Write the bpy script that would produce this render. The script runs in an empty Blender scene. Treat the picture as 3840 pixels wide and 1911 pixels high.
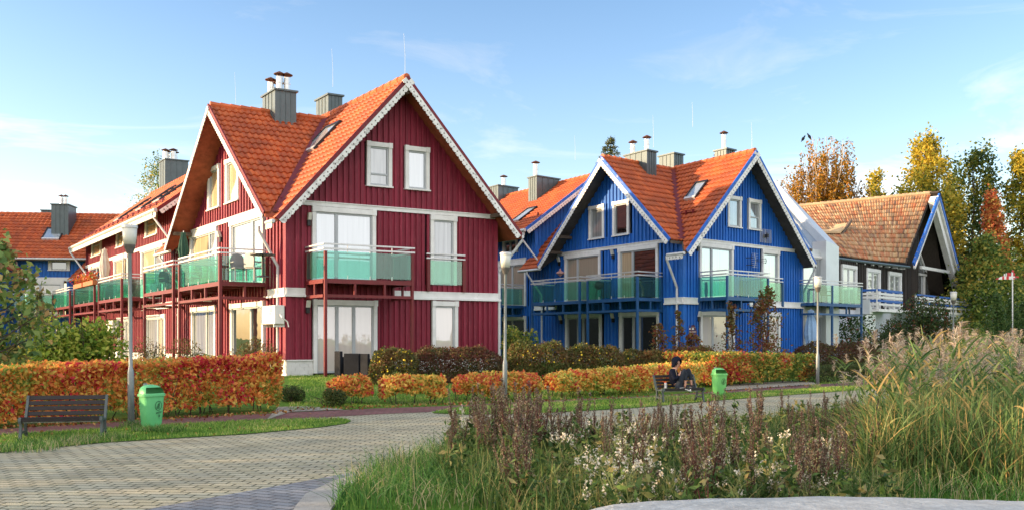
import bpy, bmesh, math, random
import numpy as np
from mathutils import Vector, Matrix, noise as mnoise
random.seed(7); RNG = np.random.default_rng(11)
V = Vector
scene = bpy.context.scene
COL = scene.collection
# ---------------------------------------------------------------- camera geometry
F, CX, HY, EYE = 3400.0, 1920.0, 1265.0, 1.65
def gp(px, py, z=0.0):
    Y = F*(EYE-z)/(py-HY); return V(((px-CX)/F*Y, Y, z))
def at(px, py, Y):
    return V(((px-CX)/F*Y, Y, EYE+(HY-py)/F*Y))
SIDE = [(-40,-15.),(-8.9,15.8),(-4.9,20.0),(-1.6,21.8),(3.6,25.4),(10.7,32.0),(60,78.)]
def side_d(x, y):
    best = 1e9
    for (x0,y0),(x1,y1) in zip(SIDE, SIDE[1:]):
        dx,dy = x1-x0,y1-y0; L=math.hypot(dx,dy)
        t = max(0,min(1,((x-x0)*dx+(y-y0)*dy)/(L*L)))
        d = math.hypot(x-x0-t*dx, y-y0-t*dy)
        s = (dx*(y-y0)-dy*(x-x0))
        if d < abs(best): best = d if s>0 else -d
    return best
def gz(x, y):
    t = max(0,min(1,(side_d(x,y)-0.4)/8.0)); return 0.35*t*t*(3-2*t)
def G(x, y): return V((x, y, gz(x,y)))
def gpt(px, py):
    z = 0.0
    for _ in range(6):
        p = gp(px, py, z); z = gz(p.x, p.y)
    return V((p.x,p.y,z))
# ---------------------------------------------------------------- object helpers
ORG = {}
def tag(o, label=None, cat=None, group=None, kind=None):
    if label: o['label'] = label
    if cat: o['category'] = cat
    if group: o['group'] = group
    if kind: o['kind'] = kind
    return o
def empty(name, loc, label, cat, group=None):
    o = bpy.data.objects.new(name, None); COL.objects.link(o)
    o.location = loc; o.empty_display_size = .2; ORG[o.name] = V(loc)
    return tag(o, label, cat, group)
def link(name, me, mats, parent=None, base=None, smooth=False):
    o = bpy.data.objects.new(name, me); COL.objects.link(o)
    for m in (mats if isinstance(mats,(list,tuple)) else [mats]): me.materials.append(m)
    if parent is not None:
        o.parent = parent; ORG[o.name] = ORG[parent.name]
    else:
        o.location = base if base is not None else V((0,0,0)); ORG[o.name] = V(o.location)
    if smooth:
        me.polygons.foreach_set('use_smooth', [True]*len(me.polygons))
    return o
class MB:
    def __init__(s): s.v=[]; s.f=[]; s.m=[]; s.uv=None
    def poly(s, pts, m=0):
        n=len(s.v); s.v += [tuple(p) for p in pts]; s.f.append(tuple(range(n,n+len(pts)))); s.m.append(m)
    def add(s, vs, fs, m=0):
        n=len(s.v); s.v += [tuple(p) for p in vs]
        s.f += [tuple(i+n for i in f) for f in fs]; s.m += [m]*len(fs)
    def hexa(s, b, t, m=0):   # 4 bottom + 4 top corners
        s.add(list(b)+list(t), [(3,2,1,0),(4,5,6,7),(0,1,5,4),(1,2,6,5),(2,3,7,6),(3,0,4,7)], m)
    def box(s, o, a, b, c, m=0):
        o,a,b,c = V(o),V(a),V(b),V(c)
        s.hexa([o,o+a,o+a+b,o+b],[o+c,o+a+c,o+a+b+c,o+b+c], m)
    def cb(s, x0,x1,y0,y1,z0,z1, m=0):
        s.box((x0,y0,z0),(x1-x0,0,0),(0,y1-y0,0),(0,0,z1-z0), m)
    def prism(s, pts, ext, m=0):
        n=len(pts); e=V(ext); pts=[V(p) for p in pts]
        s.add(pts+[p+e for p in pts], [tuple(reversed(range(n))), tuple(range(n,2*n))]+[(i,(i+1)%n,(i+1)%n+n,i+n) for i in range(n)], m)
    def tube(s, pts, r, n=8, m=0, cap=True):
        pts=[V(p) for p in pts]; rs = r if isinstance(r,(list,tuple)) else [r]*len(pts)
        vs=[]; fs=[]; prev=None
        for i,p in enumerate(pts):
            d = (pts[min(i+1,len(pts)-1)]-pts[max(i-1,0)]).normalized()
            ref = V((0,0,1)) if abs(d.z)<.9 else V((1,0,0))
            a = d.cross(ref).normalized(); b = d.cross(a)
            if prev is not None and a.dot(prev)<0 and abs(d.z)>.85: pass
            prev=a
            for k in range(n):
                t=2*math.pi*k/n; vs.append(p+(a*math.cos(t)+b*math.sin(t))*rs[i])
        for i in range(len(pts)-1):
            for k in range(n):
                k2=(k+1)%n; fs.append((i*n+k,i*n+k2,(i+1)*n+k2,(i+1)*n+k))
        if cap:
            fs.append(tuple(range(n))); fs.append(tuple(reversed(range((len(pts)-1)*n,len(pts)*n))))
        s.add(vs,fs,m)
    def lathe(s, prof, c, n=16, m=0, sx=1., sy=1.):
        c=V(c); vs=[]; fs=[]
        for r,z in prof:
            for k in range(n):
                t=2*math.pi*k/n; vs.append(c+V((r*sx*math.cos(t),r*sy*math.sin(t),z)))
        for i in range(len(prof)-1):
            for k in range(n):
                k2=(k+1)%n; fs.append((i*n+k,i*n+k2,(i+1)*n+k2,(i+1)*n+k))
        fs.append(tuple(reversed(range(n)))); fs.append(tuple(range((len(prof)-1)*n,len(prof)*n)))
        s.add(vs,fs,m)
    def build(s, name, mats, parent=None, base=None, smooth=False, fix=True):
        org = ORG[parent.name] if parent is not None else (V(base) if base is not None else V((0,0,0)))
        me=bpy.data.meshes.new(name)
        me.from_pydata([(x-org.x,y-org.y,z-org.z) for x,y,z in s.v],[],s.f)
        o = link(name, me, mats, parent, org if parent is None else None, smooth)
        me.polygons.foreach_set('material_index', s.m)
        if s.uv is not None:
            l=me.uv_layers.new(name='UVMap'); l.data.foreach_set('uv',[c for uv in s.uv for c in uv])
        if fix:
            bm=bmesh.new(); bm.from_mesh(me); bmesh.ops.recalc_face_normals(bm, faces=bm.faces); bm.to_mesh(me); bm.free()
        me.update(); return o
def children(o): return [c for c in bpy.data.objects if c.parent == o]
def copy_tree(o, parent=None):
    c=o.copy(); COL.objects.link(c)
    if parent is not None: c.parent=parent
    for ch in children(o): copy_tree(ch,c)
    return c
# ---------------------------------------------------------------- materials
def newmat(name):
    m=bpy.data.materials.new(name); m.use_nodes=True; nt=m.node_tree
    for n in list(nt.nodes): nt.nodes.remove(n)
    out=nt.nodes.new('ShaderNodeOutputMaterial')
    return m,nt,out
def N(nt,t,**kw):
    n=nt.nodes.new(t)
    for k,v in kw.items(): setattr(n,k,v)
    return n
def rgba(c): return (c[0],c[1],c[2],1)
def ramp(nt, stops):
    r=N(nt,'ShaderNodeValToRGB'); e=r.color_ramp.elements
    while len(e)>1: e.remove(e[-1])
    e[0].position=stops[0][0]; e[0].color=rgba(stops[0][1])
    for p,c in stops[1:]:
        x=e.new(p); x.color=rgba(c)
    return r
def mulc(c,k): return tuple(max(0,min(1,x*k)) for x in c)
def pm(name, col, rough=.6, var=.2, scale=3., bump=0., bscale=40., metal=0., island=0., spec=.4, stretch=None, wear=None, wamt=.35, wscale=6.):
    """procedural paint / wood / metal / stone: large + fine noise colour, optional per-piece variation, wear patches and bump"""
    m,nt,out=newmat(name); L=nt.links.new
    b=N(nt,'ShaderNodeBsdfPrincipled'); L(b.outputs[0],out.inputs[0])
    tc=N(nt,'ShaderNodeTexCoord'); mp=N(nt,'ShaderNodeMapping'); L(tc.outputs['Object'],mp.inputs[0])
    if stretch: mp.inputs['Scale'].default_value=stretch
    n1=N(nt,'ShaderNodeTexNoise'); n1.inputs['Scale'].default_value=scale; n1.inputs['Detail'].default_value=6; n1.inputs['Roughness'].default_value=.65
    L(mp.outputs[0],n1.inputs['Vector'])
    r=ramp(nt,[(.28,mulc(col,1-var)),(.5,col),(.72,mulc(col,1+var))]); L(n1.outputs['Fac'],r.inputs[0]); c=r.outputs[0]
    if island:
        g=N(nt,'ShaderNodeNewGeometry'); mr=N(nt,'ShaderNodeMapRange'); mr.inputs['To Min'].default_value=1-island; mr.inputs['To Max'].default_value=1+island
        L(g.outputs['Random Per Island'],mr.inputs[0]); vm=N(nt,'ShaderNodeVectorMath',operation='SCALE'); L(c,vm.inputs[0]); L(mr.outputs[0],vm.inputs['Scale']); c=vm.outputs[0]
    if wear:
        n3=N(nt,'ShaderNodeTexNoise'); n3.inputs['Scale'].default_value=wscale; n3.inputs['Detail'].default_value=9; n3.inputs['Roughness'].default_value=.75
        L(mp.outputs[0],n3.inputs['Vector'])
        wr=ramp(nt,[(1-wamt-.06,(0,0,0)),(1-wamt+.06,(1,1,1))]); L(n3.outputs['Fac'],wr.inputs[0])
        mx=N(nt,'ShaderNodeMix',data_type='RGBA'); L(wr.outputs[0],mx.inputs[0]); L(c,mx.inputs[6]); mx.inputs[7].default_value=rgba(wear); c=mx.outputs[2]
    L(c,b.inputs['Base Color'])
    b.inputs['Roughness'].default_value=rough; b.inputs['Metallic'].default_value=metal; b.inputs['Specular IOR Level'].default_value=spec
    if bump:
        n2=N(nt,'ShaderNodeTexNoise'); n2.inputs['Scale'].default_value=bscale; n2.inputs['Detail'].default_value=5
        L(mp.outputs[0],n2.inputs['Vector']); bp=N(nt,'ShaderNodeBump'); bp.inputs['Strength'].default_value=bump; bp.inputs['Distance'].default_value=.02
        L(n2.outputs['Fac'],bp.inputs['Height']); L(bp.outputs[0],b.inputs['Normal'])
    return m
def leafmat(name, stops, trans=.35, nscale=.8, mixn=.55, rough=.5):
    """leaf colour from a per-leaf random value mixed with a patchy noise, some light passing through"""
    m,nt,out=newmat(name); L=nt.links.new
    g=N(nt,'ShaderNodeNewGeometry'); tc=N(nt,'ShaderNodeTexCoord')
    n=N(nt,'ShaderNodeTexNoise'); n.inputs['Scale'].default_value=nscale; n.inputs['Detail'].default_value=3
    L(tc.outputs['Object'],n.inputs['Vector'])
    mr=N(nt,'ShaderNodeMapRange'); mr.inputs['From Min'].default_value=.3; mr.inputs['From Max'].default_value=.7; L(n.outputs['Fac'],mr.inputs[0])
    mx=N(nt,'ShaderNodeMix',data_type='FLOAT'); mx.inputs[0].default_value=mixn
    L(g.outputs['Random Per Island'],mx.inputs[2]); L(mr.outputs[0],mx.inputs[3])
    m4=N(nt,'ShaderNodeMapRange'); m4.inputs['From Min'].default_value=.22; m4.inputs['From Max'].default_value=.78; L(mx.outputs[0],m4.inputs[0])
    r=ramp(nt,stops); L(m4.outputs[0],r.inputs[0])
    d=N(nt,'ShaderNodeBsdfPrincipled'); L(r.outputs[0],d.inputs['Base Color']); d.inputs['Roughness'].default_value=rough; d.inputs['Specular IOR Level'].default_value=.25
    t=N(nt,'ShaderNodeBsdfTranslucent'); L(r.outputs[0],t.inputs[0])
    s=N(nt,'ShaderNodeMixShader'); s.inputs[0].default_value=trans; L(d.outputs[0],s.inputs[1]); L(t.outputs[0],s.inputs[2]); L(s.outputs[0],out.inputs[0])
    return m
def tilemat(name, cols, dark, rough=.6, varn=.35, dirt=.4):
    m,nt,out=newmat(name); L=nt.links.new
    b=N(nt,'ShaderNodeBsdfPrincipled'); L(b.outputs[0],out.inputs[0]); b.inputs['Roughness'].default_value=rough; b.inputs['Specular IOR Level'].default_value=.35
    uv=N(nt,'ShaderNodeUVMap'); fl=N(nt,'ShaderNodeVectorMath',operation='FLOOR'); L(uv.outputs[0],fl.inputs[0])
    wn=N(nt,'ShaderNodeTexWhiteNoise',noise_dimensions='2D'); L(fl.outputs[0],wn.inputs['Vector'])
    r=ramp(nt,[(i/(len(cols)-1),c) for i,c in enumerate(cols)]); L(wn.outputs['Value'],r.inputs[0])
    tc=N(nt,'ShaderNodeTexCoord'); n=N(nt,'ShaderNodeTexNoise'); n.inputs['Scale'].default_value=1.1; n.inputs['Detail'].default_value=8; n.inputs['Roughness'].default_value=.7
    L(tc.outputs['Object'],n.inputs['Vector']); rr=ramp(nt,[(.42,(0,0,0)),(.8,(dirt,dirt,dirt))]); L(n.outputs['Fac'],rr.inputs[0])
    mx=N(nt,'ShaderNodeMix',data_type='RGBA'); L(rr.outputs[0],mx.inputs[0]); L(r.outputs[0],mx.inputs[6]); mx.inputs[7].default_value=rgba(dark)
    L(mx.outputs[2],b.inputs['Base Color'])
    n2=N(nt,'ShaderNodeTexNoise'); n2.inputs['Scale'].default_value=30; L(tc.outputs['Object'],n2.inputs['Vector'])
    bp=N(nt,'ShaderNodeBump'); bp.inputs['Strength'].default_value=.25; bp.inputs['Distance'].default_value=.01; L(n2.outputs['Fac'],bp.inputs['Height']); L(bp.outputs[0],b.inputs['Normal'])
    return m
def panemat(name, back, refl=.55, tint=(.93,.96,1), curtain=0.):
    """window glass: what hangs or shows behind it, under a clear mirror-like sheen with slight waviness"""
    m,nt,out=newmat(name); L=nt.links.new
    tc=N(nt,'ShaderNodeTexCoord'); mp=N(nt,'ShaderNodeMapping'); mp.inputs['Scale'].default_value=(7,7,.25) ; L(tc.outputs['Object'],mp.inputs[0])
    n=N(nt,'ShaderNodeTexNoise'); n.inputs['Scale'].default_value=1.6; n.inputs['Detail'].default_value=3; L(mp.outputs[0],n.inputs['Vector'])
    r=ramp(nt,[(.3,mulc(back,1-curtain)),(.7,mulc(back,1+curtain*.5))]); L(n.outputs['Fac'],r.inputs[0])
    d=N(nt,'ShaderNodeBsdfDiffuse'); L(r.outputs[0],d.inputs[0])
    g=N(nt,'ShaderNodeBsdfGlossy'); g.inputs['Color'].default_value=rgba(tint); g.inputs['Roughness'].default_value=.015
    n2=N(nt,'ShaderNodeTexNoise'); n2.inputs['Scale'].default_value=1.3; L(tc.outputs['Object'],n2.inputs['Vector'])
    bp=N(nt,'ShaderNodeBump'); bp.inputs['Strength'].default_value=.06; bp.inputs['Distance'].default_value=.05; L(n2.outputs['Fac'],bp.inputs['Height']); L(bp.outputs[0],g.inputs['Normal'])
    fr=N(nt,'ShaderNodeLayerWeight'); fr.inputs['Blend'].default_value=.3
    mr=N(nt,'ShaderNodeMapRange'); mr.inputs['To Min'].default_value=refl; mr.inputs['To Max'].default_value=min(1,refl+.35); L(fr.outputs['Fresnel'],mr.inputs[0])
    s=N(nt,'ShaderNodeMixShader'); L(mr.outputs[0],s.inputs[0]); L(d.outputs[0],s.inputs[1]); L(g.outputs[0],s.inputs[2]); L(s.outputs[0],out.inputs[0])
    return m
def glassmat(name, tr, dif, a=.22, gl=.16):
    m,nt,out=newmat(name); L=nt.links.new
    t=N(nt,'ShaderNodeBsdfTransparent'); t.inputs[0].default_value=rgba(tr)
    d=N(nt,'ShaderNodeBsdfDiffuse'); d.inputs[0].default_value=rgba(dif)
    g=N(nt,'ShaderNodeBsdfGlossy'); g.inputs['Roughness'].default_value=.01; g.inputs[0].default_value=(.85,1,.95,1)
    s1=N(nt,'ShaderNodeMixShader'); s1.inputs[0].default_value=a; L(t.outputs[0],s1.inputs[1]); L(d.outputs[0],s1.inputs[2])
    s2=N(nt,'ShaderNodeMixShader'); s2.inputs[0].default_value=gl; L(s1.outputs[0],s2.inputs[1]); L(g.outputs[0],s2.inputs[2]); L(s2.outputs[0],out.inputs[0])
    return m
M={}
M['white']=pm('white_paint',(.74,.74,.74),.55,.12,2.2,.12,60,wear=(.42,.40,.37),wamt=.33,wscale=9)
M['lace']=pm('weathered_white_lace',(.76,.76,.75),.65,.12,3,wear=(.30,.30,.29),wamt=.42,wscale=5)
M['redwall']=pm('oxblood_boards',(.205,.012,.034),.62,.30,2.,.25,26,island=.16,stretch=(6,6,.5),wear=(.31,.05,.075),wamt=.40,wscale=5)
M['redtrim']=pm('oxblood_trim',(.17,.012,.022),.6,.25,3.,.2,30,stretch=(3,3,3),wear=(.11,.09,.08),wamt=.40,wscale=5)
M['redmetal']=pm('dark_red_steel',(.15,.014,.018),.42,.2,4.,.1,50,wear=(.24,.05,.03),wamt=.33,wscale=8)
M['bluewall']=pm('cobalt_boards',(.013,.125,.49),.6,.30,2.,.25,26,island=.14,stretch=(6,6,.5),wear=(.05,.21,.56),wamt=.40,wscale=7)
M['bluetrim']=pm('cobalt_trim_flaking',(.012,.12,.52),.6,.2,3.,wear=(.36,.36,.35),wamt=.40,wscale=5)
M['bluemetal']=pm('steel_blue_metal',(.018,.085,.23),.42,.2,4.,.1,50,wear=(.20,.20,.19),wamt=.30,wscale=8)
M['soffit']=pm('bounce_warm_soffit_boards',(.30,.075,.035),.7,.4,2.,.3,20,island=.3,stretch=(1.5,1.5,1.5))  # warm bounce light from the sunlit wall is put into this colour
M['soffitgrey']=pm('grey_soffit_boards',(.085,.07,.06),.75,.4,2.,.3,20,island=.3)
M['timber']=pm('weathered_timber',(.12,.09,.07),.75,.35,5.,.3,30)
M['zinc']=pm('zinc_cladding',(.085,.115,.125),.42,.16,2.5,.05,30,metal=.25,island=.08,spec=.5)
M['zincrail']=pm('galvanised_rail',(.62,.62,.63),.4,.1,6,metal=.3)
M['gutter']=pm('pale_grey_gutter',(.56,.58,.60),.4,.1,4,spec=.5)
M['steel']=pm('bright_flue_steel',(.62,.62,.60),.28,.15,8,metal=.85)
M['rust']=pm('rusty_cowl',(.12,.05,.03),.6,.4,8)
M['frame']=pm('grey_window_frame',(.40,.43,.46),.4,.08,3)
M['framewhite']=pm('white_window_frame',(.72,.73,.74),.4,.06,3)
M['black']=pm('black_frame',(.012,.012,.014),.4,.2,6)
M['brick']=None
M['pane_sky']=panemat('pane_bright',(.34,.39,.43),.40,(.90,.95,1),curtain=.2)
M['pane_net']=panemat('pane_net_curtain',(.30,.32,.33),.26,(.9,.95,1),curtain=.45)
M['pane_cream']=panemat('pane_cream_curtain',(.55,.46,.30),.28,curtain=.35)
M['pane_dark']=panemat('pane_dark_room',(.018,.018,.02),.30,curtain=.3)
M['pane_blind']=panemat('pane_roller_blind',(.36,.33,.26),.22,curtain=.12)
M['pane_white']=panemat('pane_white_screen',(.72,.66,.62),.22,curtain=.05)
M['glass']=glassmat('green_balcony_glass',(.56,.86,.79),(.45,.80,.68),.025,.07)
M['glasspale']=glassmat('pale_balcony_glass',(.76,.94,.86),(.62,.80,.66),.12,.07)
M['tile']=tilemat('orange_pantiles',[(.30,.060,.020),(.38,.078,.022),(.42,.088,.024),(.50,.115,.030),(.33,.075,.03),(.45,.095,.025)],(.10,.045,.03),dirt=.65)
M['tileold']=tilemat('old_mixed_pantiles',[(.22,.12,.08),(.56,.36,.19),(.48,.15,.07),(.60,.40,.22),(.40,.20,.11),(.54,.22,.10),(.60,.42,.24),(.30,.17,.11)],(.10,.075,.06),rough=.8,dirt=.5)
M['ridge']=pm('ridge_tile_clay',(.46,.11,.035),.6,.25,3,.2,25,island=.2)
M['flash']=pm('dark_red_flashing',(.13,.018,.02),.5,.2,4)
M['galv']=pm('galvanised_lamp_post',(.25,.28,.29),.5,.25,3.,.05,40,metal=.3,wear=(.34,.36,.36),wamt=.4,wscale=7,stretch=(6,6,1.5))
M['lampshade']=pm('milky_lamp_glass',(.62,.62,.56),.35,.1,6,spec=.5)
M['lampdark']=pm('lamp_collar',(.11,.10,.09),.55,.35,14,.3,40)
M['binL']=pm('mint_green_plastic',(.14,.52,.21),.42,.08,4,.04,70,wear=(.10,.38,.16),wamt=.25,wscale=3)
M['binR']=pm('leaf_green_plastic',(.18,.56,.17),.42,.08,4,.04,70,wear=(.12,.40,.12),wamt=.25,wscale=3)
M['bininside']=pm('bin_inside',(.02,.12,.02),.6,.1,3)
M['ink']=pm('black_print',(.012,.025,.02),.5,.1,3)
M['castiron']=pm('grey_cast_iron',(.075,.095,.095),.5,.25,6,.15,60)
M['slat']=pm('peeling_dark_slats',(.016,.012,.013),.6,.3,4,.3,40,island=.2,stretch=(1.2,5,5),wear=(.36,.35,.34),wamt=.30,wscale=8)
M['slatclean']=pm('dark_bench_slats',(.014,.011,.012),.55,.3,4,.3,40,island=.2,stretch=(1.2,5,5),wear=(.20,.19,.18),wamt=.22,wscale=8)
M['rattan']=pm('black_rattan',(.010,.012,.018),.75,.3,6,.3,120,spec=.15)
M['acwhite']=pm('air_conditioner_white',(.72,.72,.70),.4,.06,4)
M['acgrille']=pm('air_conditioner_grille',(.50,.50,.49),.45,.06,4)
M['logo_red']=pm('logo_red',(.55,.03,.03),.5,.05,3)
M['umb_green']=pm('dark_green_canvas',(.03,.09,.065),.85,.25,5,.2,30)
M['umb_cream']=pm('cream_canvas',(.72,.64,.55),.85,.12,5,.2,30)
M['umb_blue']=pm('pale_blue_canvas',(.30,.47,.72),.85,.15,5,.2,30)
M['pot']=pm('terracotta_planter',(.42,.13,.05),.7,.2,6)
M['chair']=pm('grey_chair_plastic',(.20,.23,.24),.5,.15,5)
M['dkchair']=pm('dark_chair',(.03,.03,.035),.5,.2,5)
M['stone']=pm('lichen_stone',(.44,.44,.42),.85,.25,14,.7,55,wear=(.60,.60,.57),wamt=.42,wscale=22)
M['brown']=pm('dark_brown_boards',(.032,.024,.020),.7,.35,2.,.3,26,island=.35,stretch=(5,5,.5))
M['render']=pm('rough_white_render',(.52,.55,.62),.85,.12,4,.6,30)
M['silver']=pm('silver_sheet_metal',(.60,.64,.67),.38,.08,1.5,.03,20,metal=.25,island=.05)
M['paintedblue']=pm('flat_blue_paint',(.02,.11,.42),.55,.12,4)
M['bark']=pm('bark',(.09,.07,.055),.9,.4,6,.6,22,stretch=(3,3,.8))
M['birchbark']=pm('birch_bark',(.42,.36,.30),.8,.5,4,.4,20,stretch=(2,2,5))
M['skin']=pm('skin',(.52,.27,.19),.5,.08,8)
M['navy']=pm('navy_softshell',(.006,.009,.022),.8,.25,8,.25,40,spec=.15)
M['jeans']=pm('grey_denim',(.028,.035,.048),.85,.3,9,.3,70,spec=.15)
M['shoe']=pm('dark_shoe_canvas',(.02,.022,.028),.7,.2,9)
M['sole']=pm('white_rubber',(.62,.63,.64),.5,.06,6)
M['hair']=pm('dark_brown_hair',(.03,.018,.012),.5,.3,20)
M['orangeplastic']=pm('orange_cap',(.75,.12,.02),.4,.05,4)
M['paper']=pm('newspaper',(.62,.62,.61),.8,.15,20)
M['red']=pm('signal_red_paint',(.52,.03,.04),.5,.1,5)
M['signmaroon']=pm('maroon_sign',(.10,.015,.02),.5,.15,5)
M['concrete']=pm('pale_concrete',(.38,.36,.32),.85,.25,4,.5,70,wear=(.26,.25,.22),wamt=.40,wscale=14)
# ---------------------------------------------------------------- sampling helpers
def inpoly(P, poly):
    x=P[:,0]; y=P[:,1]; r=np.zeros(len(P),bool); n=len(poly); j=n-1
    for i in range(n):
        xi,yi=poly[i]; xj,yj=poly[j]
        c=((yi>y)!=(yj>y))&(x<(xj-xi)*(y-yi)/((yj-yi) or 1e-9)+xi); r^=c; j=i
    return r
def sample(poly, n):
    a=np.array(poly); lo=a.min(0); hi=a.max(0); out=[]
    k=0
    while k<n:
        P=lo+(hi-lo)*RNG.random((n*2,2)); P=P[inpoly(P,poly)]; out.append(P); k+=len(P)
    return np.concatenate(out)[:n]
def pxpoly(pts, z=0.0): return [tuple(gp(x,y,z)[:2]) for x,y in pts]
def npmesh(name, Vv, Fq, mats, parent=None, base=None, smooth=False):
    """mesh from numpy vertices and equal-sized faces"""
    org = ORG[parent.name] if parent is not None else (V(base) if base is not None else V((0,0,0)))
    me=bpy.data.meshes.new(name); Vv=np.asarray(Vv,float).reshape(-1,3)-np.array(org); k=Fq.shape[1]
    me.vertices.add(len(Vv)); me.vertices.foreach_set('co',Vv.ravel())
    me.loops.add(Fq.size); me.loops.foreach_set('vertex_index',Fq.ravel().astype(np.int32))
    me.polygons.add(len(Fq)); me.polygons.foreach_set('loop_start',np.arange(0,Fq.size,k,dtype=np.int32)); me.polygons.foreach_set('loop_total',np.full(len(Fq),k,np.int32))
    me.update(calc_edges=True)
    return link(name,me,mats,parent,org if parent is None else None,smooth)
def unit(a): return a/np.maximum(np.linalg.norm(a,axis=1,keepdims=True),1e-9)
def leafverts(C, size, up=None, aspect=.6, svar=.35, fold=.18, down=0., outw=None, ow=1.):
    n=len(C); a=RNG.normal(size=(n,3))
    if outw is not None: a=unit(a)+outw*ow
    a[:,2]-=down; a=unit(a)
    r=unit(RNG.normal(size=(n,3))); s=unit(np.cross(a,r)); m=np.cross(a,s)
    L=(size*(1+svar*(2*RNG.random((n,1))-1))); w=L*aspect*.5
    v0=C-a*L*.5; v2=C+a*L*.5; v1=C+s*w+m*L*fold-a*L*.05; v3=C-s*w+m*L*fold-a*L*.05
    return np.stack([v0,v1,v2,v3],1).reshape(-1,3)
def leaves(name, C, size, mat, parent=None, base=None, **k):
    C=np.asarray(C,float); Vv=leafverts(C,size,**k); Fq=np.arange(len(Vv)).reshape(-1,4)
    return npmesh(name,Vv,Fq,mat,parent,base)
def blades(name, P, h, w, mat, bend=.4, hv=.4, seg=2, lean=None, parent=None, base=None):
    """grass blades rooted at points P: tapering ribbons that bend over"""
    n=len(P); H=h*(1+hv*(2*RNG.random((n,1))-1)); ang=RNG.random(n)*2*math.pi
    d=np.stack([np.cos(ang),np.sin(ang),np.zeros(n)],1)
    if lean is not None: d=unit(d+np.array(lean))
    s=np.stack([-d[:,1],d[:,0],np.zeros(n)],1); a2=RNG.random(n)*2*math.pi
    s=unit(s*.6+np.stack([np.cos(a2),np.sin(a2),np.zeros(n)],1)); B=bend*RNG.random((n,1))*1.6
    vs=[]; up=np.array([0,0,1.])
    for i in range(seg):
        t=i/seg; c=P+up*H*(t-.25*B*t*t)+d*H*B*t*t; ww=w*(1-.55*t)*(.7+.6*RNG.random((n,1)) if i==0 else 1)
        vs+= [c-s*ww/2,c+s*ww/2]
    tip=P+up*H*(1-.25*B)+d*H*B; vs.append(tip-s*w*.06); vs.append(tip+s*w*.06)
    k=len(vs); Vv=np.stack(vs,1).reshape(-1,3); b=np.arange(n)[:,None]*k
    Fq=np.concatenate([b+np.array([[2*i,2*i+1,2*i+3,2*i+2]]) for i in range(seg)])
    return npmesh(name,Vv,Fq,mat,parent,base)
def P3(P2, dz=0.0): return np.array([[x,y,gz(x,y)+dz] for x,y in P2])
# ---------------------------------------------------------------- setting: ground, path, verges
def structure(o): o['kind']='structure'; return o
def stuff(o,label,cat): return tag(o,label,cat,kind='stuff')
def soilmat():
    m,nt,out=newmat('lawn_ground'); L=nt.links.new; b=N(nt,'ShaderNodeBsdfPrincipled'); L(b.outputs[0],out.inputs[0]); b.inputs['Roughness'].default_value=.95; b.inputs['Specular IOR Level'].default_value=.1
    tc=N(nt,'ShaderNodeTexCoord'); n=N(nt,'ShaderNodeTexNoise'); n.inputs['Scale'].default_value=.7; n.inputs['Detail'].default_value=10; n.inputs['Roughness'].default_value=.7; L(tc.outputs['Object'],n.inputs['Vector'])
    r=ramp(nt,[(.3,(.05,.11,.016)),(.5,(.10,.20,.028)),(.7,(.17,.23,.05))]); L(n.outputs['Fac'],r.inputs[0]); L(r.outputs[0],b.inputs['Base Color'])
    n2=N(nt,'ShaderNodeTexNoise'); n2.inputs['Scale'].default_value=35; n2.inputs['Detail'].default_value=4; L(tc.outputs['Object'],n2.inputs['Vector']); bp=N(nt,'ShaderNodeBump'); bp.inputs['Strength'].default_value=.9; bp.inputs['Distance'].default_value=.04; L(n2.outputs['Fac'],bp.inputs['Height']); L(bp.outputs[0],b.inputs['Normal'])
    return m
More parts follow.
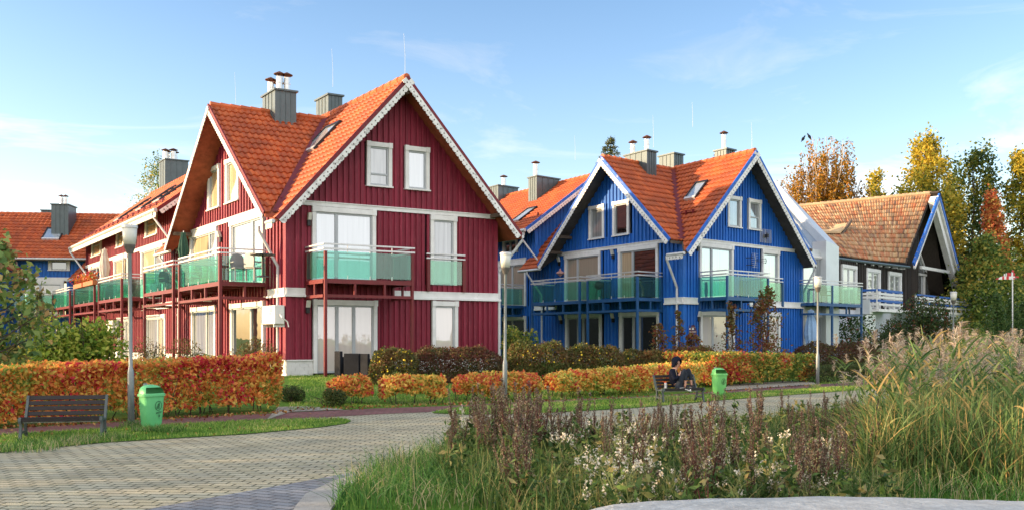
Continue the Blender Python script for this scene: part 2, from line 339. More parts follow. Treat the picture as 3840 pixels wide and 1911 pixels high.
def pavermat(name, cols, mortar, bw, bh, rot=0., moss=.35, mosscol=(.16,.19,.05), rough=.82):
    m,nt,out=newmat(name); L=nt.links.new; b=N(nt,'ShaderNodeBsdfPrincipled'); L(b.outputs[0],out.inputs[0]); b.inputs['Roughness'].default_value=rough; b.inputs['Specular IOR Level'].default_value=.25
    tc=N(nt,'ShaderNodeTexCoord'); mp=N(nt,'ShaderNodeMapping'); mp.inputs['Rotation'].default_value=(0,0,rot); L(tc.outputs['Object'],mp.inputs[0])
    # rows wander slightly, as hand-laid pavers do
    wv=N(nt,'ShaderNodeTexNoise'); wv.inputs['Scale'].default_value=.55; wv.inputs['Detail'].default_value=1; L(mp.outputs[0],wv.inputs['Vector'])
    vm=N(nt,'ShaderNodeVectorMath',operation='SCALE'); vm.inputs['Scale'].default_value=.09; L(wv.outputs['Color'],vm.inputs[0]); va=N(nt,'ShaderNodeVectorMath',operation='ADD'); L(mp.outputs[0],va.inputs[0]); L(vm.outputs[0],va.inputs[1])
    br=N(nt,'ShaderNodeTexBrick'); br.inputs['Scale'].default_value=1; br.inputs['Brick Width'].default_value=bw; br.inputs['Row Height'].default_value=bh; br.inputs['Mortar Size'].default_value=bh*.085; br.inputs['Mortar Smooth'].default_value=.3; br.inputs['Bias'].default_value=0
    br.inputs['Color1'].default_value=(0,0,0,1); br.inputs['Color2'].default_value=(1,1,1,1); br.inputs['Mortar'].default_value=(.5,.5,.5,1); L(va.outputs[0],br.inputs['Vector'])
    r=ramp(nt,[(i/(len(cols)-1),c) for i,c in enumerate(cols)]); L(br.outputs['Color'],r.inputs[0])
    n=N(nt,'ShaderNodeTexNoise'); n.inputs['Scale'].default_value=.9; n.inputs['Detail'].default_value=9; n.inputs['Roughness'].default_value=.72; L(tc.outputs['Object'],n.inputs['Vector'])
    rr=ramp(nt,[(.35,(.78,.78,.78)),(.65,(1.15,1.15,1.12))]); L(n.outputs['Fac'],rr.inputs[0]); mu=N(nt,'ShaderNodeMix',data_type='RGBA',blend_type='MULTIPLY'); mu.inputs[0].default_value=1; L(r.outputs[0],mu.inputs[6]); L(rr.outputs[0],mu.inputs[7])
    mx=N(nt,'ShaderNodeMix',data_type='RGBA'); L(br.outputs['Fac'],mx.inputs[0]); L(mu.outputs[2],mx.inputs[6]); mx.inputs[7].default_value=rgba(mortar)
    n4=N(nt,'ShaderNodeTexNoise'); n4.inputs['Scale'].default_value=1.7; n4.inputs['Detail'].default_value=12; n4.inputs['Roughness'].default_value=.8; L(tc.outputs['Object'],n4.inputs['Vector'])
    mr=ramp(nt,[(.60,(0,0,0)),(.74,(moss,moss,moss))]); L(n4.outputs['Fac'],mr.inputs[0])
    m2=N(nt,'ShaderNodeMix',data_type='RGBA'); L(mr.outputs[0],m2.inputs[0]); L(mx.outputs[2],m2.inputs[6]); m2.inputs[7].default_value=rgba(mosscol); L(m2.outputs[2],b.inputs['Base Color'])
    n5=N(nt,'ShaderNodeTexNoise'); n5.inputs['Scale'].default_value=60; L(tc.outputs['Object'],n5.inputs['Vector'])
    ad=N(nt,'ShaderNodeMath',operation='MULTIPLY_ADD'); L(br.outputs['Fac'],ad.inputs[0]); ad.inputs[1].default_value=-.8; L(n5.outputs['Fac'],ad.inputs[2])
    bp=N(nt,'ShaderNodeBump'); bp.inputs['Strength'].default_value=.7; bp.inputs['Distance'].default_value=.012; L(ad.outputs[0],bp.inputs['Height']); L(bp.outputs[0],b.inputs['Normal'])
    return m
M['lawn']=soilmat()
M['paver']=pavermat('yellow_grey_pavers',[(.38,.35,.24),(.44,.40,.28),(.49,.45,.32),(.41,.38,.28),(.46,.42,.30)],(.085,.085,.05),.24,.15,rot=.10)
M['paverdark']=pavermat('blue_grey_pavers',[(.20,.21,.23),(.26,.27,.29),(.30,.30,.31)],(.10,.10,.10),.26,.13,rot=.5,moss=.15)
M['paverred']=pavermat('dull_red_pavers',[(.20,.085,.085),(.25,.11,.105),(.22,.13,.115)],(.09,.06,.05),.2,.1,rot=.7,moss=.3)
M['cobble']=pavermat('pale_cobbles',[(.36,.33,.28),(.44,.41,.35),(.30,.28,.24)],(.12,.11,.07),.16,.14,rot=.4,moss=.5)
xs=[-1500,-600,-250,-120]+[x for x in range(-70,81,1)]+[120,250,600,1500]; ys=[-300,-80,-20]+[y for y in range(-6,101,1)]+[130,200,400,900,2500]
gm=MB(); gm.v=[(x,y,gz(x,y)) for y in ys for x in xs]; nx=len(xs)
gm.f=[(j*nx+i,j*nx+i+1,(j+1)*nx+i+1,(j+1)*nx+i) for j in range(len(ys)-1) for i in range(nx-1)]; gm.m=[0]*len(gm.f)
structure(gm.build('ground',M['lawn'],smooth=True,fix=False))
def sheet(name, poly, z, mat, th=0.0):
    mb=MB()
    if th: mb.prism([V((x,y,z-th)) for x,y in poly],(0,0,th))
    else: mb.poly([V((x,y,z)) for x,y in poly])
    o=mb.build(name,mat)
    bm=bmesh.new(); bm.from_mesh(o.data); bmesh.ops.triangulate(bm,faces=bm.faces); bm.to_mesh(o.data); bm.free()
    return structure(o)
side_top=[(-500,1660),(0,1608),(408,1583),(760,1562),(1087,1546),(1419,1530),(1666,1522),(1899,1509),(2178,1495),(2400,1486),(2700,1466),(3060,1440),(3400,1420)]
side_bot=[(-500,1690),(0,1630),(408,1606),(625,1592),(924,1576),(1200,1565),(1386,1554),(1610,1544),(1666,1533),(1964,1512),(2400,1491),(2778,1470),(3065,1453),(3400,1432)]
W=lambda pts: pxpoly(pts)
sheet('sidewalk',W(side_top)+W(side_bot)[::-1],.010,M['paverred'])
path_edge=W(side_bot)
sheet('path',path_edge+[(30,38),(30,-4),(-45,-4),(-45,10)],.005,M['paver'])
strip1=[(-500,1760),(0,1698),(163,1682),(391,1660),(652,1644),(924,1628),(1196,1603),(1300,1588),(1318,1578),(1277,1568),(924,1577),(625,1593),(408,1607),(0,1631),(-500,1691)]
strip2=[(1619,1546),(1628,1549),(1759,1555),(1992,1551),(2201,1540),(2400,1528),(2718,1499),(3077,1472),(3208,1463),(3400,1448),(3400,1434),(3065,1454),(2778,1471),(2400,1492),(1964,1513),(1700,1530)]
S1=W(strip1); S2=W(strip2)
sheet('grass_verge',S1,.016,M['lawn']); sheet('grass_verge',S2,.016,M['lawn'])
bank_px=[(1130,2080),(1190,1980),(1236,1911),(1290,1830),(1363,1787),(1503,1735),(1628,1698),(1900,1690),(2300,1668),(2700,1610),(3050,1545),(3400,1495),(3900,1472)]
BANK=W(bank_px)+[(24,24),(24,-3),(-1.6,-3)]
sheet('grass_bank',BANK,.02,M['lawn'])
kerb=[(1040,2080),(1075,1980),(1109,1911),(1147,1864),(1250,1815),(1359,1780),(1500,1729)]
sheet('kerb',W(kerb)+W([(1515,1737),(1375,1792),(1300,1836),(1250,1911),(1200,1980),(1150,2080)]),.045,M['concrete'],.045)
sheet('dark_paver_band',W([(200,1990),(598,1902),(870,1853),(1087,1815),(1250,1785),(1400,1755),(1480,1730)])+W([(1500,1731),(1359,1781),(1250,1816),(1147,1865),(1109,1912),(1075,1981)]),.011,M['paverdark'])
sheet('garden_path',W([(1000,1575),(1090,1545),(1150,1543),(1290,1536),(1205,1528),(1060,1515),(1040,1530)]),.022,M['cobble'])
sheet('garden_path',W([(2700,1466),(3060,1442),(3050,1432),(2900,1430),(2740,1440)]),.03,M['cobble'])
# grass
gstops=[(0,(.08,.18,.025)),(.35,(.16,.32,.045)),(.6,(.27,.42,.07)),(.82,(.44,.48,.12)),(1,(.56,.50,.22))]
M['grass']=leafmat('short_grass',gstops,.3,.6,.45)
M['grasslong']=leafmat('long_grass',[(0,(.03,.10,.02)),(.35,(.08,.22,.04)),(.62,(.14,.31,.06)),(.82,(.24,.36,.09)),(.93,(.40,.38,.16)),(1,(.52,.44,.26))],.35,.8,.35)
P=np.concatenate([sample(S1,15000),sample(S2,22000)])
stuff(blades('grass',P3(P,.016),.045,.010,M['grass'],bend=.5),'short yellow-green grass growing along the verges beside the paved path','grass')
lawn_px=[(1082,1540),(1082,1408),(1500,1400),(2200,1380),(2700,1400),(2720,1440),(2400,1478),(1900,1502),(1419,1526)]
LAWN=[tuple(gpt(x,y)[:2]) for x,y in lawn_px]
LAWNR=[tuple(gpt(x,y)[:2]) for x,y in [(3060,1440),(3060,1385),(3300,1378),(3420,1395),(3420,1425)]]
P=np.concatenate([sample(LAWN,36000),sample(LAWNR,8000)])
stuff(blades('lawn_grass',P3(P,.0),.055,.014,M['grass'],bend=.5),'mown green lawn grass between the orange hedges and the houses','grass')
# long grass of the bank
edge=W(bank_px[1:7]); nearp=[(1236,1925),(1290,1832),(1363,1789),(1503,1737),(1628,1700),(2300,1670),(3000,1600),(3400,1560),(3840,1540),(3840,1900)]
BN=W(nearp)
P=sample(BN,38000); P=P[(P[:,1]<13.5)|(RNG.random(len(P))<.5)]
keep=np.array([mnoise.noise(V((x*1.3,y*1.3,3)))+.5*mnoise.noise(V((x*4,y*4,9))) for x,y in P]); P=P[(keep>-.28)|(RNG.random(len(P))<.35)]
stuff(blades('bank_grass',P3(P,.02),.25,.010,M['grasslong'],bend=.95,seg=3,hv=.65),'long green and straw grass covering the bank in the foreground','grass')
# tufts under bench and bin, round posts
tuf=[]
for px,py,r,n in [(200,1668,.55,500),(330,1655,.5,420),(100,1690,.45,350),(420,1648,.3,200),(500,1600,.25,260),(570,1620,.35,320),(640,1622,.3,220),(1890,1520,.2,120),(3055,1452,.2,100),(2560,1498,.8,350),(2690,1490,.35,160),(2470,1508,.4,160)]:
    c=gp(px,py); a=RNG.random(n)*2*math.pi; q=np.sqrt(RNG.random(n))*r
    tuf.append(np.stack([c.x+q*np.cos(a),c.y+q*np.sin(a)*.8],1))
stuff(blades('grass_tufts',P3(np.concatenate(tuf),.016),.12,.009,M['grasslong'],bend=.7,seg=3),'taller darker grass tufts under the benches and round the bins and lamp feet','grass')
# fallen leaves along the hedges
M['litter']=leafmat('fallen_leaves',[(0,(.10,.03,.015)),(.4,(.24,.08,.025)),(.7,(.36,.15,.04)),(1,(.40,.24,.08))],.1,1,.2,.7)
fl=[]
for (a,b,n,wd) in [((0,1604),(1085,1544),420,.35),((1090,1535),(1420,1524),90,.5),((1420,1526),(2400,1486),220,.4),((2400,1486),(3060,1440),160,.5)]:
    pa,pb=gp(*a),gp(*b); t=RNG.random(n); fl.append(np.stack([pa.x+(pb.x-pa.x)*t+RNG.normal(size=n)*.15,pa.y+(pb.y-pa.y)*t-np.abs(RNG.normal(size=n))*wd+.1],1))
fl.append(sample(S1,70)); fl.append(sample(S2,60))
fl=np.concatenate(fl)
stuff(leaves('fallen_leaves',P3(fl,.035),.07,M['litter'],fold=.1),'brown and orange fallen leaves scattered along the hedge feet','leaves')
# ---------------------------------------------------------------- house builder
class Fac:   # a facade: s runs along it, d outwards, z up
    def __init__(s, o, es, out): s.o=V((o[0],o[1],0)); s.es=V((es[0],es[1],0)); s.out=V((out[0],out[1],0))
    def P(s,a,d,z): p=s.o+s.es*a+s.out*d; return V((p.x,p.y,z))
    def box(s,mb,s0,s1,d0,d1,z0,z1,m=0):
        mb.hexa([s.P(s0,d0,z0),s.P(s1,d0,z0),s.P(s1,d1,z0),s.P(s0,d1,z0)],[s.P(s0,d0,z1),s.P(s1,d0,z1),s.P(s1,d1,z1),s.P(s0,d1,z1)],m)
    def px(s,x,y,d=0.):   # where the line of sight through photo pixel (x,y) meets the plane of the facade
        dx=(x-CX)/F; o=s.o+s.out*d; den=dx*s.es.y-s.es.x
        a=(o.x-dx*o.y)/den; Y=o.y+a*s.es.y; return a, EYE+(HY-y)/F*Y
def cladding(fa, s0, s1, z0, ztop, openings, step, mat, parent, bw=.42, back=.18, zfun=None):
    """vertical board-on-board cladding, cut round the openings; ztop(s) gives the upper edge"""
    mb=MB(); n=max(1,round((s1-s0)/step)); st=(s1-s0)/n
    def strip(a,b,d0,d1):
        za,zb=ztop(a),ztop(b); zlim=min(za,zb)
        cuts=sorted([(o[2],o[3]) for o in openings if o[0]<b-1e-3 and o[1]>a+1e-3])
        z=z0
        for c0,c1 in cuts:
            if c0>z+.02: fa.box(mb,a,b,d0,d1,z,min(c0,zlim))
            z=max(z,c1)
        if z<zlim+.0:
            mb.hexa([fa.P(a,d0,z),fa.P(b,d0,z),fa.P(b,d1,z),fa.P(a,d1,z)],[fa.P(a,d0,max(za,z)),fa.P(b,d0,max(zb,z)),fa.P(b,d1,max(zb,z)),fa.P(a,d1,max(za,z))])
    for i in range(n):
        a=s0+i*st; j=random.uniform(-.008,.008)*step
        strip(a,a+st,-back,-.002+random.uniform(-.001,.001)); w=st*bw*random.uniform(.9,1.1)
        strip(a+st/2-w/2+j,a+st/2+w/2+j,-.002,.052+random.uniform(-.004,.004))
    return mb.build('wall',mat,parent)
def window(fa, s0,s1,z0,z1, parent, panes, trim=.14, ttop=.17, sill=True, frame='frame', fw=.055, blocks=True, name='window', k=1.0, bottom=0):
    """trim boards round the opening (the window), inner frame and each pane below it. panes: [(fraction, material, transom fraction or None)]"""
    t=trim*k; mb=MB()
    fa.box(mb,s0,s0+t,-.02,.085,z0,z1-ttop); fa.box(mb,s1-t,s1,-.02,.085,z0,z1-ttop); fa.box(mb,s0+.0,s1,-.02,.095,z1-ttop,z1)
    if blocks:
        fa.box(mb,s0-.012*k,s0+t+.004,.0,.115,z1-ttop-.015,z1+.012); fa.box(mb,s1-t-.004,s1+.012*k,.0,.115,z1-ttop-.015,z1+.012)
    if sill: fa.box(mb,s0-.03*k,s1+.03*k,-.02,.13,z0-.05,z0)
    w=mb.build(name,M['white'],parent)
    a0,a1,b0,b1=s0+t,s1-t,z0+bottom,z1-ttop; f=fw*k
    fr=MB(); tot=sum(p[0] for p in panes); x=a0
    fa.box(fr,a0,a1,-.06,.035,b1-.06,b1); fa.box(fr,a0,a1,-.06,.035,b0,b0+.07)
    fa.box(fr,a0,a0+f*.6,-.06,.034,b0+.07,b1-.06)
    pl=[]
    for i,(fq,pmn,tr) in enumerate(panes):
        x2=x+(a1-a0)*fq/tot
        fa.box(fr,x2-f,x2+(f if i<len(panes)-1 else 0),-.06,.033,b0+.07,b1-.06)
        pl.append((x,x2,pmn,tr))
        if tr is not None:
            zt=b0+(b1-b0)*tr; fa.box(fr,x+f,x2-f,-.06,.031,zt-.03,zt+.03)
        x=x2
    fr.build('frame',M[frame],w)
    for (xa,xb,pmn,tr) in pl:
        pb=MB(); fa.box(pb,xa+.01,xb-.01,-.08,-.012,b0+.03,b1-.03); pb.build('pane',M[pmn],w,fix=True)
    return w
def balcony(fa, s0,s1,D, parent, zf, metal, posts, glass='glass', left=True,right=True, wallposts=True, zrail=None, k=1.0, pw=.085, zground=.0, divs=3):
    """steel balcony: posts, lattice deck frame, glass sheets and two handrails; posts = list of (s, reaches ground)"""
    H=zf+1.15; zt=zf-.12; zb=zf-.62
    b=MB(); fa.box(b,s0,s1,.0,D,zf-.03,zf)                     # boards
    for a,c in ((s0,s1),):
        fa.box(b,s0+.003,s1-.003,D-.07,D+.012,zt-.03,zf-.032); fa.box(b,s0+.003,s1-.003,D-.07,D+.012,zb,zb+.10)
    for sx in ([s0] if left else [])+([s1] if right else []):
        fa.box(b,sx-.035*k,sx+.035*k,.0,D-.072,zt-.03,zf-.034); fa.box(b,sx-.035*k,sx+.035*k,.0,D-.072,zb,zb+.10)
        fa.box(b,sx-.03*k,sx+.03*k,D*.5-.04,D*.5+.04,zb+.1,zt-.03)
    for i in range(1,divs):
        sx=s0+(s1-s0)*i/divs; fa.box(b,sx-.035*k,sx+.035*k,D-.068,D+.008,zb+.1,zt-.03)
        fa.box(b,sx-.03*k,sx+.03*k,.05,D-.07,zt-.02,zf-.036)
    bal=b.build('balcony',M[metal],parent)
    for sx,gr in posts:
        p=MB(); fa.box(p,sx-pw*k*.5,sx+pw*k*.5,D-.075,D+.025,zground if gr else zb-.02,H-.24); p.build('post',M[metal],bal)
    if wallposts:
        for sx in ([s0] if left else [])+([s1] if right else []):
            p=MB(); fa.box(p,sx-pw*k*.45,sx+pw*k*.45,.035,.13,zb-.02,H-.24); p.build('post',M[metal],bal)
    r=MB()
    for z,dz in ((H-.19,.055),(H-.035,.05)):
        fa.box(r,s0-.05*k,s1+.05*k,D-.045,D+.02,z,z+dz)
        for sx in ([s0] if left else [])+([s1] if right else []): fa.box(r,sx-.03*k,sx+.03*k,.02,D-.047,z,z+dz)
    for i in range(1,4):
        sx=s0+(s1-s0)*i/4; fa.box(r,sx-.012*k,sx+.012*k,D-.02,D,H-.135,H-.035); fa.box(r,sx-.012*k,sx+.012*k,D-.02,D,H-.27,H-.19)
        fa.box(r,sx-.012*k,sx+.012*k,D-.018,D+.002,zf,zf+.12)
    r.build('handrail',M['zincrail'],bal)
    g=MB(); fa.box(g,s0+.06*k,s1-.06*k,D-.018,D-.008,zf+.05,H-.24); g.build('glass_panel',M[glass],bal)
    for sx,on in ((s0,left),(s1,right)):
        if on:
            g=MB(); fa.box(g,sx-.005*k,sx+.005*k,.14,D-.09,zf+.05,H-.24); g.build('glass_panel',M[glass],bal)
    return bal
def rooftiles(name, O, es, et, S, T, tw, th, mat, parent, clips=(), amp=.036, lip=.05, sub=6, jit=0.):
    """interlocking pantiles as real relief: a sine-like roll across, a step at every row; O eave corner, es along, et up the slope"""
    O,es,et=V(O),V(es),V(et); nrm=es.cross(et).normalized()
    if nrm.z<0: nrm=-nrm
    nc=max(1,round(S/tw)); nr=max(1,round(T/th)); tw=S/nc; th=T/nr; dx=tw/es.length
    bm=bmesh.new(); uvl=bm.loops.layers.uv.new('UVMap')
    prof=[]
    for k in range(sub):
        x=k/sub; prof.append(amp*(math.sin(math.pi*x/.55) if x<.55 else -.55*math.sin(math.pi*(x-.55)/.45)))
    m=nc*sub+1; el=es.normalized(); tl=et.normalized()
    for r in range(nr):
        rows=[]
        jr=[random.uniform(-jit,jit) for _ in range(nc+1)]
        for (t,h) in ((r*th,-.012),(r*th,lip),(min((r+1)*th+.02,T),.0)):
            rows.append([bm.verts.new(O+el*(S*i/(m-1))+tl*t+nrm*(h+prof[i%sub]+jr[min(i//sub,nc)])) for i in range(m)])
        for a,b in ((0,1),(1,2)):
            for i in range(m-1):
                f=bm.faces.new((rows[a][i],rows[a][i+1],rows[b][i+1],rows[b][i])); f.smooth=(a==1)
                u0=(i//sub)+.5; 
                for l in f.loops: l[uvl].uv=(u0,r+.5)
    for co,no in clips:
        geom=list(bm.verts)+list(bm.edges)+list(bm.faces)
        bmesh.ops.bisect_plane(bm,geom=geom,plane_co=V(co),plane_no=V(no),clear_outer=True,dist=1e-5)
    org=ORG[parent.name]
    for v in bm.verts: v.co-=org
    me=bpy.data.meshes.new(name); bm.to_mesh(me); bm.free()
    return link(name,me,mat,parent)
def slab(mb, pts, n, th, m=0): mb.prism([V(p) for p in pts], V(n)*th, m)
def barge(parent, p0, p1, out, trimmat, h=.20, lace=True, hl=.24, th=.045, drop=.0):
    """verge board from tip p0 to apex p1 with a scalloped white lace board under it"""
    p0,p1,out=V(p0),V(p1),V(out).normalized(); d=(p1-p0); L=d.length; d=d/L
    dn=d.cross(out).normalized()
    if dn.z>0: dn=-dn
    b=MB(); b.box(p0-out*.01,d*L,out*(th+.01),dn*h); tb=b.build('barge_board',trimmat,parent)
    if lace:
        lb=MB(); step=.20; n=int(L/step)*8; o=p0+dn*(h*.62)+out*(th+.003); vs=[]; fs=[]
        for i in range(n+1):
            t=L*i/n; ph=(t/step)%1.0
            a=.62+.30*abs(math.sin(math.pi*ph))**.6-(.14 if abs(ph-.5)<.07 else 0)
            q=o+d*t; vs+= [q,q+dn*hl*a,q+out*.028,q+dn*hl*a+out*.028]
        for i in range(n):
            k=i*4; fs+= [(k,k+4,k+5,k+1),(k+2,k+3,k+7,k+6),(k+1,k+5,k+7,k+3)]
        fs+= [(0,1,3,2),(n*4,n*4+2,n*4+3,n*4+1)]
        lb.add(vs,fs)
        # pierced crosses of the carving: dark raised pieces painted for their shaded openings
        cb=lb
        for i in range(int(L/step)):
            q=o+d*((i+.98)*step)+dn*hl*.40+out*.0285
            for (a,w) in ((.030,.010),(.010,.030)): cb.box(q-d*a-dn*w,d*2*a,dn*2*w,out*(.002 if a>.02 else .0035),1)
        lb.build('lace_trim',[M['lace'],M['soffitgrey']],tb)
    return tb
def chimney(parent, fr, u0,u1,v0,v1,z0,z1, flues=(), skirt=True):
    P=fr; mb=MB()
    def hb(a0,a1,b0,b1,c0,c1,m=0): mb.hexa([P(a0,b0,c0),P(a1,b0,c0),P(a1,b1,c0),P(a0,b1,c0)],[P(a0,b0,c1),P(a1,b0,c1),P(a1,b1,c1),P(a0,b1,c1)],m)
    hb(u0,u1,v0,v1,z0,z1)
    for i in range(5):
        v=v0+(v1-v0)*i/4
        if 0<i<4: hb(u0-.022,u0,v-.014,v+.014,z0,z1-.002)
        u=u0+(u1-u0)*i/4
        if 0<i<4: hb(u-.012,u+.012,v0-.025,v0,z0,z1-.003)
    hb(u0-.06,u1+.06,v0-.08,v1+.08,z1,z1+.07)
    c=mb.build('chimney',M['zinc'],parent)
    for (a,b,h,r) in flues:
        p=P(u0+(u1-u0)*a,v0+(v1-v0)*b,z1+.065); f=MB(); f.lathe([(r,0),(r,h*.55),(r*1.08,h*.56),(r*1.08,h*.62),(r,h*.63),(r,h)],p,14); fo=f.build('flue_pipe',M['steel'],c,smooth=False)
        k=MB(); k.lathe([(r*1.75,h+.09),(r*1.8,h+.11),(r*.9,h+.17),(.02,h+.22)],p,14)
        for q in range(3):
            an=q*2.09; k.tube([p+V((r*.85*math.cos(an),r*.85*math.sin(an),h-.03)),p+V((r*1.1*math.cos(an),r*1.1*math.sin(an),h+.1))],.012,4)
        k.build('cowl',M['rust'],fo)
    return c
def skylight(parent, O, es, et, w, h, n):
    """roof window standing 9 cm proud of the tiles; O lower left corner on the roof plane"""
    O,es,et,n=V(O),V(es).normalized(),V(et).normalized(),V(n).normalized(); mb=MB()
    for (a,b,c,d) in ((-.0,w,.0,.10),(.0,w,h-.10,.10)): mb.box(O+et*c-n*.05,es*w,et*d,n*.19)
    mb.box(O+et*.10-n*.05,es*.09,et*(h-.2),n*.188); mb.box(O+es*(w-.09)+et*.10-n*.05,es*.09,et*(h-.2),n*.188)
    s=mb.build('skylight',M['black'],parent)
    g=MB(); g.box(O+es*.09+et*.10,es*(w-.18),et*(h-.2),n*.10); g.build('pane',M['pane_sky'],s)
    f=MB(); f.box(O-et*.03+es*.05,es*(w-.1),et*.16,n*.155); f.build('sill_flashing',M['zincrail'],s)
    return s
def gutterpipe(parent, a, b, mat='gutter', r=.065):
    g=MB(); g.tube([a,b],r,10); return g.build('gutter',M[mat],parent)
def ridgeline(parent, a, b, mat='ridge', r=.12, step=.38):
    a,b=V(a),V(b); L=(b-a).length; n=max(1,int(L/step)); mb=MB()
    for i in range(n):
        p=a+(b-a)*(i/n); q=a+(b-a)*((i+1.12)/n); mb.tube([p+V((0,0,-.02)),p+(q-p)*.15+V((0,0,-.02)),q+V((0,0,-.03))],[r*1.12,r*1.1,r*.92],8)
    return mb.build('ridge_tiles',M[mat],parent)
def walllamp(fa,parent,s,z,k=1.0):
    mb=MB(); fa.box(mb,s-.06*k,s+.06*k,.03,.12,z-.22,z-.02,0)
    c=mb.build('wall_lamp',M['black'],parent); m2=MB()
    m2.hexa([fa.P(s-.06*k,.06,z-.02),fa.P(s+.06*k,.06,z-.02),fa.P(s+.06*k,.17,z-.02),fa.P(s-.06*k,.17,z-.02)],[fa.P(s-.06*k,.13,z+.22),fa.P(s+.06*k,.13,z+.22),fa.P(s+.06*k,.24,z+.22),fa.P(s-.06*k,.24,z+.22)])
    m2.build('lamp_shade',M['lampshade'],c)
def downpipe(parent, pts, r=.05):
    mb=MB(); mb.tube(pts,r,10); mb.tube([pts[-2]+ (pts[-1]-pts[-2])*.35,pts[-2]+(pts[-1]-pts[-2])*.35+V((0,0,-.05))],r*1.35,10)
    return mb.build('downpipe',M['gutter'],parent)
# ---------------------------------------------------------------- the red and the blue terrace: same plan, own dimensions
def terrace(S):
    C=V((S['C'][0],S['C'][1],0)); R=V((S['R'][0],S['R'][1],0)); eu=(R-C); Wd=eu.length; eu.normalize()
    ev=V(((S['vp']-CX)/F,1,0)).normalized()
    def P(u,v,z): p=C+eu*u+ev*v; return V((p.x,p.y,z))
    h=empty(S['name'],(C.x,C.y,S['zg']),S['label'],'house'); T=lambda n: M[S['c']+n]
    FR=Fac(C,eu,-ev); FL=Fac(C,ev,-eu); FR.h=FL.h=h
    zg=S['zg']; apu,apz,ez=S['apu'],S['apz'],S['ez']; ou=S['ou']; ovv=.8            # main ridge and eave
    um=apu; sl=(apz-ez)/(um+ou); mainz=lambda u: apz-sl*abs(u-um)
    cv,cz,cs,cl=S['cv'],S['cz'],S['cs'],S['cl']; crossz=lambda v: cz-(cs if v<cv else cl)*abs(v-cv)   # cross gable
    v_end=S['vend']; v1=S['vgab']; dz0,dsl,dva,dvb=S['dz0'],S['dsl'],S['dva'],S['dvb']
    dormz=lambda u: dz0+dsl*(u+ou)
    # openings from the photograph, on their real wall planes
    def op(fa,a,b): 
        (s0,z1),(s1,z0)=fa.px(*a),fa.px(*b)
        return [min(s0,s1),max(s0,s1),min(z0,z1),max(z0,z1)]
    zf=S['zf']
    WR=[]; 
    for (a,b,zz,panes,kw) in S['winR']:
        o=op(FR,a,b); 
        if zz: o[2],o[3]=zz
        WR.append((o,panes,kw))
    WL=[]
    for (a,b,zz,panes,kw) in S['winL']:
        o=op(FL,a,b)
        if zz: o[2],o[3]=zz
        WL.append((o,panes,kw))
    # walls
    t=.22
    cladding(FR,0,Wd,zg+.55,lambda s: min(mainz(s)-.10,99),[o for o,_,_ in WR],.215,T('wall'),h)
    kL=S['kL']
    def topL(v):
        z=min(crossz(v),crossz(v))-.10 if v<dva+.3 else 0
        z=max(z,mainz(0)-.10)
        if v>=dva+.25 and v<=dvb-.2: z=max(z,dormz(0)-.10)
        return z
    cladding(FL,0,v_end-.8,zg+.55,topL,[o for o,_,_ in WL],.215*kL,T('wall'),h)
    # far end wall, inner core so nothing shows through
    cm=MB()
    cm.prism([P(.25,.25,zg-.5),P(Wd-.25,.25,zg-.5),P(Wd-.25,.25,mainz(Wd-.25)-.2),P(um,.25,apz-.25),P(.25,.25,mainz(.25)-.2)],ev*(v_end-1.2))
    cm.prism([P(.25,.3,zg-.5),P(.25,v1-.3,zg-.5),P(.25,min(v1-.3,cv+4),crossz(min(v1-.3,cv+4))-.3),P(.25,cv,cz-.3),P(.25,.6,crossz(.6)-.3)],eu*3.2)
    cm.build('inner_core',M['black'],h)
    # dormer cheeks (triangular end walls of the raised row roof)
    for vv in (dva+.42,dvb-.42):
        ck=MB(); n=16; u1=min(um,(dz0+dsl*ou-ez-sl*ou)/(sl-dsl)) if sl>dsl else um
        for i in range(n):
            a=0+u1*i/n; b=u1*(i+1)/n
            z0a,z0b=mainz(a)-.1,mainz(b)-.1; z1a,z1b=dormz(a)-.08,dormz(b)-.08
            ck.hexa([P(a,vv,z0a),P(b,vv,z0b),P(b,vv+.12,z0b),P(a,vv+.12,z0a)],[P(a,vv,max(z1a,z0a)),P(b,vv,max(z1b,z0b)),P(b,vv+.12,max(z1b,z0b)),P(a,vv+.12,max(z1a,z0a))])
            m=(a+b)/2; ck.hexa([P(m-.05,vv-.03,mainz(m)-.1),P(m+.05,vv-.03,mainz(m)-.1),P(m+.05,vv,mainz(m)-.1),P(m-.05,vv,mainz(m)-.1)],[P(m-.05,vv-.03,max(dormz(m)-.1,mainz(m))),P(m+.05,vv-.03,max(dormz(m)-.1,mainz(m))),P(m+.05,vv,max(dormz(m)-.1,mainz(m))),P(m-.05,vv,max(dormz(m)-.1,mainz(m)))])
        ck.build('dormer_cheek',T('wall'),h)
    # plinth of white glazed bricks
    zp=zg+.55
    def bricks(fa,s0,s1,bl,d=.02):
        pb=MB()
        r=0; z=zg-.06
        while z<zp-.05:
            z2=min(z+.118,zp-.04); x=s0-(bl/2 if r%2 else 0)
            while x<s1:
                a,b=max(x,s0),min(x+bl-.014,s1)
                if b-a>.02: fa.box(pb,a,b,-.1,d,z,z2-.012)
                x+=bl
            z+=.118; r+=1
        fa.box(pb,s0,s1,-.12,d-.012,zg-.3,zp-.04); pb.build('plinth',M['white'],h)
    wr=[o for o,_,_ in WR if o[2]<zp]; x=0
    for o in sorted(wr): bricks(FR,x,o[0],.30); x=o[1]
    bricks(FR,x,Wd,.30)
    wl=[o for o,_,_ in WL if o[2]<zp]; x=0
    for o in sorted(wl): bricks(FL,x,o[0],.30*kL); x=o[1]
    bricks(FL,x,v_end-.8,.30*kL)
    # corner boards, bands and cornice
    fz=S['zled']; z2=S['zband']
    tb=MB()
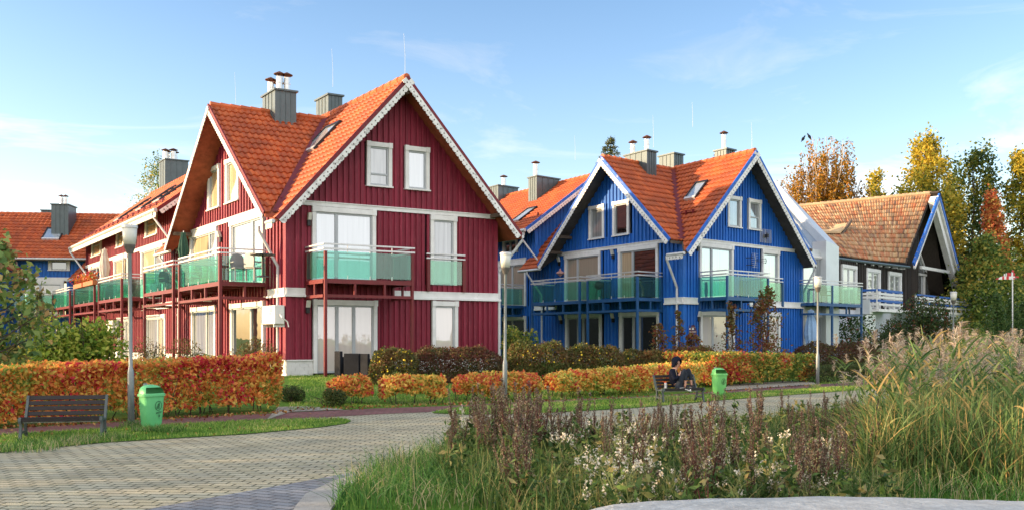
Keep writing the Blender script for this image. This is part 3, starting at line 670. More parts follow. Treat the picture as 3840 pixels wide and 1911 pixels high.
    FR.box(tb,-.0,.11,.0,.062,zp,mainz(0)-.1,1); FL.box(tb,-.063,.11*kL,.0,.062,zp,mainz(0)-.1,1); tb.build('corner_board',[M['white'],T('wall')],h); tb=MB()
    FR.box(tb,Wd-.11,Wd+.03,.0,.062,zp,mainz(Wd)-.1,1); tb.build('corner_board',[M['white'],T('wall')],h)
    def bands(nm,fa,s0,s1,*rows):
        b=MB()
        for z,hh,d in rows: fa.box(b,s0,s1,.0,d,z,z+hh)
        b.build(nm,M['white'],h)
    sR=S['bandR']; sL=S['bandL']
    bands('trim_band',FR,sR[0],sR[1],(z2-.15,.13,.085),(z2-.02,.03,.12))
    for (a,b) in sL: bands('trim_band',FL,a,b,(z2-.15,.13,.085),(z2-.02,.03,.12))
    def cornice(fa,s0,s1):
        bands('cornice',fa,s0,s1,(fz-.30,.075,.13),(fz-.225,.03,.09),(fz-.195,.16,.075),(fz-.035,.04,.09))
    for (a,b) in S['cornR']: cornice(FR,a,b)
    for (a,b) in S['cornL']: cornice(FL,a,b)
    bands('plinth_cap',FR,-.02,S['plR'],(zp-.042,.042,.07))
    for (a,b) in S['plL']: bands('plinth_cap',FL,a,b,(zp-.042,.042,.07))
    for o,panes,kw in WR: window(FR,*o,h,panes,**kw)
    for o,panes,kw in WL: window(FL,*o,h,panes,k=kL,**kw)
    # ---- roofs
    e_main=P(-ou,-ovv,ez); tdir=(eu*(um+ou)+V((0,0,apz-ez))); Tm=tdir.length
    rp=MB()
    # boarded undersides (soffits) and roof bodies
    def roofbody(pts,nm='roof'):
        b=MB(); b.prism([V(p)-V((0,0,.03)) for p in pts],V((0,0,-.11))); return b.build(nm,M['soffit' if S['c']=='red' else 'soffitgrey'],h)
    uv_=um-(apz-cz)/sl    # where the cross ridge meets the main slope
    vr=S['cvr']; vl=S['cvl']; cu=-.9
    zr,zl=crossz(vr),crossz(vl)
    uA=um-(apz-zr)/sl; uB=um-(apz-zl)/sl      # feet of the two valleys on the main slope
    n1=ev*(uv_-uA)-eu*(cv-vr); n1=n1 if n1.dot(ev)>0 else -n1          # vertical planes along the valleys
    n2=ev*(uv_-uB)-eu*(cv-vl); n2=n2 if n2.dot(ev)>0 else -n2
    eR=vr+(cv-vr)*(-ou-uA)/(uv_-uA); eL=vl+(cv-vl)*(-ou-uB)/(uv_-uB)   # where they reach the eave
    r1=roofbody([P(-ou,-ovv,ez),P(um,-ovv,apz),P(um,cv,apz),P(uv_,cv,cz),P(-ou,eR,ez)])
    vcl=S['vcat']; vcr=dvb-.35                     # short strips of the low eave left of the cross gable and at the far end
    r1b=roofbody([P(-ou,eL,ez),P(uv_,cv,cz),P(um,cv,apz),P(um,vcl,apz),P(-ou,vcl,ez)])
    r1c=roofbody([P(-ou,vcr,ez),P(um,vcr,apz),P(um,v_end,apz),P(-ou,v_end,ez)])
    r2=roofbody([P(um,-ovv,apz),P(2*um+ou,-ovv,ez),P(2*um+ou,v_end,ez),P(um,v_end,apz)])
    r3=roofbody([P(cu,vr,zr),P(cu,cv,cz),P(uv_,cv,cz),P(uA,vr,zr)])
    r4=roofbody([P(cu,cv,cz),P(cu,vl,zl),P(uB,vl,zl),P(uv_,cv,cz)])
    r5=roofbody([P(-ou-.2,dva,dormz(-ou-.2)),P(um,dva,dormz(um)),P(um,dvb,dormz(um)),P(-ou-.2,dvb,dormz(-ou-.2))])
    r6=roofbody([P(um,dva,dormz(um)),P(um+3,dva,dormz(um)-3*dsl),P(um+3,dvb,dormz(um)-3*dsl),P(um,dvb,dormz(um))])
    tk=S['tk']; th=.36
    pv=P(uv_,cv,0)
    rooftiles('roof_tiles',e_main,ev*1.0,tdir,cv+ovv,Tm,.24*tk,th,M['tile'],r1,clips=[(pv,n1)])
    rooftiles('roof_tiles',P(-ou,min(eL,cv),ez),ev*1.0,tdir,vcl-min(eL,cv),Tm,.24*tk,th,M['tile'],r1b,clips=[(pv,-n2),(P(0,cv,0),-ev)])
    rooftiles('roof_tiles',P(-ou,vcr,ez),ev*1.0,tdir,v_end-vcr,Tm,.24*tk,th,M['tile'],r1c)
    rooftiles('roof_tiles',P(2*um+ou,-ovv,ez),ev,(-eu*(um+ou)+V((0,0,apz-ez))),v_end+ovv,Tm,.24*tk,th,M['tile'],r2,sub=2)
    td=ev*(cv-vr)+V((0,0,cz-zr)); 
    rooftiles('roof_tiles',P(cu,vr,zr),eu,td,uv_+.9+.25,td.length,.235,th*1.18,M['tile'],r3,clips=[(pv,-n1)])
    td=-ev*(vl-cv)+V((0,0,cz-zl)); rooftiles('roof_tiles',P(cu,vl,zl),eu,td,uv_+.9+.2,td.length,.235,th*1.1,M['tile'],r4,sub=3,clips=[(pv,n2)])
    td=eu*(um+ou+.2)+V((0,0,dsl*(um+ou+.2))); rooftiles('roof_tiles',P(-ou-.2,dva,dormz(-ou-.2)),ev,td,dvb-dva,td.length,.24*tk,th,M['tile'],r5)
    # ridge tiles
    ridgeline(r1,P(um,-ovv+.05,apz+.05),P(um,cv+4,apz+.05),step=.40*tk); ridgeline(r5,P(um,dva,dormz(um)+.05),P(um,dvb,dormz(um)+.05),step=.42*tk)
    ridgeline(r3,P(cu+.05,cv,cz+.05),P(uv_,cv,cz+.05))
    # valley: dark red metal laid between the two slopes
    vb=MB(); a=P(uA,vr,zr+.02); b=P(uv_,cv,cz+.02); n=V((0,0,1)); d=(b-a).normalized(); sx=d.cross(n).normalized()*S['valw']
    up=V((0,0,.05)); vb.hexa([a-sx+up,a+sx+up,b+sx+up,b-sx+up],[a-sx+up*2.2,a+sx+up*2.2,b+sx+up*2.2,b-sx+up*2.2]); vb.build('valley_flashing',M['flash'],r3)
    # verges
    o_=-ev; tm=T('trim'); up=V((0,0,.06))
    barge(r1,P(-ou,-ovv,ez)+up,P(um,-ovv,apz)+up,o_,tm,h=.22); barge(r2,P(2*um+ou,-ovv,ez)+up,P(um,-ovv,apz)+up,o_,tm,h=.22)
    barge(r3,P(cu,vr,zr)+up,P(cu,cv,cz)+up,-eu,tm,h=.22); barge(r4,P(cu,vl,zl)+up,P(cu,cv,cz)+up,-eu,tm,h=.22)
    barge(r5,P(-ou-.2,dva,dormz(-ou-.2))+up,P(um-.5,dva,dormz(um-.5))+up,-ev,tm,h=.24)
    # eaves: gutters, lace under the row eave, downpipes
    gutterpipe(r1,P(-ou-.06,-ovv+.02,ez-.06),P(-ou-.06,vr+.35,ez-.06)); gutterpipe(r1b,P(-ou-.06,vl-.1,ez-.06),P(-ou-.06,vcl,ez-.06)); gutterpipe(r1c,P(-ou-.06,vcr,ez-.06),P(-ou-.06,v_end,ez-.06))
    barge(r1c,P(-ou,vcr,ez)+V((0,0,.06)),P(um*.5-ou*.5,vcr,(ez+apz)/2)+V((0,0,.06)),-ev,T('trim'),h=.22)
    gutterpipe(r2,P(2*um+ou+.06,-ovv+.02,ez-.06),P(2*um+ou+.06,v_end,ez-.06)); gutterpipe(r5,P(-ou-.28,dva-.1,dz0-.2*dsl-.05),P(-ou-.28,dvb+.1,dz0-.2*dsl-.05),r=.085)
    barge(r5,P(-ou-.18,dva,dz0-.2*dsl-.08),P(-ou-.18,dvb,dz0-.2*dsl-.08),-eu,M['lace'],h=.07,hl=.28)
    barge(r1,P(-ou-.02,-ovv+.1,ez-.09),P(-ou-.02,vr+.3,ez-.09),-eu,M['lace'],h=.05,hl=.2)
    zz=ez-.1
    downpipe(h,[P(-ou-.06,S['dp'],zz),P(-ou-.06,S['dp'],zz-.15),P(-.08,S['dp']+.0,zz-1.35),P(-.08,S['dp'],zz-1.5),P(-.08,S['dp'],zg+.1)],.055)
    downpipe(h,[P(2*um+ou+.06,-ovv+.1,zz),P(2*um+ou+.06,-ovv+.1,zz-.12),P(Wd+.1,-.05,zz-1.25),P(Wd+.1,-.05,zz-1.4),P(Wd+.1,-.05,zg+.1)],.055)
    zd=dz0-.2*dsl-.1
    downpipe(h,[P(-ou-.28,dvb-.1,zd),P(-ou-.28,dvb-.1,zd-.2),P(-.1,dvb-2.0*kL*.5,zd-1.9),P(-.1,dvb-2.0*kL*.5,zd-2.1),P(-.1,dvb-2.0*kL*.5,ez)],.06)
    downpipe(h,[P(-ou-.28,dva+.5,zd),P(-ou-.28,dva+.5,zd-.15),P(-.1,dva-.4,zd-1.75),P(-.1,dva-.4,zd-1.9),P(-.1,dva-.4,ez)],.05)
    downpipe(h,[P(-ou-.06,dva,zz),P(-ou-.06,dva,zz-.12),P(-.1,dva-.7*kL*.6,zz-1.3),P(-.1,dva-.7*kL*.6,zz-1.45),P(-.1,dva-.7*kL*.6,zg)],.05)
    # timber brackets carrying the verges
    for fa,s_,z,w,d in [(FR,.18,z2+.05,.08,ovv-.02),(FR,Wd-.25,z2+.02,.08,ovv-.02),(FR,um,apz-.42,.08,ovv-.02),(FL,cv,cz-.30,.12,.86)]+[(FL,v,crossz(v)-.27,.1,.86) for v in S['brL']]:
        bk=MB(); fa.box(bk,s_-w,s_+w,.0,d,z-.15,z); bk.build('eave_bracket',M['timber'],h)
    # chimneys, skylights
    def onroof(px,py,fam):
        e=1e-3; Z={'main':mainz_l,'cross':lambda u,v: cz-cs*(cv-v),'dorm':lambda u,v: dormz(u),'right':lambda u,v: apz-sl*(u-um)}[fam]
        dx,dz=(px-CX)/F,(HY-py)/F; D_=V((dx,1,0)); det=eu.x*ev.y-eu.y*ev.x
        def uvz(t): q=D_*t-C; return ((q.x*ev.y-q.y*ev.x)/det,(eu.x*q.y-eu.y*q.x)/det,EYE+dz*t)
        f=lambda t: uvz(t)[2]-Z(*uvz(t)[:2]); t0,t1=20.,21.
        a,b=f(t0),f(t1); t=t0-a*(t1-t0)/(b-a); return uvz(t)+(t,)
    mainz_l=lambda u,v: apz-sl*(um-u)
    for (fam,xl,xn,xr,yt,yb,fl) in S['chim']:
        u0,v0,zb_,t=onroof(xn,yb,fam); z1=EYE+(HY-yt)/F*t-.07
        FRx=Fac(C+ev*v0,eu,-ev); FLx=Fac(C+eu*u0,ev,-eu); u1=FRx.px(xr,yt)[0]; v1=FLx.px(xl,yt)[0]
        chimney(h,P,u0,u1,v0,v1,zb_-(v1-v0)*.8-1.2,z1,fl); print('chim',S['c'],fam,[round(q,2) for q in (u0,u1,v0,v1,zb_,z1)])
    for c in S['chim2']: chimney(h,P,*c[:6],c[6])
    nm=(eu*-sl+V((0,0,1))).normalized(); nd=(eu*-dsl+V((0,0,1))).normalized()
    for (fam,u,v,w,l) in S['sky']:
        if isinstance(u,tuple):
            fm='main' if fam=='main' else 'dorm'; (ua,va,_,_),(ub,vb_,_,_),(uc,vc_,_,_)=onroof(*u,fm),onroof(*v,fm),onroof(*w,fm)     # lower right, lower left, upper right
            u,v,w,l=ua,va,abs(vb_-va),abs(uc-ua)*math.hypot(1,sl if fam=='main' else dsl)
        if fam=='main': skylight(r1,P(u,v,mainz(u)),ev,tdir,w,l,nm)
        else: skylight(r5,P(u,v,dormz(u)),ev,eu+V((0,0,dsl)),w,l,nd)
    for (u,v,L,fam) in S['guard']:     # snow guards
        g=MB(); z=(mainz if fam=='main' else dormz)(u)
        for q in (.14,.22): g.tube([P(u,v,z+q),P(u,v+L,z+q)],.02,6)
        k=max(2,int(L/1.2))
        for i in range(k): g.box(P(u-.03,v+L*(i+.3)/k,z),eu*.1,ev*.04,V((0,0,.25)))
        g.build('snow_guard',M['redmetal'],r1 if fam=='main' else r5)
    for (u,v,z,L) in S['rods']:
        g=MB(); g.tube([P(u,v,z),P(u,v,z+L*.5),P(u,v,z+L)+eu*-.05],[.014,.010,.006],5); g.build('lightning_rod',M['steel'],h)
    for (fa,s,z,k) in S['lamps']: walllamp(FR if fa=='R' else FL,h,s,z,k)
    # balconies
    for (fa,s0,s1,D,posts,gl,lf,rt,wp,k,dv) in S['balc']:
        balcony(FR if fa=='R' else FL,s0,s1,D,h,zf,S['c']+'metal',posts,gl,lf,rt,wp,k=k,zground=zg-.1,divs=dv)
    for (s0,s1) in S['jul']:          # balcony rail right before the french window
        b=MB(); 
        for s_ in (s0,s1): FR.box(b,s_-.06,s_+.06,.04,.16,zf-.25,zf+.92)
        jb=b.build('french_balcony',M[S['c']+'metal'],h); r=MB()
        for z in (zf+.95,zf+1.11): FR.box(r,s0-.06,s1+.06,.07,.12,z,z+.05)
        r.build('handrail',M['zincrail'],jb); g=MB(); FR.box(g,s0+.07,s1-.07,.095,.105,zf+.02,zf+.90); g.build('glass_panel',M['glasspale'],jb)
    return dict(zg=zg,zf=zf,h=h,P=P,FR=FR,FL=FL,eu=eu,ev=ev,mainz=mainz,dormz=dormz,crossz=crossz,r1=r1,r5=r5,tdir=tdir,Wd=Wd)
D2=dict(trim=.13,ttop=.18,sill=False); WN=dict(trim=.13,ttop=.16)
sky,net,cream,dark,blind,whitep='pane_sky','pane_net','pane_cream','pane_dark','pane_blind','pane_white'
zu=(3.62,6.20); zl=(.40,2.98)
RED=terrace(dict(name='red_house',label='long oxblood red board house with orange roof, gables and steel balconies',c='red',
  C=(-7.70,31),R=(-.61,35.1),vp=-480,zg=.35,apu=4.06,apz=10.93,ez=5.57,vcat=14.7,ou=.68,cv=5.72,cz=10.66,cs=.79,cl=.784,cvr=-.45,cvl=12.1,
  vend=38.2,vgab=12.5,dz0=7.72,dsl=.78,dva=13.7,dvb=35.7,zf=3.62,zled=3.36,zband=6.36,kL=1.5,tk=1.35,plR=.9,plL=[(-.02,2.0),(5.9,7.6),(11.2,15.4)],valw=.16,
  winR=[((1168.5,770),(1406.6,1047),zu,[(1,sky,None),(1.75,sky,None)],D2),((1612,806),(1709,1069),zu,[(1,net,None)],D2),
        ((1373,530),(1467,699),(7.10,8.66),[(1,net,.30)],WN),((1517,548),(1607,712),(7.10,8.66),[(1,sky,None)],WN),
        ((1173,1121),(1411.5,1395),(.42,2.98),[(1,whitep,None),(.85,whitep,None),(1,whitep,None)],dict(D2,bottom=0)),((1618,1125),(1714,1340),(.9,3.02),[(1,whitep,None)],D2)],
  winL=[((868,825),(993,1059),zu,[(1,sky,None),(2.2,sky,None)],D2),((717.6,869),(819.5,1080),zu,[(1,sky,None),(2.6,cream,None)],D2),
        ((784,631),(828,772),(6.98,8.70),[(1,cream,None)],WN),((851,605),(901,749),(6.98,8.70),[(1,cream,None)],WN),
        ((870,1146),(995,1332),zl,[(1,dark,None),(1.6,dark,None)],D2),((723,1167),(814,1160),zl,[(1,net,None),(1.6,net,None)],D2),((551,1191),(625,1180),(.40,2.80),[(1,cream,None),(1.6,net,None)],D2),
        ((533,928),(617,905),(3.62,6.26),[(1,sky,None),(1.6,cream,None)],D2),((431,960),(484,945),(3.62,6.26),[(1,cream,None),(1.6,cream,None)],D2),((338,995),(382,980),(3.62,6.26),[(1,dark,None),(1.6,dark,None)],D2),
        ((445,1200),(490,1190),(.40,2.80),[(1,net,None),(1.6,net,None)],D2),
        ((347,889.5),(382,949),(6.82,8.05),[(1,cream,.6)],WN),((440,856),(468,918),(6.82,7.95),[(1,cream,.6)],WN),((548.5,816),(594,881),(6.80,7.92),[(1,cream,.6)],WN)],
  bandR=(.45,8.1),bandL=[(1.9,12.4),(15.2,35.3)],cornR=[(-.14,.62),(3.9,8.33)],cornL=[(-.14,1.9),(14,20),(8.2,9.6)],dp=.62,
  brL=(11.0,2.1),
  chim=[('cross',984,1031.5,1111,331,460,[(.25,.75,.50,.13),(.42,.35,.62,.13),(.62,.75,.42,.13),(.78,.35,.62,.13)]),('main',1185,1231,1284,350,430,[]),('dorm',597,619,706,594,703,[(.12,.4,.55,.15),(.28,.7,.55,.15),(.45,.35,.6,.16),(.6,.7,.55,.16)])],chim2=[],
  sky=[('main',(1186,564),(1146,572),(1277,463),0),('d',.4,18.2,1.3,2.3),('d',.4,22.0,1.3,2.3),('d',.4,27.5,1.3,2.3)],
  guard=[(-.1,.2,1.6,'main'),(-.35,14.4,20.5,'d')],rods=[(4.06,-.6,10.95,1.6),(4.3,6.2,12.2,1.6),(3.3,15.6,12.9,2.0)],
  lamps=[('R',.74,5.72,1),('L',6.95,5.72,1.6),('R',.70,2.72,1)],
  balc=[('R',.66,3.86,1.6,[(.70,1),(3.82,1)],'glass',True,True,True,1,3),
        ('L',1.72,6.78,1.72,[(1.72,1),(6.78,1)],'glass',True,True,True,1.5,3),('L',7.75,12.5,1.7,[(7.75,1),(12.5,1)],'glass',True,True,False,1.5,3),
        ('L',17.0,22.4,1.7,[(17.0,1),(22.4,1)],'glass',True,True,False,1.5,3),('L',23.6,29.6,1.7,[(23.6,1),(29.6,1)],'glass',True,True,False,1.5,3),('L',31.1,37.6,1.7,[(31.1,1),(37.6,1)],'glass',True,True,False,1.5,3)],
  jul=[(5.24,6.72)]))
bu=(3.42,5.92); bl=(.45,2.86)
BLU=terrace(dict(name='blue_house',label='cobalt blue board house with orange roof and two lace trimmed gables facing the path',c='blue',
  C=(7.55,40),R=(14.76,46.2),vp=-300,zg=.30,apu=4.46,apz=10.33,ez=5.33,vcat=12.1,ou=.72,cv=4.72,cz=10.27,cs=.92,cl=.90,cvr=-.05,cvl=10.1,
  vend=30,vgab=10.9,dz0=7.6,dsl=.66,dva=11.25,dvb=30,zf=3.44,zled=3.44,zband=6.08,kL=1.22,tk=1.05,plR=.9,plL=[(-.02,1.4)],valw=.17,
  winR=[((2620.7,909),(2747,1113),bu,[(1,sky,None),(1.85,sky,None)],D2),((2855,937.6),(2919,1128),bu,[(1,sky,None)],D2),
        ((2726,732),(2777,855),(6.82,8.25),[(1,net,None)],WN),((2803.6,743),(2850.6,863),(6.82,8.26),[(1,net,.45)],WN),
        ((2624,1164),(2751,1300),bl,[(1,whitep,None),(1.85,whitep,None)],D2),((2861,1169),(2922,1250),(.9,2.9),[(1,whitep,None)],D2)],
  winL=[((2321,928),(2471,1117),bu,[(1.9,dark,None),(1,cream,None)],D2),((2120,951),(2254,1131),bu,[(1.9,blind,None),(1,blind,None)],D2),
        ((2211,775),(2268.7,890),(6.57,8.2),[(1,net,None)],WN),((2300,761),(2362,875),(6.57,8.2),[(1,dark,None)],WN),
        ((2325,1172),(2474,1166),bl,[(1.5,dark,None),(.5,dark,None),(1,dark,None)],D2),((2122.5,1183),(2257,1178),bl,[(1.5,dark,None),(.5,dark,None),(1,dark,None)],D2),
        ((1888,896),(1942,940),(6.5,7.3),[(1,dark,None),(1,dark,None)],WN),((1872,985),(1975,1100),(3.42,5.92),[(1,blind,None),(1,blind,None)],D2),((1872,1195),(1975,1100),bl,[(1,dark,None),(1,dark,None)],D2)],
  bandR=(.5,8.75),bandL=[(1.0,10.0),(12.3,20)],cornR=[(-.14,.95),(4.9,9.55)],cornL=[(-.14,1.15),(9.4,11.5)],dp=.32,
  brL=(9.0,8.2,1.2,3.0),
  chim=[('cross',2342,2426,2462,560,655,[(.3,.75,.50,.13),(.6,.25,.62,.13)]),('main',2471,2527,2563,571,640,[]),('main',2680,2723,2756,554,588,[(.4,.5,.72,.12)]),('dorm',1981,2012.6,2098,657,752,[(.14,.5,.75,.15)]),('dorm',1835,1868,1943,692,760,[(.5,.5,.6,.15)])],chim2=[(6.3,7.3,2.6,4.0,6.5,10.62,[(.35,.6,.35,.12),(.7,.3,.4,.12)])],
  sky=[('main',(2612,747),(2563,759),(2656,682),0),('d',(1950,832),(1927,829),(2012,781),0)],
  guard=[(.0,.25,.9,'main'),(.3,11.6,.01,'d'),(1.25,.35,.9,'main')],rods=[(4.46,-.55,10.4,1.3),(3.4,2.4,11.9,1.2),(4.4,6.2,11.7,1.7),(5.2,14.0,12.4,1.5)],
  lamps=[('R',.95,5.72,1),('L',4.75,5.68,1.25),('L',9.15,5.65,1.25),('R',1.0,2.62,1),('L',9.0,2.6,1.2),('L',4.75,2.62,1.25)],
  balc=[('R',1.05,4.2,1.75,[(1.09,1),(4.16,1)],'glass',True,True,True,1,3),
        ('L',1.32,4.95,1.7,[(1.36,1),(4.91,1)],'glass',True,True,True,1.2,3),('L',5.5,9.6,1.7,[(5.54,1),(9.56,1)],'glass',True,True,False,1.2,3),
        ('L',12.6,16.5,1.7,[(12.64,1),(16.46,1)],'glass',True,True,False,1.2,3)],
  jul=[(5.85,7.63)]))
# ---------------------------------------------------------------- pale glazed building between the blue house and the brown house
def simple_house(name,label,base): return empty(name,base,label,'house')
eb=BLU['eu']; evb=BLU['ev']
SF=Fac((15.3,47.6),(eb.x,eb.y),(-evb.x,-evb.y))
sv=simple_house('glazed_house','pale silver metal clad house with sloping glass roof squeezed between blue and brown houses',SF.P(0,0,.3))
mb=MB(); s_r=SF.px(3100,1100)[0]; s_f=SF.px(3146,1000,.35)[0]
zt=SF.px(3100,940)[1]
SF.box(mb,-1.5,s_r,-6,-.02,.0,zt); mb.build('wall',M['silver'],sv)
# fin wall: rises with the glass roof, then drops to the ground
fm=MB(); a=[SF.px(x,y,.35) for x,y in ((3146,925),(3146,1300),(3098,1300),(3098,902))]
fm.prism([SF.P(s,.35,z) for s,z in a],(SF.out*-.9)); 
top=[at(2908,676,56.5),at(3140,921,49.6),at(3098,902,49.2),at(2893,700,56.0)]
low=[p-V((0,0,.85)) for p in top]
fm.hexa(low,top)
for i in range(9):
    t=(i+.5)/9; p=top[3]+(top[2]-top[3])*t; q=low[3]+(low[2]-low[3])*t; fm.box(q+SF.out*.01,(top[2]-top[3])*.006,SF.out*.03,p-q)
fm.build('parapet_fin',M['silver'],sv)
gr=MB(); quad=[at(2985,938,49.0),at(3100,938,49.5),at(2925,735,56.0),at(2830,700,55.5)]
gr.prism(quad,(0,0,-.05)); g=gr.build('glass_roof',panemat('sloping_glass',(.20,.25,.31),.42),sv)
bars=MB()
def lerp(a,b,t): return a+(b-a)*t
for t in (0,.33,.66): bars.tube([lerp(quad[0],quad[3],t)+V((0,0,.03)),lerp(quad[1],quad[2],t)+V((0,0,.03))],.05,6)
for t in (.0,.5,.97): bars.tube([lerp(quad[0],quad[1],t)+V((0,0,.03)),lerp(quad[3],quad[2],t)+V((0,0,.03))],.05,6)
bars.build('glazing_bars',M['silver'],g)
s0=SF.px(3008,1000)[0]; s1=SF.px(3062,1000)[0]; s2=SF.px(3097,1000)[0]
window(SF,s0,s2,3.45,6.0,sv,[(1,'pane_sky',None),(1,'pane_net',None)],trim=.05,ttop=.1,sill=False,blocks=False,frame='framewhite')
window(SF,s0+.1,s2-.1,.4,2.9,sv,[(1.3,'pane_cream',None),(.5,'pane_net',None)],trim=.12,ttop=.15,sill=False)
bs0=SF.px(3122,1053,1.6)[0]; bs1=SF.px(3234,1062,1.6)[0]
balcony(SF,bs0-1.75,bs1-.02,1.6,sv,3.42,'bluemetal',[(bs0,1),(bs1-.06,1)],'glasspale',True,True,True,k=1.1,zground=.2)
# ---------------------------------------------------------------- dark brown timber house
K=1.12
BF=Fac((16.6*K,46.0*K),(.665,.747),(.747,-.665))
bh=simple_house('brown_house','dark brown board house with mottled tile roof and an open blue edged gable',V((16.6*K,46*K,.3)))
E0,E1,A1,A0=at(3110,949,45.9*K),at(3391,984,52.6*K),at(3490,728,57.0*K),at(2950,781,58.5*K)
def bil(s,t): return lerp(lerp(E0,E1,s),lerp(A0,A1,s),t)
bm=bmesh.new(); uvl=bm.loops.layers.uv.new('UVMap'); nc,nr,sub=52,15,6; m=nc*sub+1
for r in range(nr):
    rows=[]
    jj=[random.uniform(-.02,.02) for _ in range(nc+1)]
    for t,hh in ((r/nr,-.02),(r/nr,.06),(min(1,(r+1)/nr+.005),.0)):
        row=[]
        for i in range(m):
            s=i/(m-1); x=(i%sub)/sub; pr=.04*math.sin(math.pi*x/.5) if x<.5 else -.02*math.sin(math.pi*(x-.5)/.5)
            n=((bil(min(1,s+.01),t)-bil(s-.01,t)).cross(bil(s,t+.01)-bil(s,t-.01))).normalized(); n=n if n.z>0 else -n
            sag=-.10*math.sin(math.pi*s*1.0)*(1-t)
            row.append(bm.verts.new(bil(s,t)+n*(pr+hh+jj[min(i//sub,nc)])+V((0,0,sag))))
        rows.append(row)
    for a,b in ((0,1),(1,2)):
        for i in range(m-1):
            f=bm.faces.new((rows[a][i],rows[a][i+1],rows[b][i+1],rows[b][i])); f.smooth=(a==1)
            for l in f.loops: l[uvl].uv=((i//sub)+.5,r+.5)
for v in bm.verts: v.co-=ORG[bh.name]
me=bpy.data.meshes.new('roof_tiles'); bm.to_mesh(me); bm.free()
rb=MB()
for i in range(12):
    for j in range(6): rb.hexa([bil(a,b)-V((0,0,.38)) for a,b in ((i/12,j/6),((i+1)/12,j/6),((i+1)/12,(j+1)/6),(i/12,(j+1)/6))],[bil(a,b)-V((0,0,.24)) for a,b in ((i/12,j/6),((i+1)/12,j/6),((i+1)/12,(j+1)/6),(i/12,(j+1)/6))])
rf=rb.build('roof',M['brown'],bh); link('roof_tiles',me,M['tileold'],rf)
ridgeline(rf,A0+V((0,0,.06)),A1+V((0,0,.06)),'tileold',r=.17,step=.45)
back=MB(); back.prism([A0,A1,A1+V((2.6,3.4,-7)),A0+V((1,6,-5))],(0,0,-.1)); back.build('roof_back',M['brown'],bh)
# corrugated strip, gutter and rafter ends along the eave
cg=MB(); n=90
for i in range(n):
    s=i/n; p=lerp(E0,E1,s)+V((0,0,-.18-.10*math.sin(math.pi*s))); q=lerp(E0,E1,(i+.55)/n)+V((0,0,-.18-.10*math.sin(math.pi*s)))
    cg.box(p+BF.out*.05,q-p,BF.out*.22,V((0,0,.09)))
cg.build('corrugated_edge',M['rattan'],bh)
gutterpipe(bh,E0+BF.out*.32+V((0,0,-.3)),E1+BF.out*.32+V((0,0,-.3)),'zinc',.08)
rt=MB()
for i in range(9):
    p=lerp(E0,E1,(i+.5)/9)+V((0,0,-.46)); rt.box(p-BF.out*.5,BF.es*.12,BF.out*.75,V((0,0,.16)))
rt.build('rafter_end',M['white'],bh)
sE1=BF.px(3391,984)[0]; sA=BF.px(3490,728)[0]; sK=BF.px(3443,900)[0]
def eavez(s): return 5.55+0.35*s/ sE1
EZ1=BF.px(3391,984)[1]; AZ=BF.px(3490,728)[1]
def btop(s): return EZ1-.45 if s<sE1-.2 else EZ1-.3+(AZ-EZ1)*(s-sE1)/(sA-sE1)
ops=[]
bw=[((3154,979),(3210,1150)),((3247,992),(3298,1160)),((3330,1007),(3377,1165))]
for a,b in bw:
    (p,z1),(q,z0)=BF.px(*a),BF.px(*b); ops.append([p,q,3.45,5.85])
cladding(BF,-.6,sK,3.3,btop,ops,.26,M['brown'],bh)
for o in ops: window(BF,*o,bh,[(1,'pane_net',None),(1,'pane_net',None)],trim=.16,ttop=.2,sill=False,blocks=False,frame='framewhite')
lw=MB(); BF.box(lw,-.6,BF.px(3600,1200)[0],-.25,-.01,-.2,3.28); lw.build('ground_floor_wall',M['render'],bh)
# open gable: blue verge boards, white inner frame, dark recess
sR,zR=BF.px(3594,1109); dpt=-BF.out
gf=MB()
def gpoly(k0,k1,z): pass
L0,L1,L2=(sE1,EZ1),(sA,AZ),(sR+.25,zR-.3)
def edge(mbx,p,q,w,d0,d1,off=0.):
    p2=V((p[0],0,p[1])); q2=V((q[0],0,q[1])); d=(q2-p2).normalized(); nn=V((-d.z,0,d.x)); 
    if nn.z>0: nn=-nn
    c=[p2+nn*off,q2+nn*off,q2+nn*(off+w),p2+nn*(off+w)]
    mbx.hexa([BF.P(x.x,d0,x.z) for x in c],[BF.P(x.x,d1,x.z) for x in c])
edge(gf,L0,(L1[0],L1[1]),.30,.50,.62); edge(gf,(L1[0]+.01,L1[1]-.01),L2,.30,.50,.62); gf.build('barge_board',M['bluetrim'],bh)
wf=MB(); edge(wf,(L0[0]+.1,L0[1]-.1),L1,.13,.46,.585,.30); edge(wf,L1,L2,.13,.46,.585,.30); edge(wf,L1,L2,.62,.05,.44,.32)
BF.box(wf,sK,BF.px(3545,1010)[0]+.5,.1,.25,BF.px(3500,1017)[1],BF.px(3500,1006)[1]); wf.build('white_trim',M['white'],bh)
rc=MB(); k=2.6
pts=[(sK,2.9),(sK,btop(sK)),(sA,AZ-.4),(sR,zR-.2),(sR,2.9)]
rc.poly([BF.P(s,-k,z) for s,z in pts])
for i in range(len(pts)):
    a,b=pts[i],pts[(i+1)%len(pts)]; rc.poly([BF.P(a[0],-.02,a[1]),BF.P(b[0],-.02,b[1]),BF.P(b[0],-k,b[1]),BF.P(a[0],-k,a[1])])
rc.build('loggia',pm('shadowed_black_boards',(.012,.010,.009),.85,.3,4,spec=.1),bh,fix=False)  # near-black board colour carries the shade of the deep recess
rr=MB(); rr.prism([BF.P(sA,.5,AZ+.05),BF.P(sR+.3,.5,zR-.35),BF.P(sR+.3,-6,zR-.35),BF.P(sA,-6,AZ+.05)],V((.12,-.05,.12))); rr.build('roof_right',M['brown'],bh)
iw=MB(); a=BF.px(3443,943,-1.2); b=BF.px(3497,1092,-1.2)
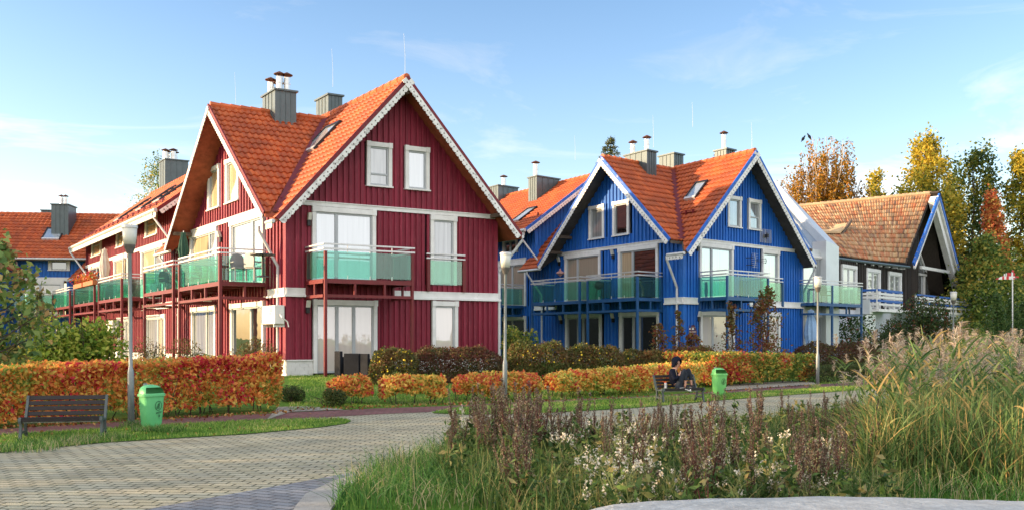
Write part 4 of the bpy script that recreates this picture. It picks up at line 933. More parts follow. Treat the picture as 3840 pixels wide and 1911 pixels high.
for (p,q) in (((a[0],a[1]),(b[0],b[1])),): 
    d=V((q[0]-p[0],0,q[1]-p[1])); iw.hexa([BF.P(p[0],-1.2,p[1]),BF.P(p[0]+.14,-1.2,p[1]),BF.P(q[0]+.14,-1.2,q[1]),BF.P(q[0],-1.2,q[1])],[BF.P(p[0],-1.1,p[1]),BF.P(p[0]+.14,-1.1,p[1]),BF.P(q[0]+.14,-1.1,q[1]),BF.P(q[0],-1.1,q[1])])
w=BF.px(3443,1027,-1.2); BF.box(iw,a[0],BF.px(3470,1027,-1.2)[0],-1.2,-1.08,w[1]-.07,w[1]+.07); x=BF.px(3462,1000,-1.2)[0]; BF.box(iw,x,x+.14,-1.2,-1.09,3.2,w[1])
iwo=iw.build('gable_window',M['white'],bh); gp_=MB(); gp_.poly([BF.P(a[0],-1.22,a[1]),BF.P(b[0],-1.22,b[1]),BF.P(b[0],-1.22,3.2),BF.P(a[0],-1.22,3.2)]); gp_.build('pane',M['pane_net'],iwo,fix=False)
# slatted balcony and terrace rails in white and blue
def slatrail(parent,fa,s0,s1,d,z0,z1,sides=(),tilt=0.):
    cols=['paintedblue','white','white','paintedblue','white']; n=len(cols); mbs={'paintedblue':MB(),'white':MB()}; hgt=(z1-z0)/(n-.35)
    for i,c in enumerate(cols):
        z=z1-(i+.62)*hgt
        fa.box(mbs[c],s0,s1,d-.03,d+.03,z,z+hgt*.62)
        for sx in sides: fa.box(mbs[c],sx-.04,sx+.04,.05,d-.031,z,z+hgt*.62)
    w=mbs['white']; k=max(2,int((s1-s0)/1.1))
    for i in range(k+1):
        sx=s0+(s1-s0)*i/k; fa.box(w,sx-.05,sx+.05,d-.11,d-.032,z0-.35,z1-.02)
    fa.box(w,s0-.02,s1+.02,d-.12,d+.04,z0-.36,z0-.20); fa.box(w,s0,s1,.0,d-.13,z0-.30,z0-.22)
    for sx in sides: fa.box(w,sx-.05,sx+.05,.0,d-.121,z0-.37,z0-.21)
    o=w.build('balcony',M['white'],parent); mbs['paintedblue'].build('handrail',M['paintedblue'],o); return o
q0=BF.px(3294,1080,1.2)[0]; q1=BF.px(3384,1087,1.2)[0]
slatrail(bh,BF,q0,q1,1.2,3.55,4.5,(q0,q1))
t0=BF.px(3470,1100,1.6)[0]; t1=BF.px(3662,1115,1.6)[0]
slatrail(bh,BF,t0-1.6,t1,1.6,3.6,4.4,(t1,))
tw=MB(); BF.box(tw,t0-.2,t1-.1,.0,1.5,-.2,3.05); BF.box(tw,t0-.3,t1+.05,.0,1.58,3.06,3.26); tw.build('terrace_wall',M['render'],bh)
pn=MB(); pa=BF.px(3245,1160,.8); pbx=BF.px(3283,1160,.8); BF.box(pn,pa[0],pbx[0],.0,.8,-.1,3.0); pn.build('porch_screen',M['silver'],bh)
lean=MB(); x0=BF.px(3232,1140,.4)[0]; lean.hexa([BF.P(x0,0,3.05),BF.P(q0+.1,0,3.05),BF.P(q0+.1,.85,3.05),BF.P(x0,.85,3.05)],[BF.P(x0,.0,3.9),BF.P(q0+.1,0,3.15),BF.P(q0+.1,.85,3.15),BF.P(x0,.85,3.9)]); lean.build('porch_roof',M['silver'],bh)
# small dormer at the left end of the roof
dm=MB(); dm.prism([at(3085,868,50.5*K),at(3150,868,51.5*K),at(3186,835,52.8*K),at(3075,850,54*K)],(0,0,-.12)); dm.build('dormer_roof',M['tileold'],bh)
dw=MB(); dw.hexa([at(3110,905,51.5*K),at(3132,912,51.8*K),at(3134,905,53*K),at(3112,900,53*K)],[at(3105,876,51.2*K),at(3140,876,51.6*K),at(3142,872,53*K),at(3106,872,53*K)]); dw.build('dormer_wall',M['white'],bh)
db=MB(); db.box(at(3130,918,51.5*K),at(3186,836,52.7*K)-at(3130,918,51.5*K),V((.1,-.1,0)),V((0,0,.22))); db.build('dormer_board',M['timber'],bh)
# ---------------------------------------------------------------- far blue house at the left
FB=Fac((-38.5,61.2),(.992,.126),(.126,-.992))
fb=simple_house('blue_house','cobalt blue house with orange tiled roof far behind the left tree',V((-38.5,61.2,.35)))
fo=[]
def fop(a,b):
    (p,z1),(q,z0)=FB.px(*a),FB.px(*b); return [p,q,z0,z1]
o1=fop((182,974),(263,1012)); o2=fop((100,1048),(240,1190)); o3=fop((215,1220),(262,1300))
cladding(FB,-2,14,.4,lambda s:7.0,[o1,o2,o3],.25,M['bluewall'],fb)
window(FB,*o1,fb,[(1,'pane_dark',None)],trim=.2,ttop=.06,sill=True,blocks=False)
window(FB,*o2,fb,[(1,'pane_dark',.62),(2,'pane_dark',.62)],trim=.22,ttop=.3,sill=False)
window(FB,*o3,fb,[(1,'pane_dark',None),(1,'pane_dark',None)],trim=.15,ttop=.2,sill=False)
fe=FB.P(-2,.7,7.0); td=-FB.out*4.6+V((0,0,3.55)); frr=MB(); frr.prism([fe,FB.P(14,.7,7.0),FB.P(14,-3.9,10.55),FB.P(-2,-3.9,10.55)],(0,0,-.15)); fr=frr.build('roof',M['soffitgrey'],fb)
rooftiles('roof_tiles',fe+V((0,0,.03)),FB.es,td,16,td.length,.30,.40,M['tile'],fr); ridgeline(fr,FB.P(-2,-3.9,10.6),FB.P(14,-3.9,10.6))
bk_=MB(); bk_.prism([FB.P(-2,-3.9,10.5),FB.P(14,-3.9,10.5),FB.P(14,-9,6),FB.P(-2,-9,6)],(0,0,-.1)); bk_.build('roof_back',M['tile'],fb)
gutterpipe(fr,FB.P(-2,.78,6.98),FB.P(14,.78,6.98)); 
tb=MB(); FB.box(tb,-2,14,0,.07,5.55,5.78); tb.build('trim_band',M['white'],fb)
c0=FB.px(200,800,-2)[0]; c1=FB.px(264,800,-2)[0]
chimney(fb,lambda u,v,z: FB.P(u,-v,z),c0,c1,1.6,3.2,8.0,FB.px(230,771,-2)[1],[(.35,.5,.55,.12),(.6,.5,.55,.12)])
c2=FB.px(166,800,-5)[0]; c3=FB.px(200,800,-5)[0]; chimney(fb,lambda u,v,z: FB.P(u,-v,z),c2,c3,4.4,5.2,9,FB.px(180,791,-4.5)[1],[])
sk=FB.px(160,910,-1.4); skylight(fr,FB.P(sk[0],-1.1,8.4),FB.es,td,1.25,1.5,FB.out*.6+V((0,0,.8)))
balcony(FB,o2[0]-1.2,o2[1]+1.0,1.3,fb,3.6,'zinc',[(o2[0]-1.2,1),(o2[1]+1.0,1)],'glass',True,True,False,zground=.2)
# its front gable at the very left
gx=FB.px(-75,900,3.0)[0]
gw=MB(); gw.prism([FB.P(gx-6.5,2.6,0),FB.P(gx+.9,2.6,0),FB.P(gx+.9,2.6,6.6),FB.P(gx-2.8,2.6,10.2),FB.P(gx-6.5,2.6,6.6)],-FB.out*4); gw.build('gable_wall',M['bluewall'],fb)
gr_=MB(); gr_.prism([FB.P(gx+1.5,3.4,6.1),FB.P(gx-2.8,3.4,10.4),FB.P(gx-2.8,-3.8,10.4),FB.P(gx+1.5,-3.8,6.1)],(0,0,.14)); gro=gr_.build('gable_roof',M['tile'],fb)
barge(fb,FB.P(gx+1.5,3.4,6.2),FB.P(gx-2.8,3.4,10.5),FB.out,M['bluetrim'])
downpipe(fb,[FB.P(gx+1.2,.4,6.8),FB.P(gx+1.2,.2,6.5),FB.P(gx+1.2,.1,6.3),FB.P(gx+1.2,.1,.4)])
# ---------------------------------------------------------------- hedges, shrubs, trees
R3=lambda *a: V(a)
AUT=[(0,(.58,.04,.07)),(.10,(.72,.11,.08)),(.20,(.80,.28,.08)),(.45,(.86,.40,.10)),(.64,(.84,.56,.13)),(.80,(.54,.50,.10)),(1,(.20,.32,.06))]
M['hedge_a']=leafmat('autumn_leaves_red_orange',AUT,.45,.75,.5,.45)
M['hedge_y']=leafmat('autumn_leaves_yellow_orange',[(0,(.62,.05,.07)),(.10,(.74,.16,.07)),(.20,(.84,.38,.09)),(.45,(.88,.60,.14)),(.68,(.82,.66,.16)),(.84,(.42,.50,.10)),(1,(.18,.32,.06))],.45,.9,.5,.45)
M['hedge_g']=leafmat('autumn_leaves_green_red',[(0,(.50,.03,.06)),(.14,(.66,.13,.06)),(.30,(.76,.36,.09)),(.48,(.64,.52,.11)),(.68,(.32,.39,.07)),(1,(.10,.18,.035))],.4,.8,.5,.45)
M['twig']=pm('hedge_twigs',(.06,.042,.03),.9,.4,8)
M['shrub_br']=leafmat('bronze_green_leaves',[(0,(.17,.08,.035)),(.35,(.14,.11,.035)),(.7,(.11,.13,.035)),(1,(.07,.115,.03))],.25,1.3,.45)
M['shrub_dk']=leafmat('dark_bronze_leaves',[(0,(.13,.042,.034)),(.4,(.13,.07,.038)),(.75,(.11,.095,.035)),(1,(.05,.075,.025))],.25,1.3,.45)
M['box']=leafmat('box_leaves',[(0,(.03,.06,.016)),(.5,(.06,.095,.026)),(1,(.12,.13,.04))],.2,2,.3)
M['darkgreen']=leafmat('dark_green_leaves',[(0,(.025,.05,.02)),(.5,(.055,.105,.03)),(.85,(.10,.15,.045)),(1,(.20,.07,.04))],.25,1,.35)
M['lime']=leafmat('lime_yellow_leaves',[(0,(.12,.22,.03)),(.4,(.28,.38,.05)),(.75,(.46,.50,.08)),(1,(.58,.54,.12))],.4,1,.35)
M['yellow']=leafmat('yellow_green_leaves',[(0,(.10,.13,.02)),(.35,(.26,.24,.03)),(.7,(.42,.34,.04)),(1,(.52,.36,.05))],.4,.25,.45)
M['midgreen']=leafmat('mid_green_leaves',[(0,(.07,.13,.035)),(.4,(.16,.25,.055)),(.75,(.34,.36,.07)),(1,(.56,.42,.09))],.45,.35,.45)
M['orchard']=leafmat('orchard_tree_leaves',[(0,(.11,.20,.06)),(.5,(.22,.33,.09)),(.85,(.36,.44,.13)),(1,(.46,.30,.12))],.35,1,.3)
M['birch']=leafmat('birch_autumn_leaves',[(0,(.16,.12,.02)),(.3,(.34,.17,.02)),(.6,(.46,.20,.025)),(.85,(.50,.27,.03)),(1,(.12,.13,.025))],.4,.3,.45)
M['poplar']=leafmat('poplar_leaves',[(0,(.07,.12,.025)),(.3,(.24,.25,.035)),(.6,(.50,.42,.05)),(1,(.66,.48,.07))],.45,.22,.5)
M['poplardk']=leafmat('dark_poplar_leaves',[(0,(.035,.07,.02)),(.5,(.085,.135,.03)),(.85,(.22,.24,.045)),(1,(.42,.36,.06))],.4,.25,.5)
M['redleaf']=leafmat('scarlet_leaves',[(0,(.48,.09,.05)),(.5,(.66,.22,.08)),(.85,(.68,.34,.12)),(1,(.40,.32,.08))],.4,.4,.4)
M['spruce']=leafmat('spruce_needles',[(0,(.03,.055,.02)),(.5,(.07,.10,.025)),(1,(.16,.15,.03))],.2,.6,.4)
M['thuja']=leafmat('thuja_sprays',[(0,(.03,.075,.022)),(.5,(.06,.125,.03)),(1,(.12,.17,.045))],.2,.8,.35)
M['potyellow']=pm('yellow_petals',(.72,.52,.03),.6,.1,3)
M['ivy']=leafmat('ivy_leaves',[(0,(.02,.05,.015)),(.6,(.05,.11,.025)),(.9,(.10,.16,.04)),(1,(.22,.06,.04))],.25,1,.3)
M['autbush']=leafmat('russet_bush_leaves',[(0,(.20,.05,.03)),(.4,(.24,.12,.04)),(.7,(.18,.15,.04)),(1,(.10,.12,.03))],.35,1,.4)
def fnoise(P,s,seed=0.): return np.array([mnoise.noise(V((p[0]*s+seed,p[1]*s,p[2]*s))) for p in P])
def stems(mb, base, spread, h, n, r=.012, fork=2):
    for _ in range(n):
        a=random.random()*6.28; q=random.random()**.5*spread; p=V(base)+V((math.cos(a)*q*.5,math.sin(a)*q*.5,-.05))
        t=p+V((math.cos(a)*q*.6+random.gauss(0,.06),math.sin(a)*q*.6+random.gauss(0,.06),h*random.uniform(.6,1)))
        mid=lerp(p,t,.5)+V((random.gauss(0,.05),random.gauss(0,.05),0)); mb.tube([p,mid,t],[r,r*.8,r*.4],5)
        for k in range(fork):
            s=lerp(mid,t,random.random()*.7); mb.tube([s,s+V((random.gauss(0,.18),random.gauss(0,.18),h*.3*random.random()+.08))],[r*.6,r*.25],4)
def hedge(a,b,h0,h1,depth,n,size,mat,label,group='clipped hedges in autumn colours',cat='hedge',gap=.16,rag=.07,core=True,name='hedge',flowers=0,rnd=0.):
    """clipped hedge along the front foot line a-b: leafy shell, thinner inside, bare stems at the foot"""
    a,b=V(a),V(b); d=b-a; L=d.length; d.normalize(); nb=V((-d.y,d.x,0)); 
    if nb.y<0: nb=-nb
    root=empty(name,lerp(a,b,.5)+nb*depth*.5,label,cat,group)
    u=RNG.random(n); w=RNG.random(n); z=RNG.random(n); f=RNG.random(n)
    fr=f<.42; w=np.where(fr,np.abs(RNG.normal(size=n))*.10,w); tp=(f>=.42)&(f<.66); z=np.where(tp,1-np.abs(RNG.normal(size=n))*.07,z)
    en=(f>=.66)&(f<.78); u=np.where(en,np.where(RNG.random(n)<.5,np.abs(RNG.normal(size=n))*.02*4/max(L,1),1-np.abs(RNG.normal(size=n))*.02*4/max(L,1)),u); bk=(f>=.78)&(f<.86); w=np.where(bk,1-np.abs(RNG.normal(size=n))*.1,w)
    hh=(h0+(h1-h0)*u); x0=a.x+d.x*u*L; y0=a.y+d.y*u*L
    wob=np.array([mnoise.noise(V((uu*L*.9+a.x,1.7,zz*1.3)))*.16+mnoise.noise(V((uu*L*3.1,7.7+a.y,zz*3)))*.11 for uu,zz in zip(u,z)])
    ww=w*depth-wob*1.0*(w<.5); top=hh*(1+rag*np.array([mnoise.noise(V((uu*L*1.6,ww_*2,a.x)))*1.1+mnoise.noise(V((uu*L*5.5,ww_*5,a.y)))*.8 for uu,ww_ in zip(u,w)]))
    if rnd: top=top*(1-rnd*(2*np.abs(u-.5))**5)*(1-rnd*.8*(2*np.abs(w-.5))**3); ww=ww+rnd*.35*depth*(2*np.abs(u-.5))**4*(w<.5)+.22*depth*np.abs(z)**3*(w<.4)
    low=gap*(1+.9*np.array([mnoise.noise(V((uu*L*2.3,3.3,a.y))) for uu in u]))
    zz=low+(top-low)*z; g=np.array([gz(px,py) for px,py in zip(x0,y0)])
    C=np.stack([x0+nb.x*ww,y0+nb.y*ww,g+zz],1); C+=RNG.normal(size=C.shape)*.025
    ow=np.stack([np.where(w<.3,-nb.x,0),np.where(w<.3,-nb.y,0),np.where(z>.85,.9,.1)],1)
    leaves('foliage',C,size,mat,root,down=.15,outw=ow,ow=.5)
    if flowers:
        k=RNG.choice(np.where((w<.4)|(z>.8))[0],flowers); fo_=leaves('flowers',C[k]+np.array([0,-.05,.02]),.055,M['potyellow'],root,aspect=1,fold=.05); fo_['kind']='stuff'
    st=MB()
    for i in range(int(L*7)):
        t=random.random(); p=a+d*L*t+nb*depth*random.uniform(.15,.8); p.z=gz(p.x,p.y); hq=(h0+(h1-h0)*t)*random.uniform(.6,.97)
        q=p+V((random.gauss(0,.13),random.gauss(0,.13),hq)); m=lerp(p,q,.45)+V((random.gauss(0,.05),random.gauss(0,.05),0)); st.tube([p,m,q],[.012,.009,.004],4)
        for k in range(2): s=lerp(p,q,random.uniform(.15,.8)); st.tube([s,s+V((random.gauss(0,.16),random.gauss(0,.16),random.uniform(.05,.3)))],[.006,.003],3)
    st.build('stems',M['twig'],root,fix=False); return root
def ell_pts(c,r,n,shell=.75):
    d=unit(RNG.normal(size=(n,3))); q=np.where(RNG.random((n,1))<shell,1-np.abs(RNG.normal(size=(n,1)))*.10,RNG.random((n,1))**.4)
    return np.array(c)+d*q*np.array(r), d
def shrub(base,rx,ry,h,n,size,mat,label,name='shrub',cat='shrub',group=None,lumps=14,flowers=0,rot=0.,shell=.75,flat=.55,seed=None,stemn=10,lsz=.45,extra=None):
    base=V(base); root=empty(name,base,label,cat,group); C=[];D=[]
    for i in range(lumps):
        a=random.random()*6.28; q=math.sqrt(random.random())*.72; 
        lr=random.uniform(.75,1.2)*lsz; zc=h*(1-lr*flat)*random.uniform(.45,1.0)*(1-.25*q)
        cx,cy=math.cos(a)*q*rx,math.sin(a)*q*ry; x=cx*math.cos(rot)-cy*math.sin(rot); y=cx*math.sin(rot)+cy*math.cos(rot)
        p,d=ell_pts((base.x+x,base.y+y,base.z+max(zc,h*lr*.45)),(rx*lr,rx*lr*.9,h*lr*flat),n//lumps,shell); C.append(p); D.append(d)
    C=np.concatenate(C); D=np.concatenate(D); C[:,2]=np.maximum(C[:,2],base.z+.03)
    leaves('foliage',C,size,mat,root,outw=D,ow=.5)
    if flowers:
        k=RNG.choice(len(C),flowers); leaves('flowers',C[k]+D[k]*.04,.05,M['potyellow'],root,aspect=1,fold=.05)
    st=MB(); stems(st,base,max(rx,ry)*.7,h*.85,stemn,.014); st.build('stems',M['twig'],root,fix=False)
    return root
def limb(mb,p,q,r0,r1,wob=.06,n=5,k=6):
    L=(V(q)-V(p)).length; pts=[lerp(V(p),V(q),i/n)+(V((random.gauss(0,wob),random.gauss(0,wob),random.gauss(0,wob*.5)))*L*.5 if 0<i<n else V((0,0,0))) for i in range(n+1)]
    mb.tube(pts,[r0+(r1-r0)*i/n for i in range(n+1)],k); return pts
def tree(base,H,prof,n,size,mat,label,name='tree',cat='tree',group=None,clumps=60,z0=.15,cs=.16,trunk=.16,bark='bark',lean=(0,0),limbs=22,droop=0.,cz=1.0,dens=1.0,asp=.7,hole=0.):
    """trunk, limbs and leaf clumps spread through the crown volume; prof(t) gives the crown radius at relative height t"""
    base=V(base); root=empty(name,base,label,cat,group); tip=base+V((lean[0],lean[1],H*.97)); mb=MB()
    tp=limb(mb,base-V((0,0,.1)),tip,trunk,.02,.02,9,8); ax=lambda t: lerp(base,tip,t)
    cl=[]
    for i in range(clumps):
        t=z0+(1-z0)*(i+random.random())/clumps; r=prof(t); a=random.random()*6.28; q=random.random()**.55
        c=ax(t)+V((math.cos(a)*r*q,math.sin(a)*r*q,random.gauss(0,H*.012))); cl.append((c,t,r))
    for c,t,r in random.sample(cl,min(limbs,len(cl))):
        s=ax(max(.06,t-.10-.12*random.random())); limb(mb,s,c,trunk*(.30 if t<.7 else .16)*(1-.5*t),.012,.08,4,5)
    mb.build('trunk',M[bark],root,fix=False); C=[]
    for c,t,r in cl:
        m=max(4,int(n/clumps*random.uniform(.6,1.4))); s=max(H*.018,r*cs*random.uniform(.7,1.4))
        p=np.array(c)+RNG.normal(size=(m,3))*np.array([s,s,s*cz]); p[:,2]-=np.abs(RNG.normal(size=m))*droop*s; C.append(p)
    leaves('crown',np.concatenate(C),size,mat,root,aspect=asp,down=.2+droop*.5); return root
# --- orange hedges by the path
hL=lambda x,y: V((*gpt(x,y)[:2],0))
def HG(x,y): p=gpt(x,y); return V((p.x,p.y,p.z))
G1='clipped hedges in autumn colours'
hedge(HG(-260,1622),HG(1062,1540),1.07,1.24,1.15,17000,.105,M['hedge_a'],'longest orange and red hedge, behind the empty bench at the left')
hedge(HG(1262,1522),HG(1402,1516),.64,.72,.7,2300,.095,M['hedge_a'],'small red tinged hedge piece next to the round box bush',rnd=.14,gap=.2)
hedge(HG(1442,1520),HG(1676,1514),.66,.73,.7,2900,.100,M['hedge_y'],'loose yellow and orange hedge piece with bare stems near the black garden furniture',rag=.12,gap=.24,rnd=.14)
hedge(HG(1730,1508),HG(2036,1500),.70,.73,.8,4300,.098,M['hedge_a'],'orange hedge piece right behind the second lamp post, deep red at its right end',rnd=.14,gap=.2)
hedge(HG(2112,1492),HG(2402,1478),.70,.76,.9,5200,.100,M['hedge_y'],'yellow orange hedge piece just left of the occupied bench',rnd=.12)
hedge(HG(2420,1476),HG(2780,1440),.76,.84,1.1,7000,.100,M['hedge_y'],'yellow and orange hedge piece right behind the person and the right bin')
hedge(HG(2672,1452),HG(3058,1432),1.15,1.02,2.2,10500,.11,M['hedge_g'],'tall green and red hedge block left of the third lamp post')
hy=hedge(at(-300,1420,26.5)*1.0,at(150,1420,26.5),.95,1.0,1.0,5200,.095,M['yellow'],'yellow green hedge at the far left behind the long orange hedge')
# low clipped box hedges
GB='low clipped box hedges'
hedge(HG(2330,1408),HG(2468,1402),.62,.62,.7,4200,.045,M['box'],'low dark box hedge piece between bronze shrubs and yellow hedge',GB,gap=.03,rag=.03)
hedge(HG(3080,1436),HG(3330,1424),.62,.66,1.0,9000,.05,M['box'],'long low box hedge right of the third lamp post',GB,gap=.03,rag=.05)
# bronze potentilla shrubs
GS='bronze leaved flowering shrubs'
def PS(x0,x1,yb,Y,h,n,mat,label,fl=40,ry=.8,lumps=18):
    a,b=at(x0,1300,Y),at(x1,1300,Y); c=lerp(a,b,.5); c.z=gz(c.x,c.y)
    a.z=b.z=0; nn=V((0,-ry*.8,0)); return hedge(a+nn,b+nn,h*1.0,h*1.05,ry*1.9,int(n*1.9),.066,mat,label,GS,'shrub',gap=.03,rag=.12,name='shrub',flowers=fl,rnd=.28)
PS(1392,1560,0,27.6,1.02,5200,M['shrub_br'],'bronze shrub full of yellow flowers beside the black rattan furniture',170,.8,12)
PS(1540,1885,0,28.6,1.10,9000,M['shrub_dk'],'broad bronze shrub in front of the red wall with few flowers',20,.9,22)
PS(1905,2130,0,30.0,1.28,7000,M['shrub_br'],'rounded bronze shrub with yellow flowers left of the blue house downpipe',80,.9,16)
PS(2110,2340,0,30.6,1.22,7000,M['shrub_br'],'bronze shrub with scattered yellow flowers under the blue balconies',80,.9,16)
PS(2325,2520,0,31.8,1.05,5500,M['shrub_br'],'lower bronze shrub behind the low dark box hedge piece',60,.8,13)
PS(2480,2700,0,33.0,1.15,6500,M['autbush'],'thin russet shrub behind the person on the bench',0,.8,15)
PS(2990,3310,0,38.5,1.35,9000,M['shrub_dk'],'wide purple bronze shrub under the blue parasol and lattice',30,1.0,20)
# box balls
GBB='round clipped box bushes'
def ball(x,y,r,label,mat='box'):
    c=HG(x,y); return shrub(c,r,r,r*1.75,2200,.04,M[mat],label,name='box_bush',cat='bush',group=GBB,lumps=9,flat=.55,lsz=.62,stemn=5)
ball(1092,1500,.30,'dark round box bush at the right end of the long hedge'); ball(1246,1524,.29,'dark round box bush at the left end of the small red hedge piece')
shrub(at(3660,1345,42)*1.0,1.15,1.0,1.5,3500,.07,M['lime'],'pale lime rounded shrub near the dark columns at the right edge',lumps=9,lsz=.6)
# fern-like shrub, russet bushes by the blue wall
shrub(V((*at(1945,1300,33.0)[:2],.35)),.62,.6,2.0,1500,.14,M['midgreen'],'pale green feathery shrub between red and blue houses',lumps=10,lsz=.5,shell=.4)
def wisp(x,Y,h,r,n,label,mat='autbush'):
    c=at(x,1300,Y); c.z=gz(c.x,c.y); return tree(c,h,lambda t: r*(1.1-.85*t),n,.11,M[mat],label,name='bush',cat='bush',clumps=26,z0=.12,cs=.30,trunk=.03,limbs=18,bark='twig')
wisp(2745,37.5,3.0,.55,700,'tall thin russet bush before the blue wall, left of the widest russet bush'); wisp(2868,36.5,3.6,1.05,2300,'widest russet bush before the blue wall with a high leaning tip')
wisp(2470,35.5,2.0,.6,600,'tall wispy russet bush before the blue wall near the small sign'); wisp(2548,36,2.5,.5,450,'slender bush with yellow tip before the dark blue terrace door'); wisp(2595,36,1.6,.7,700,'low russet bush under the maroon wall sign')
# --- left edge: leafy tree, lilac bush, pine
tb_=V((-11.9,20.2,gz(-11.9,20.2)))
tl=tree(V((-11.05,19.0,.1)),3.7,lambda t: .92*math.sin(math.pi*min(1,max(0,(t-.12)/.9)))**.6+.15,2700,.17,M['orchard'],'broad leaved green tree cut off by the left picture edge',clumps=70,z0=.22,cs=.20,trunk=.06,limbs=60,asp=.6)
def bushat(x,Y,rx,h,n,size,mat,label,**k):
    c=at(x,1300,Y); c.z=gz(c.x,c.y); return shrub(c,rx,rx*.8,h,n,size,M[mat],label,**k)
bushat(185,23.5,.8,2.1,1900,.13,'lime','lime green bush beside the left tree',lumps=18,shell=.25,lsz=.42,flat=.75,stemn=14)
bushat(345,24.2,1.0,2.15,2700,.13,'lime','larger lime green bush left of the first lamp post',lumps=24,shell=.25,lsz=.40,flat=.75,stemn=18)
tree(V((*at(140,1300,40)[:2],.35)),3.4,lambda t: 1.3*(1-t)+.1,2600,.20,M['spruce'],'dark low pine behind the lime green bushes',name='pine_tree',clumps=40,z0=.06,cs=.25,trunk=.1,asp=.15)
for i,(x,Y,r,h,lb) in enumerate([(560,28.5,.8,1.45,'bronze bush peeping over the long hedge, right of the lamp'),(690,29.5,.7,1.40,'small bronze bush below the paler ground floor window of the red house'),(930,30.5,.6,1.35,'bronze bush tip under the air conditioner of the red house'),(980,30.2,.5,1.5,'bronze bush next to the red house corner')]):
    bushat(x,Y,r,h,1500,.055,'shrub_br',lb,lumps=8,lsz=.6,group=GS)
# --- right side
bushat(3390,45,1.2,3.0,4200,.12,'darkgreen','dark green bush with reddish berries left of the fourth lamp post',lumps=16,lsz=.42,flat=.7)
bushat(3480,44,1.5,4.3,6500,.12,'darkgreen','tall dark green bush covering the terrace of the brown house',lumps=24,lsz=.36,flat=.8)
bushat(3320,44,1.3,2.6,4500,.10,'darkgreen','dark broad bush beside the ivy covered balcony',lumps=16,lsz=.45,flat=.7)
bushat(3600,47,1.1,3.0,3000,.12,'midgreen','loose grey green bush under the terrace rail of the brown house',lumps=14,lsz=.4,flat=.8)
bushat(3620,42,1.3,1.5,4200,.09,'darkgreen','low dark bush right of the fourth lamp post',lumps=12,lsz=.5)
# ivy on the balcony side wall
iv=sample([(0,0),(1,0),(1,1),(0,1)],1500); s0,s1=SF.px(3130,1200,-.0)[0],SF.px(3236,1200,.0)[0]
C=np.array([SF.P(s0+(s1-s0)*a,.25+.2*random.random()+.6*max(0,a-.85)*4,.2+2.75*b) for a,b in iv])
il=leaves('ivy',C,.13,M['ivy'],None,base=SF.P(s0,.2,.3),aspect=.8,down=.6); tag(il,'dark green ivy curtain under the glazed house balcony','ivy')
iw_=MB(); 
GC='dark columnar conifers'
for k,(x,Y,h,r,lb) in enumerate([(3742,40,4.05,.42,'tallest dark conifer column'),(3790,41.5,3.9,.42,'second dark conifer column from the left'),(3836,40.5,3.7,.45,'third dark conifer column from the left'),(3880,42,3.9,.45,'conifer column cut by the right picture edge')]):
    c=at(x,1300,Y); c.z=gz(c.x,c.y); h*=.88
    tree(c,h,lambda t,r=r: r*min(1,(1-t)*2.2+.12)*min(1,t*5+.5),5200,.13,M['thuja'],lb,name='conifer',cat='conifer',group=GC,clumps=90,z0=.03,cs=.42,trunk=.06,limbs=4,asp=.28,cz=1.3)
# --- background trees
def bgtree(xc,Y,ytop,hw,mat,label,n=5200,size=.20,z0=.25,clumps=80,shape='oval',group='background trees',**k):
    Y*=1.12; n=int(n*1.7); size*=1.12; c=at(xc,1265,Y); c.z=.3; H=EYE+(HY-ytop)/F*Y-.3; r=hw/F*Y*1.08
    pr={'oval':lambda t: r*max(.12,math.sin(math.pi*min(1,max(0.02,(t-z0)/(1.04-z0)))**.8))**.7,'cone':lambda t: r*(1.08-t)**.8*1.1,'col':lambda t: r*(math.sin(math.pi*min(1,max(.03,(t-z0)/(1.05-z0)))))**.35}[shape]
    return tree(c,H,pr,n,size,M[mat],label,clumps=clumps,z0=z0,group=group,**k)
bgtree(3470,66,515,118,'poplar','tallest yellow poplar standing behind the brown roof peak',7500,.24,.22,100,'oval',cs=.17,trunk=.22,cz=1.5,limbs=34)
bgtree(3655,68,555,85,'poplardk','narrow dark green poplar right of the yellow poplar',6000,.24,.12,90,'col',cs=.22,trunk=.2,cz=1.5)
bgtree(3722,64,715,72,'redleaf','scarlet leaved tree among the green trees at right',2600,.22,.52,50,'cone',cs=.24,trunk=.14)
bgtree(3835,66,560,70,'poplar','yellow poplar cut by the right picture edge',4200,.25,.3,70,'oval',cs=.2,trunk=.2,cz=1.4)
bgtree(3280,70,635,38,'poplar','small yellow green tree between birch and poplar',1800,.24,.4,40,'oval',cs=.25,trunk=.12)
bgtree(3690,57,880,125,'midgreen','broad green tree filling the gap below the scarlet tree',4600,.20,.10,90,'oval',cs=.22,trunk=.15)
bgtree(3600,60,960,70,'poplardk','dark green tree close to the blue gable of the brown house',3600,.20,.10,60,'oval',cs=.24,trunk=.12)
bgtree(3800,60,980,90,'midgreen','dark green tree behind the conifer columns',3200,.20,.05,70,'oval',cs=.24,trunk=.14)
bgtree(3570,72,640,45,'yellow','yellow tree behind the brown house peak',2200,.25,.3,40,'oval',cs=.24,trunk=.12)
bgtree(590,78,575,95,'midgreen','thin grey green tree behind the red row chimney',2300,.17,.45,70,'oval',cs=.15,trunk=.16,limbs=40)
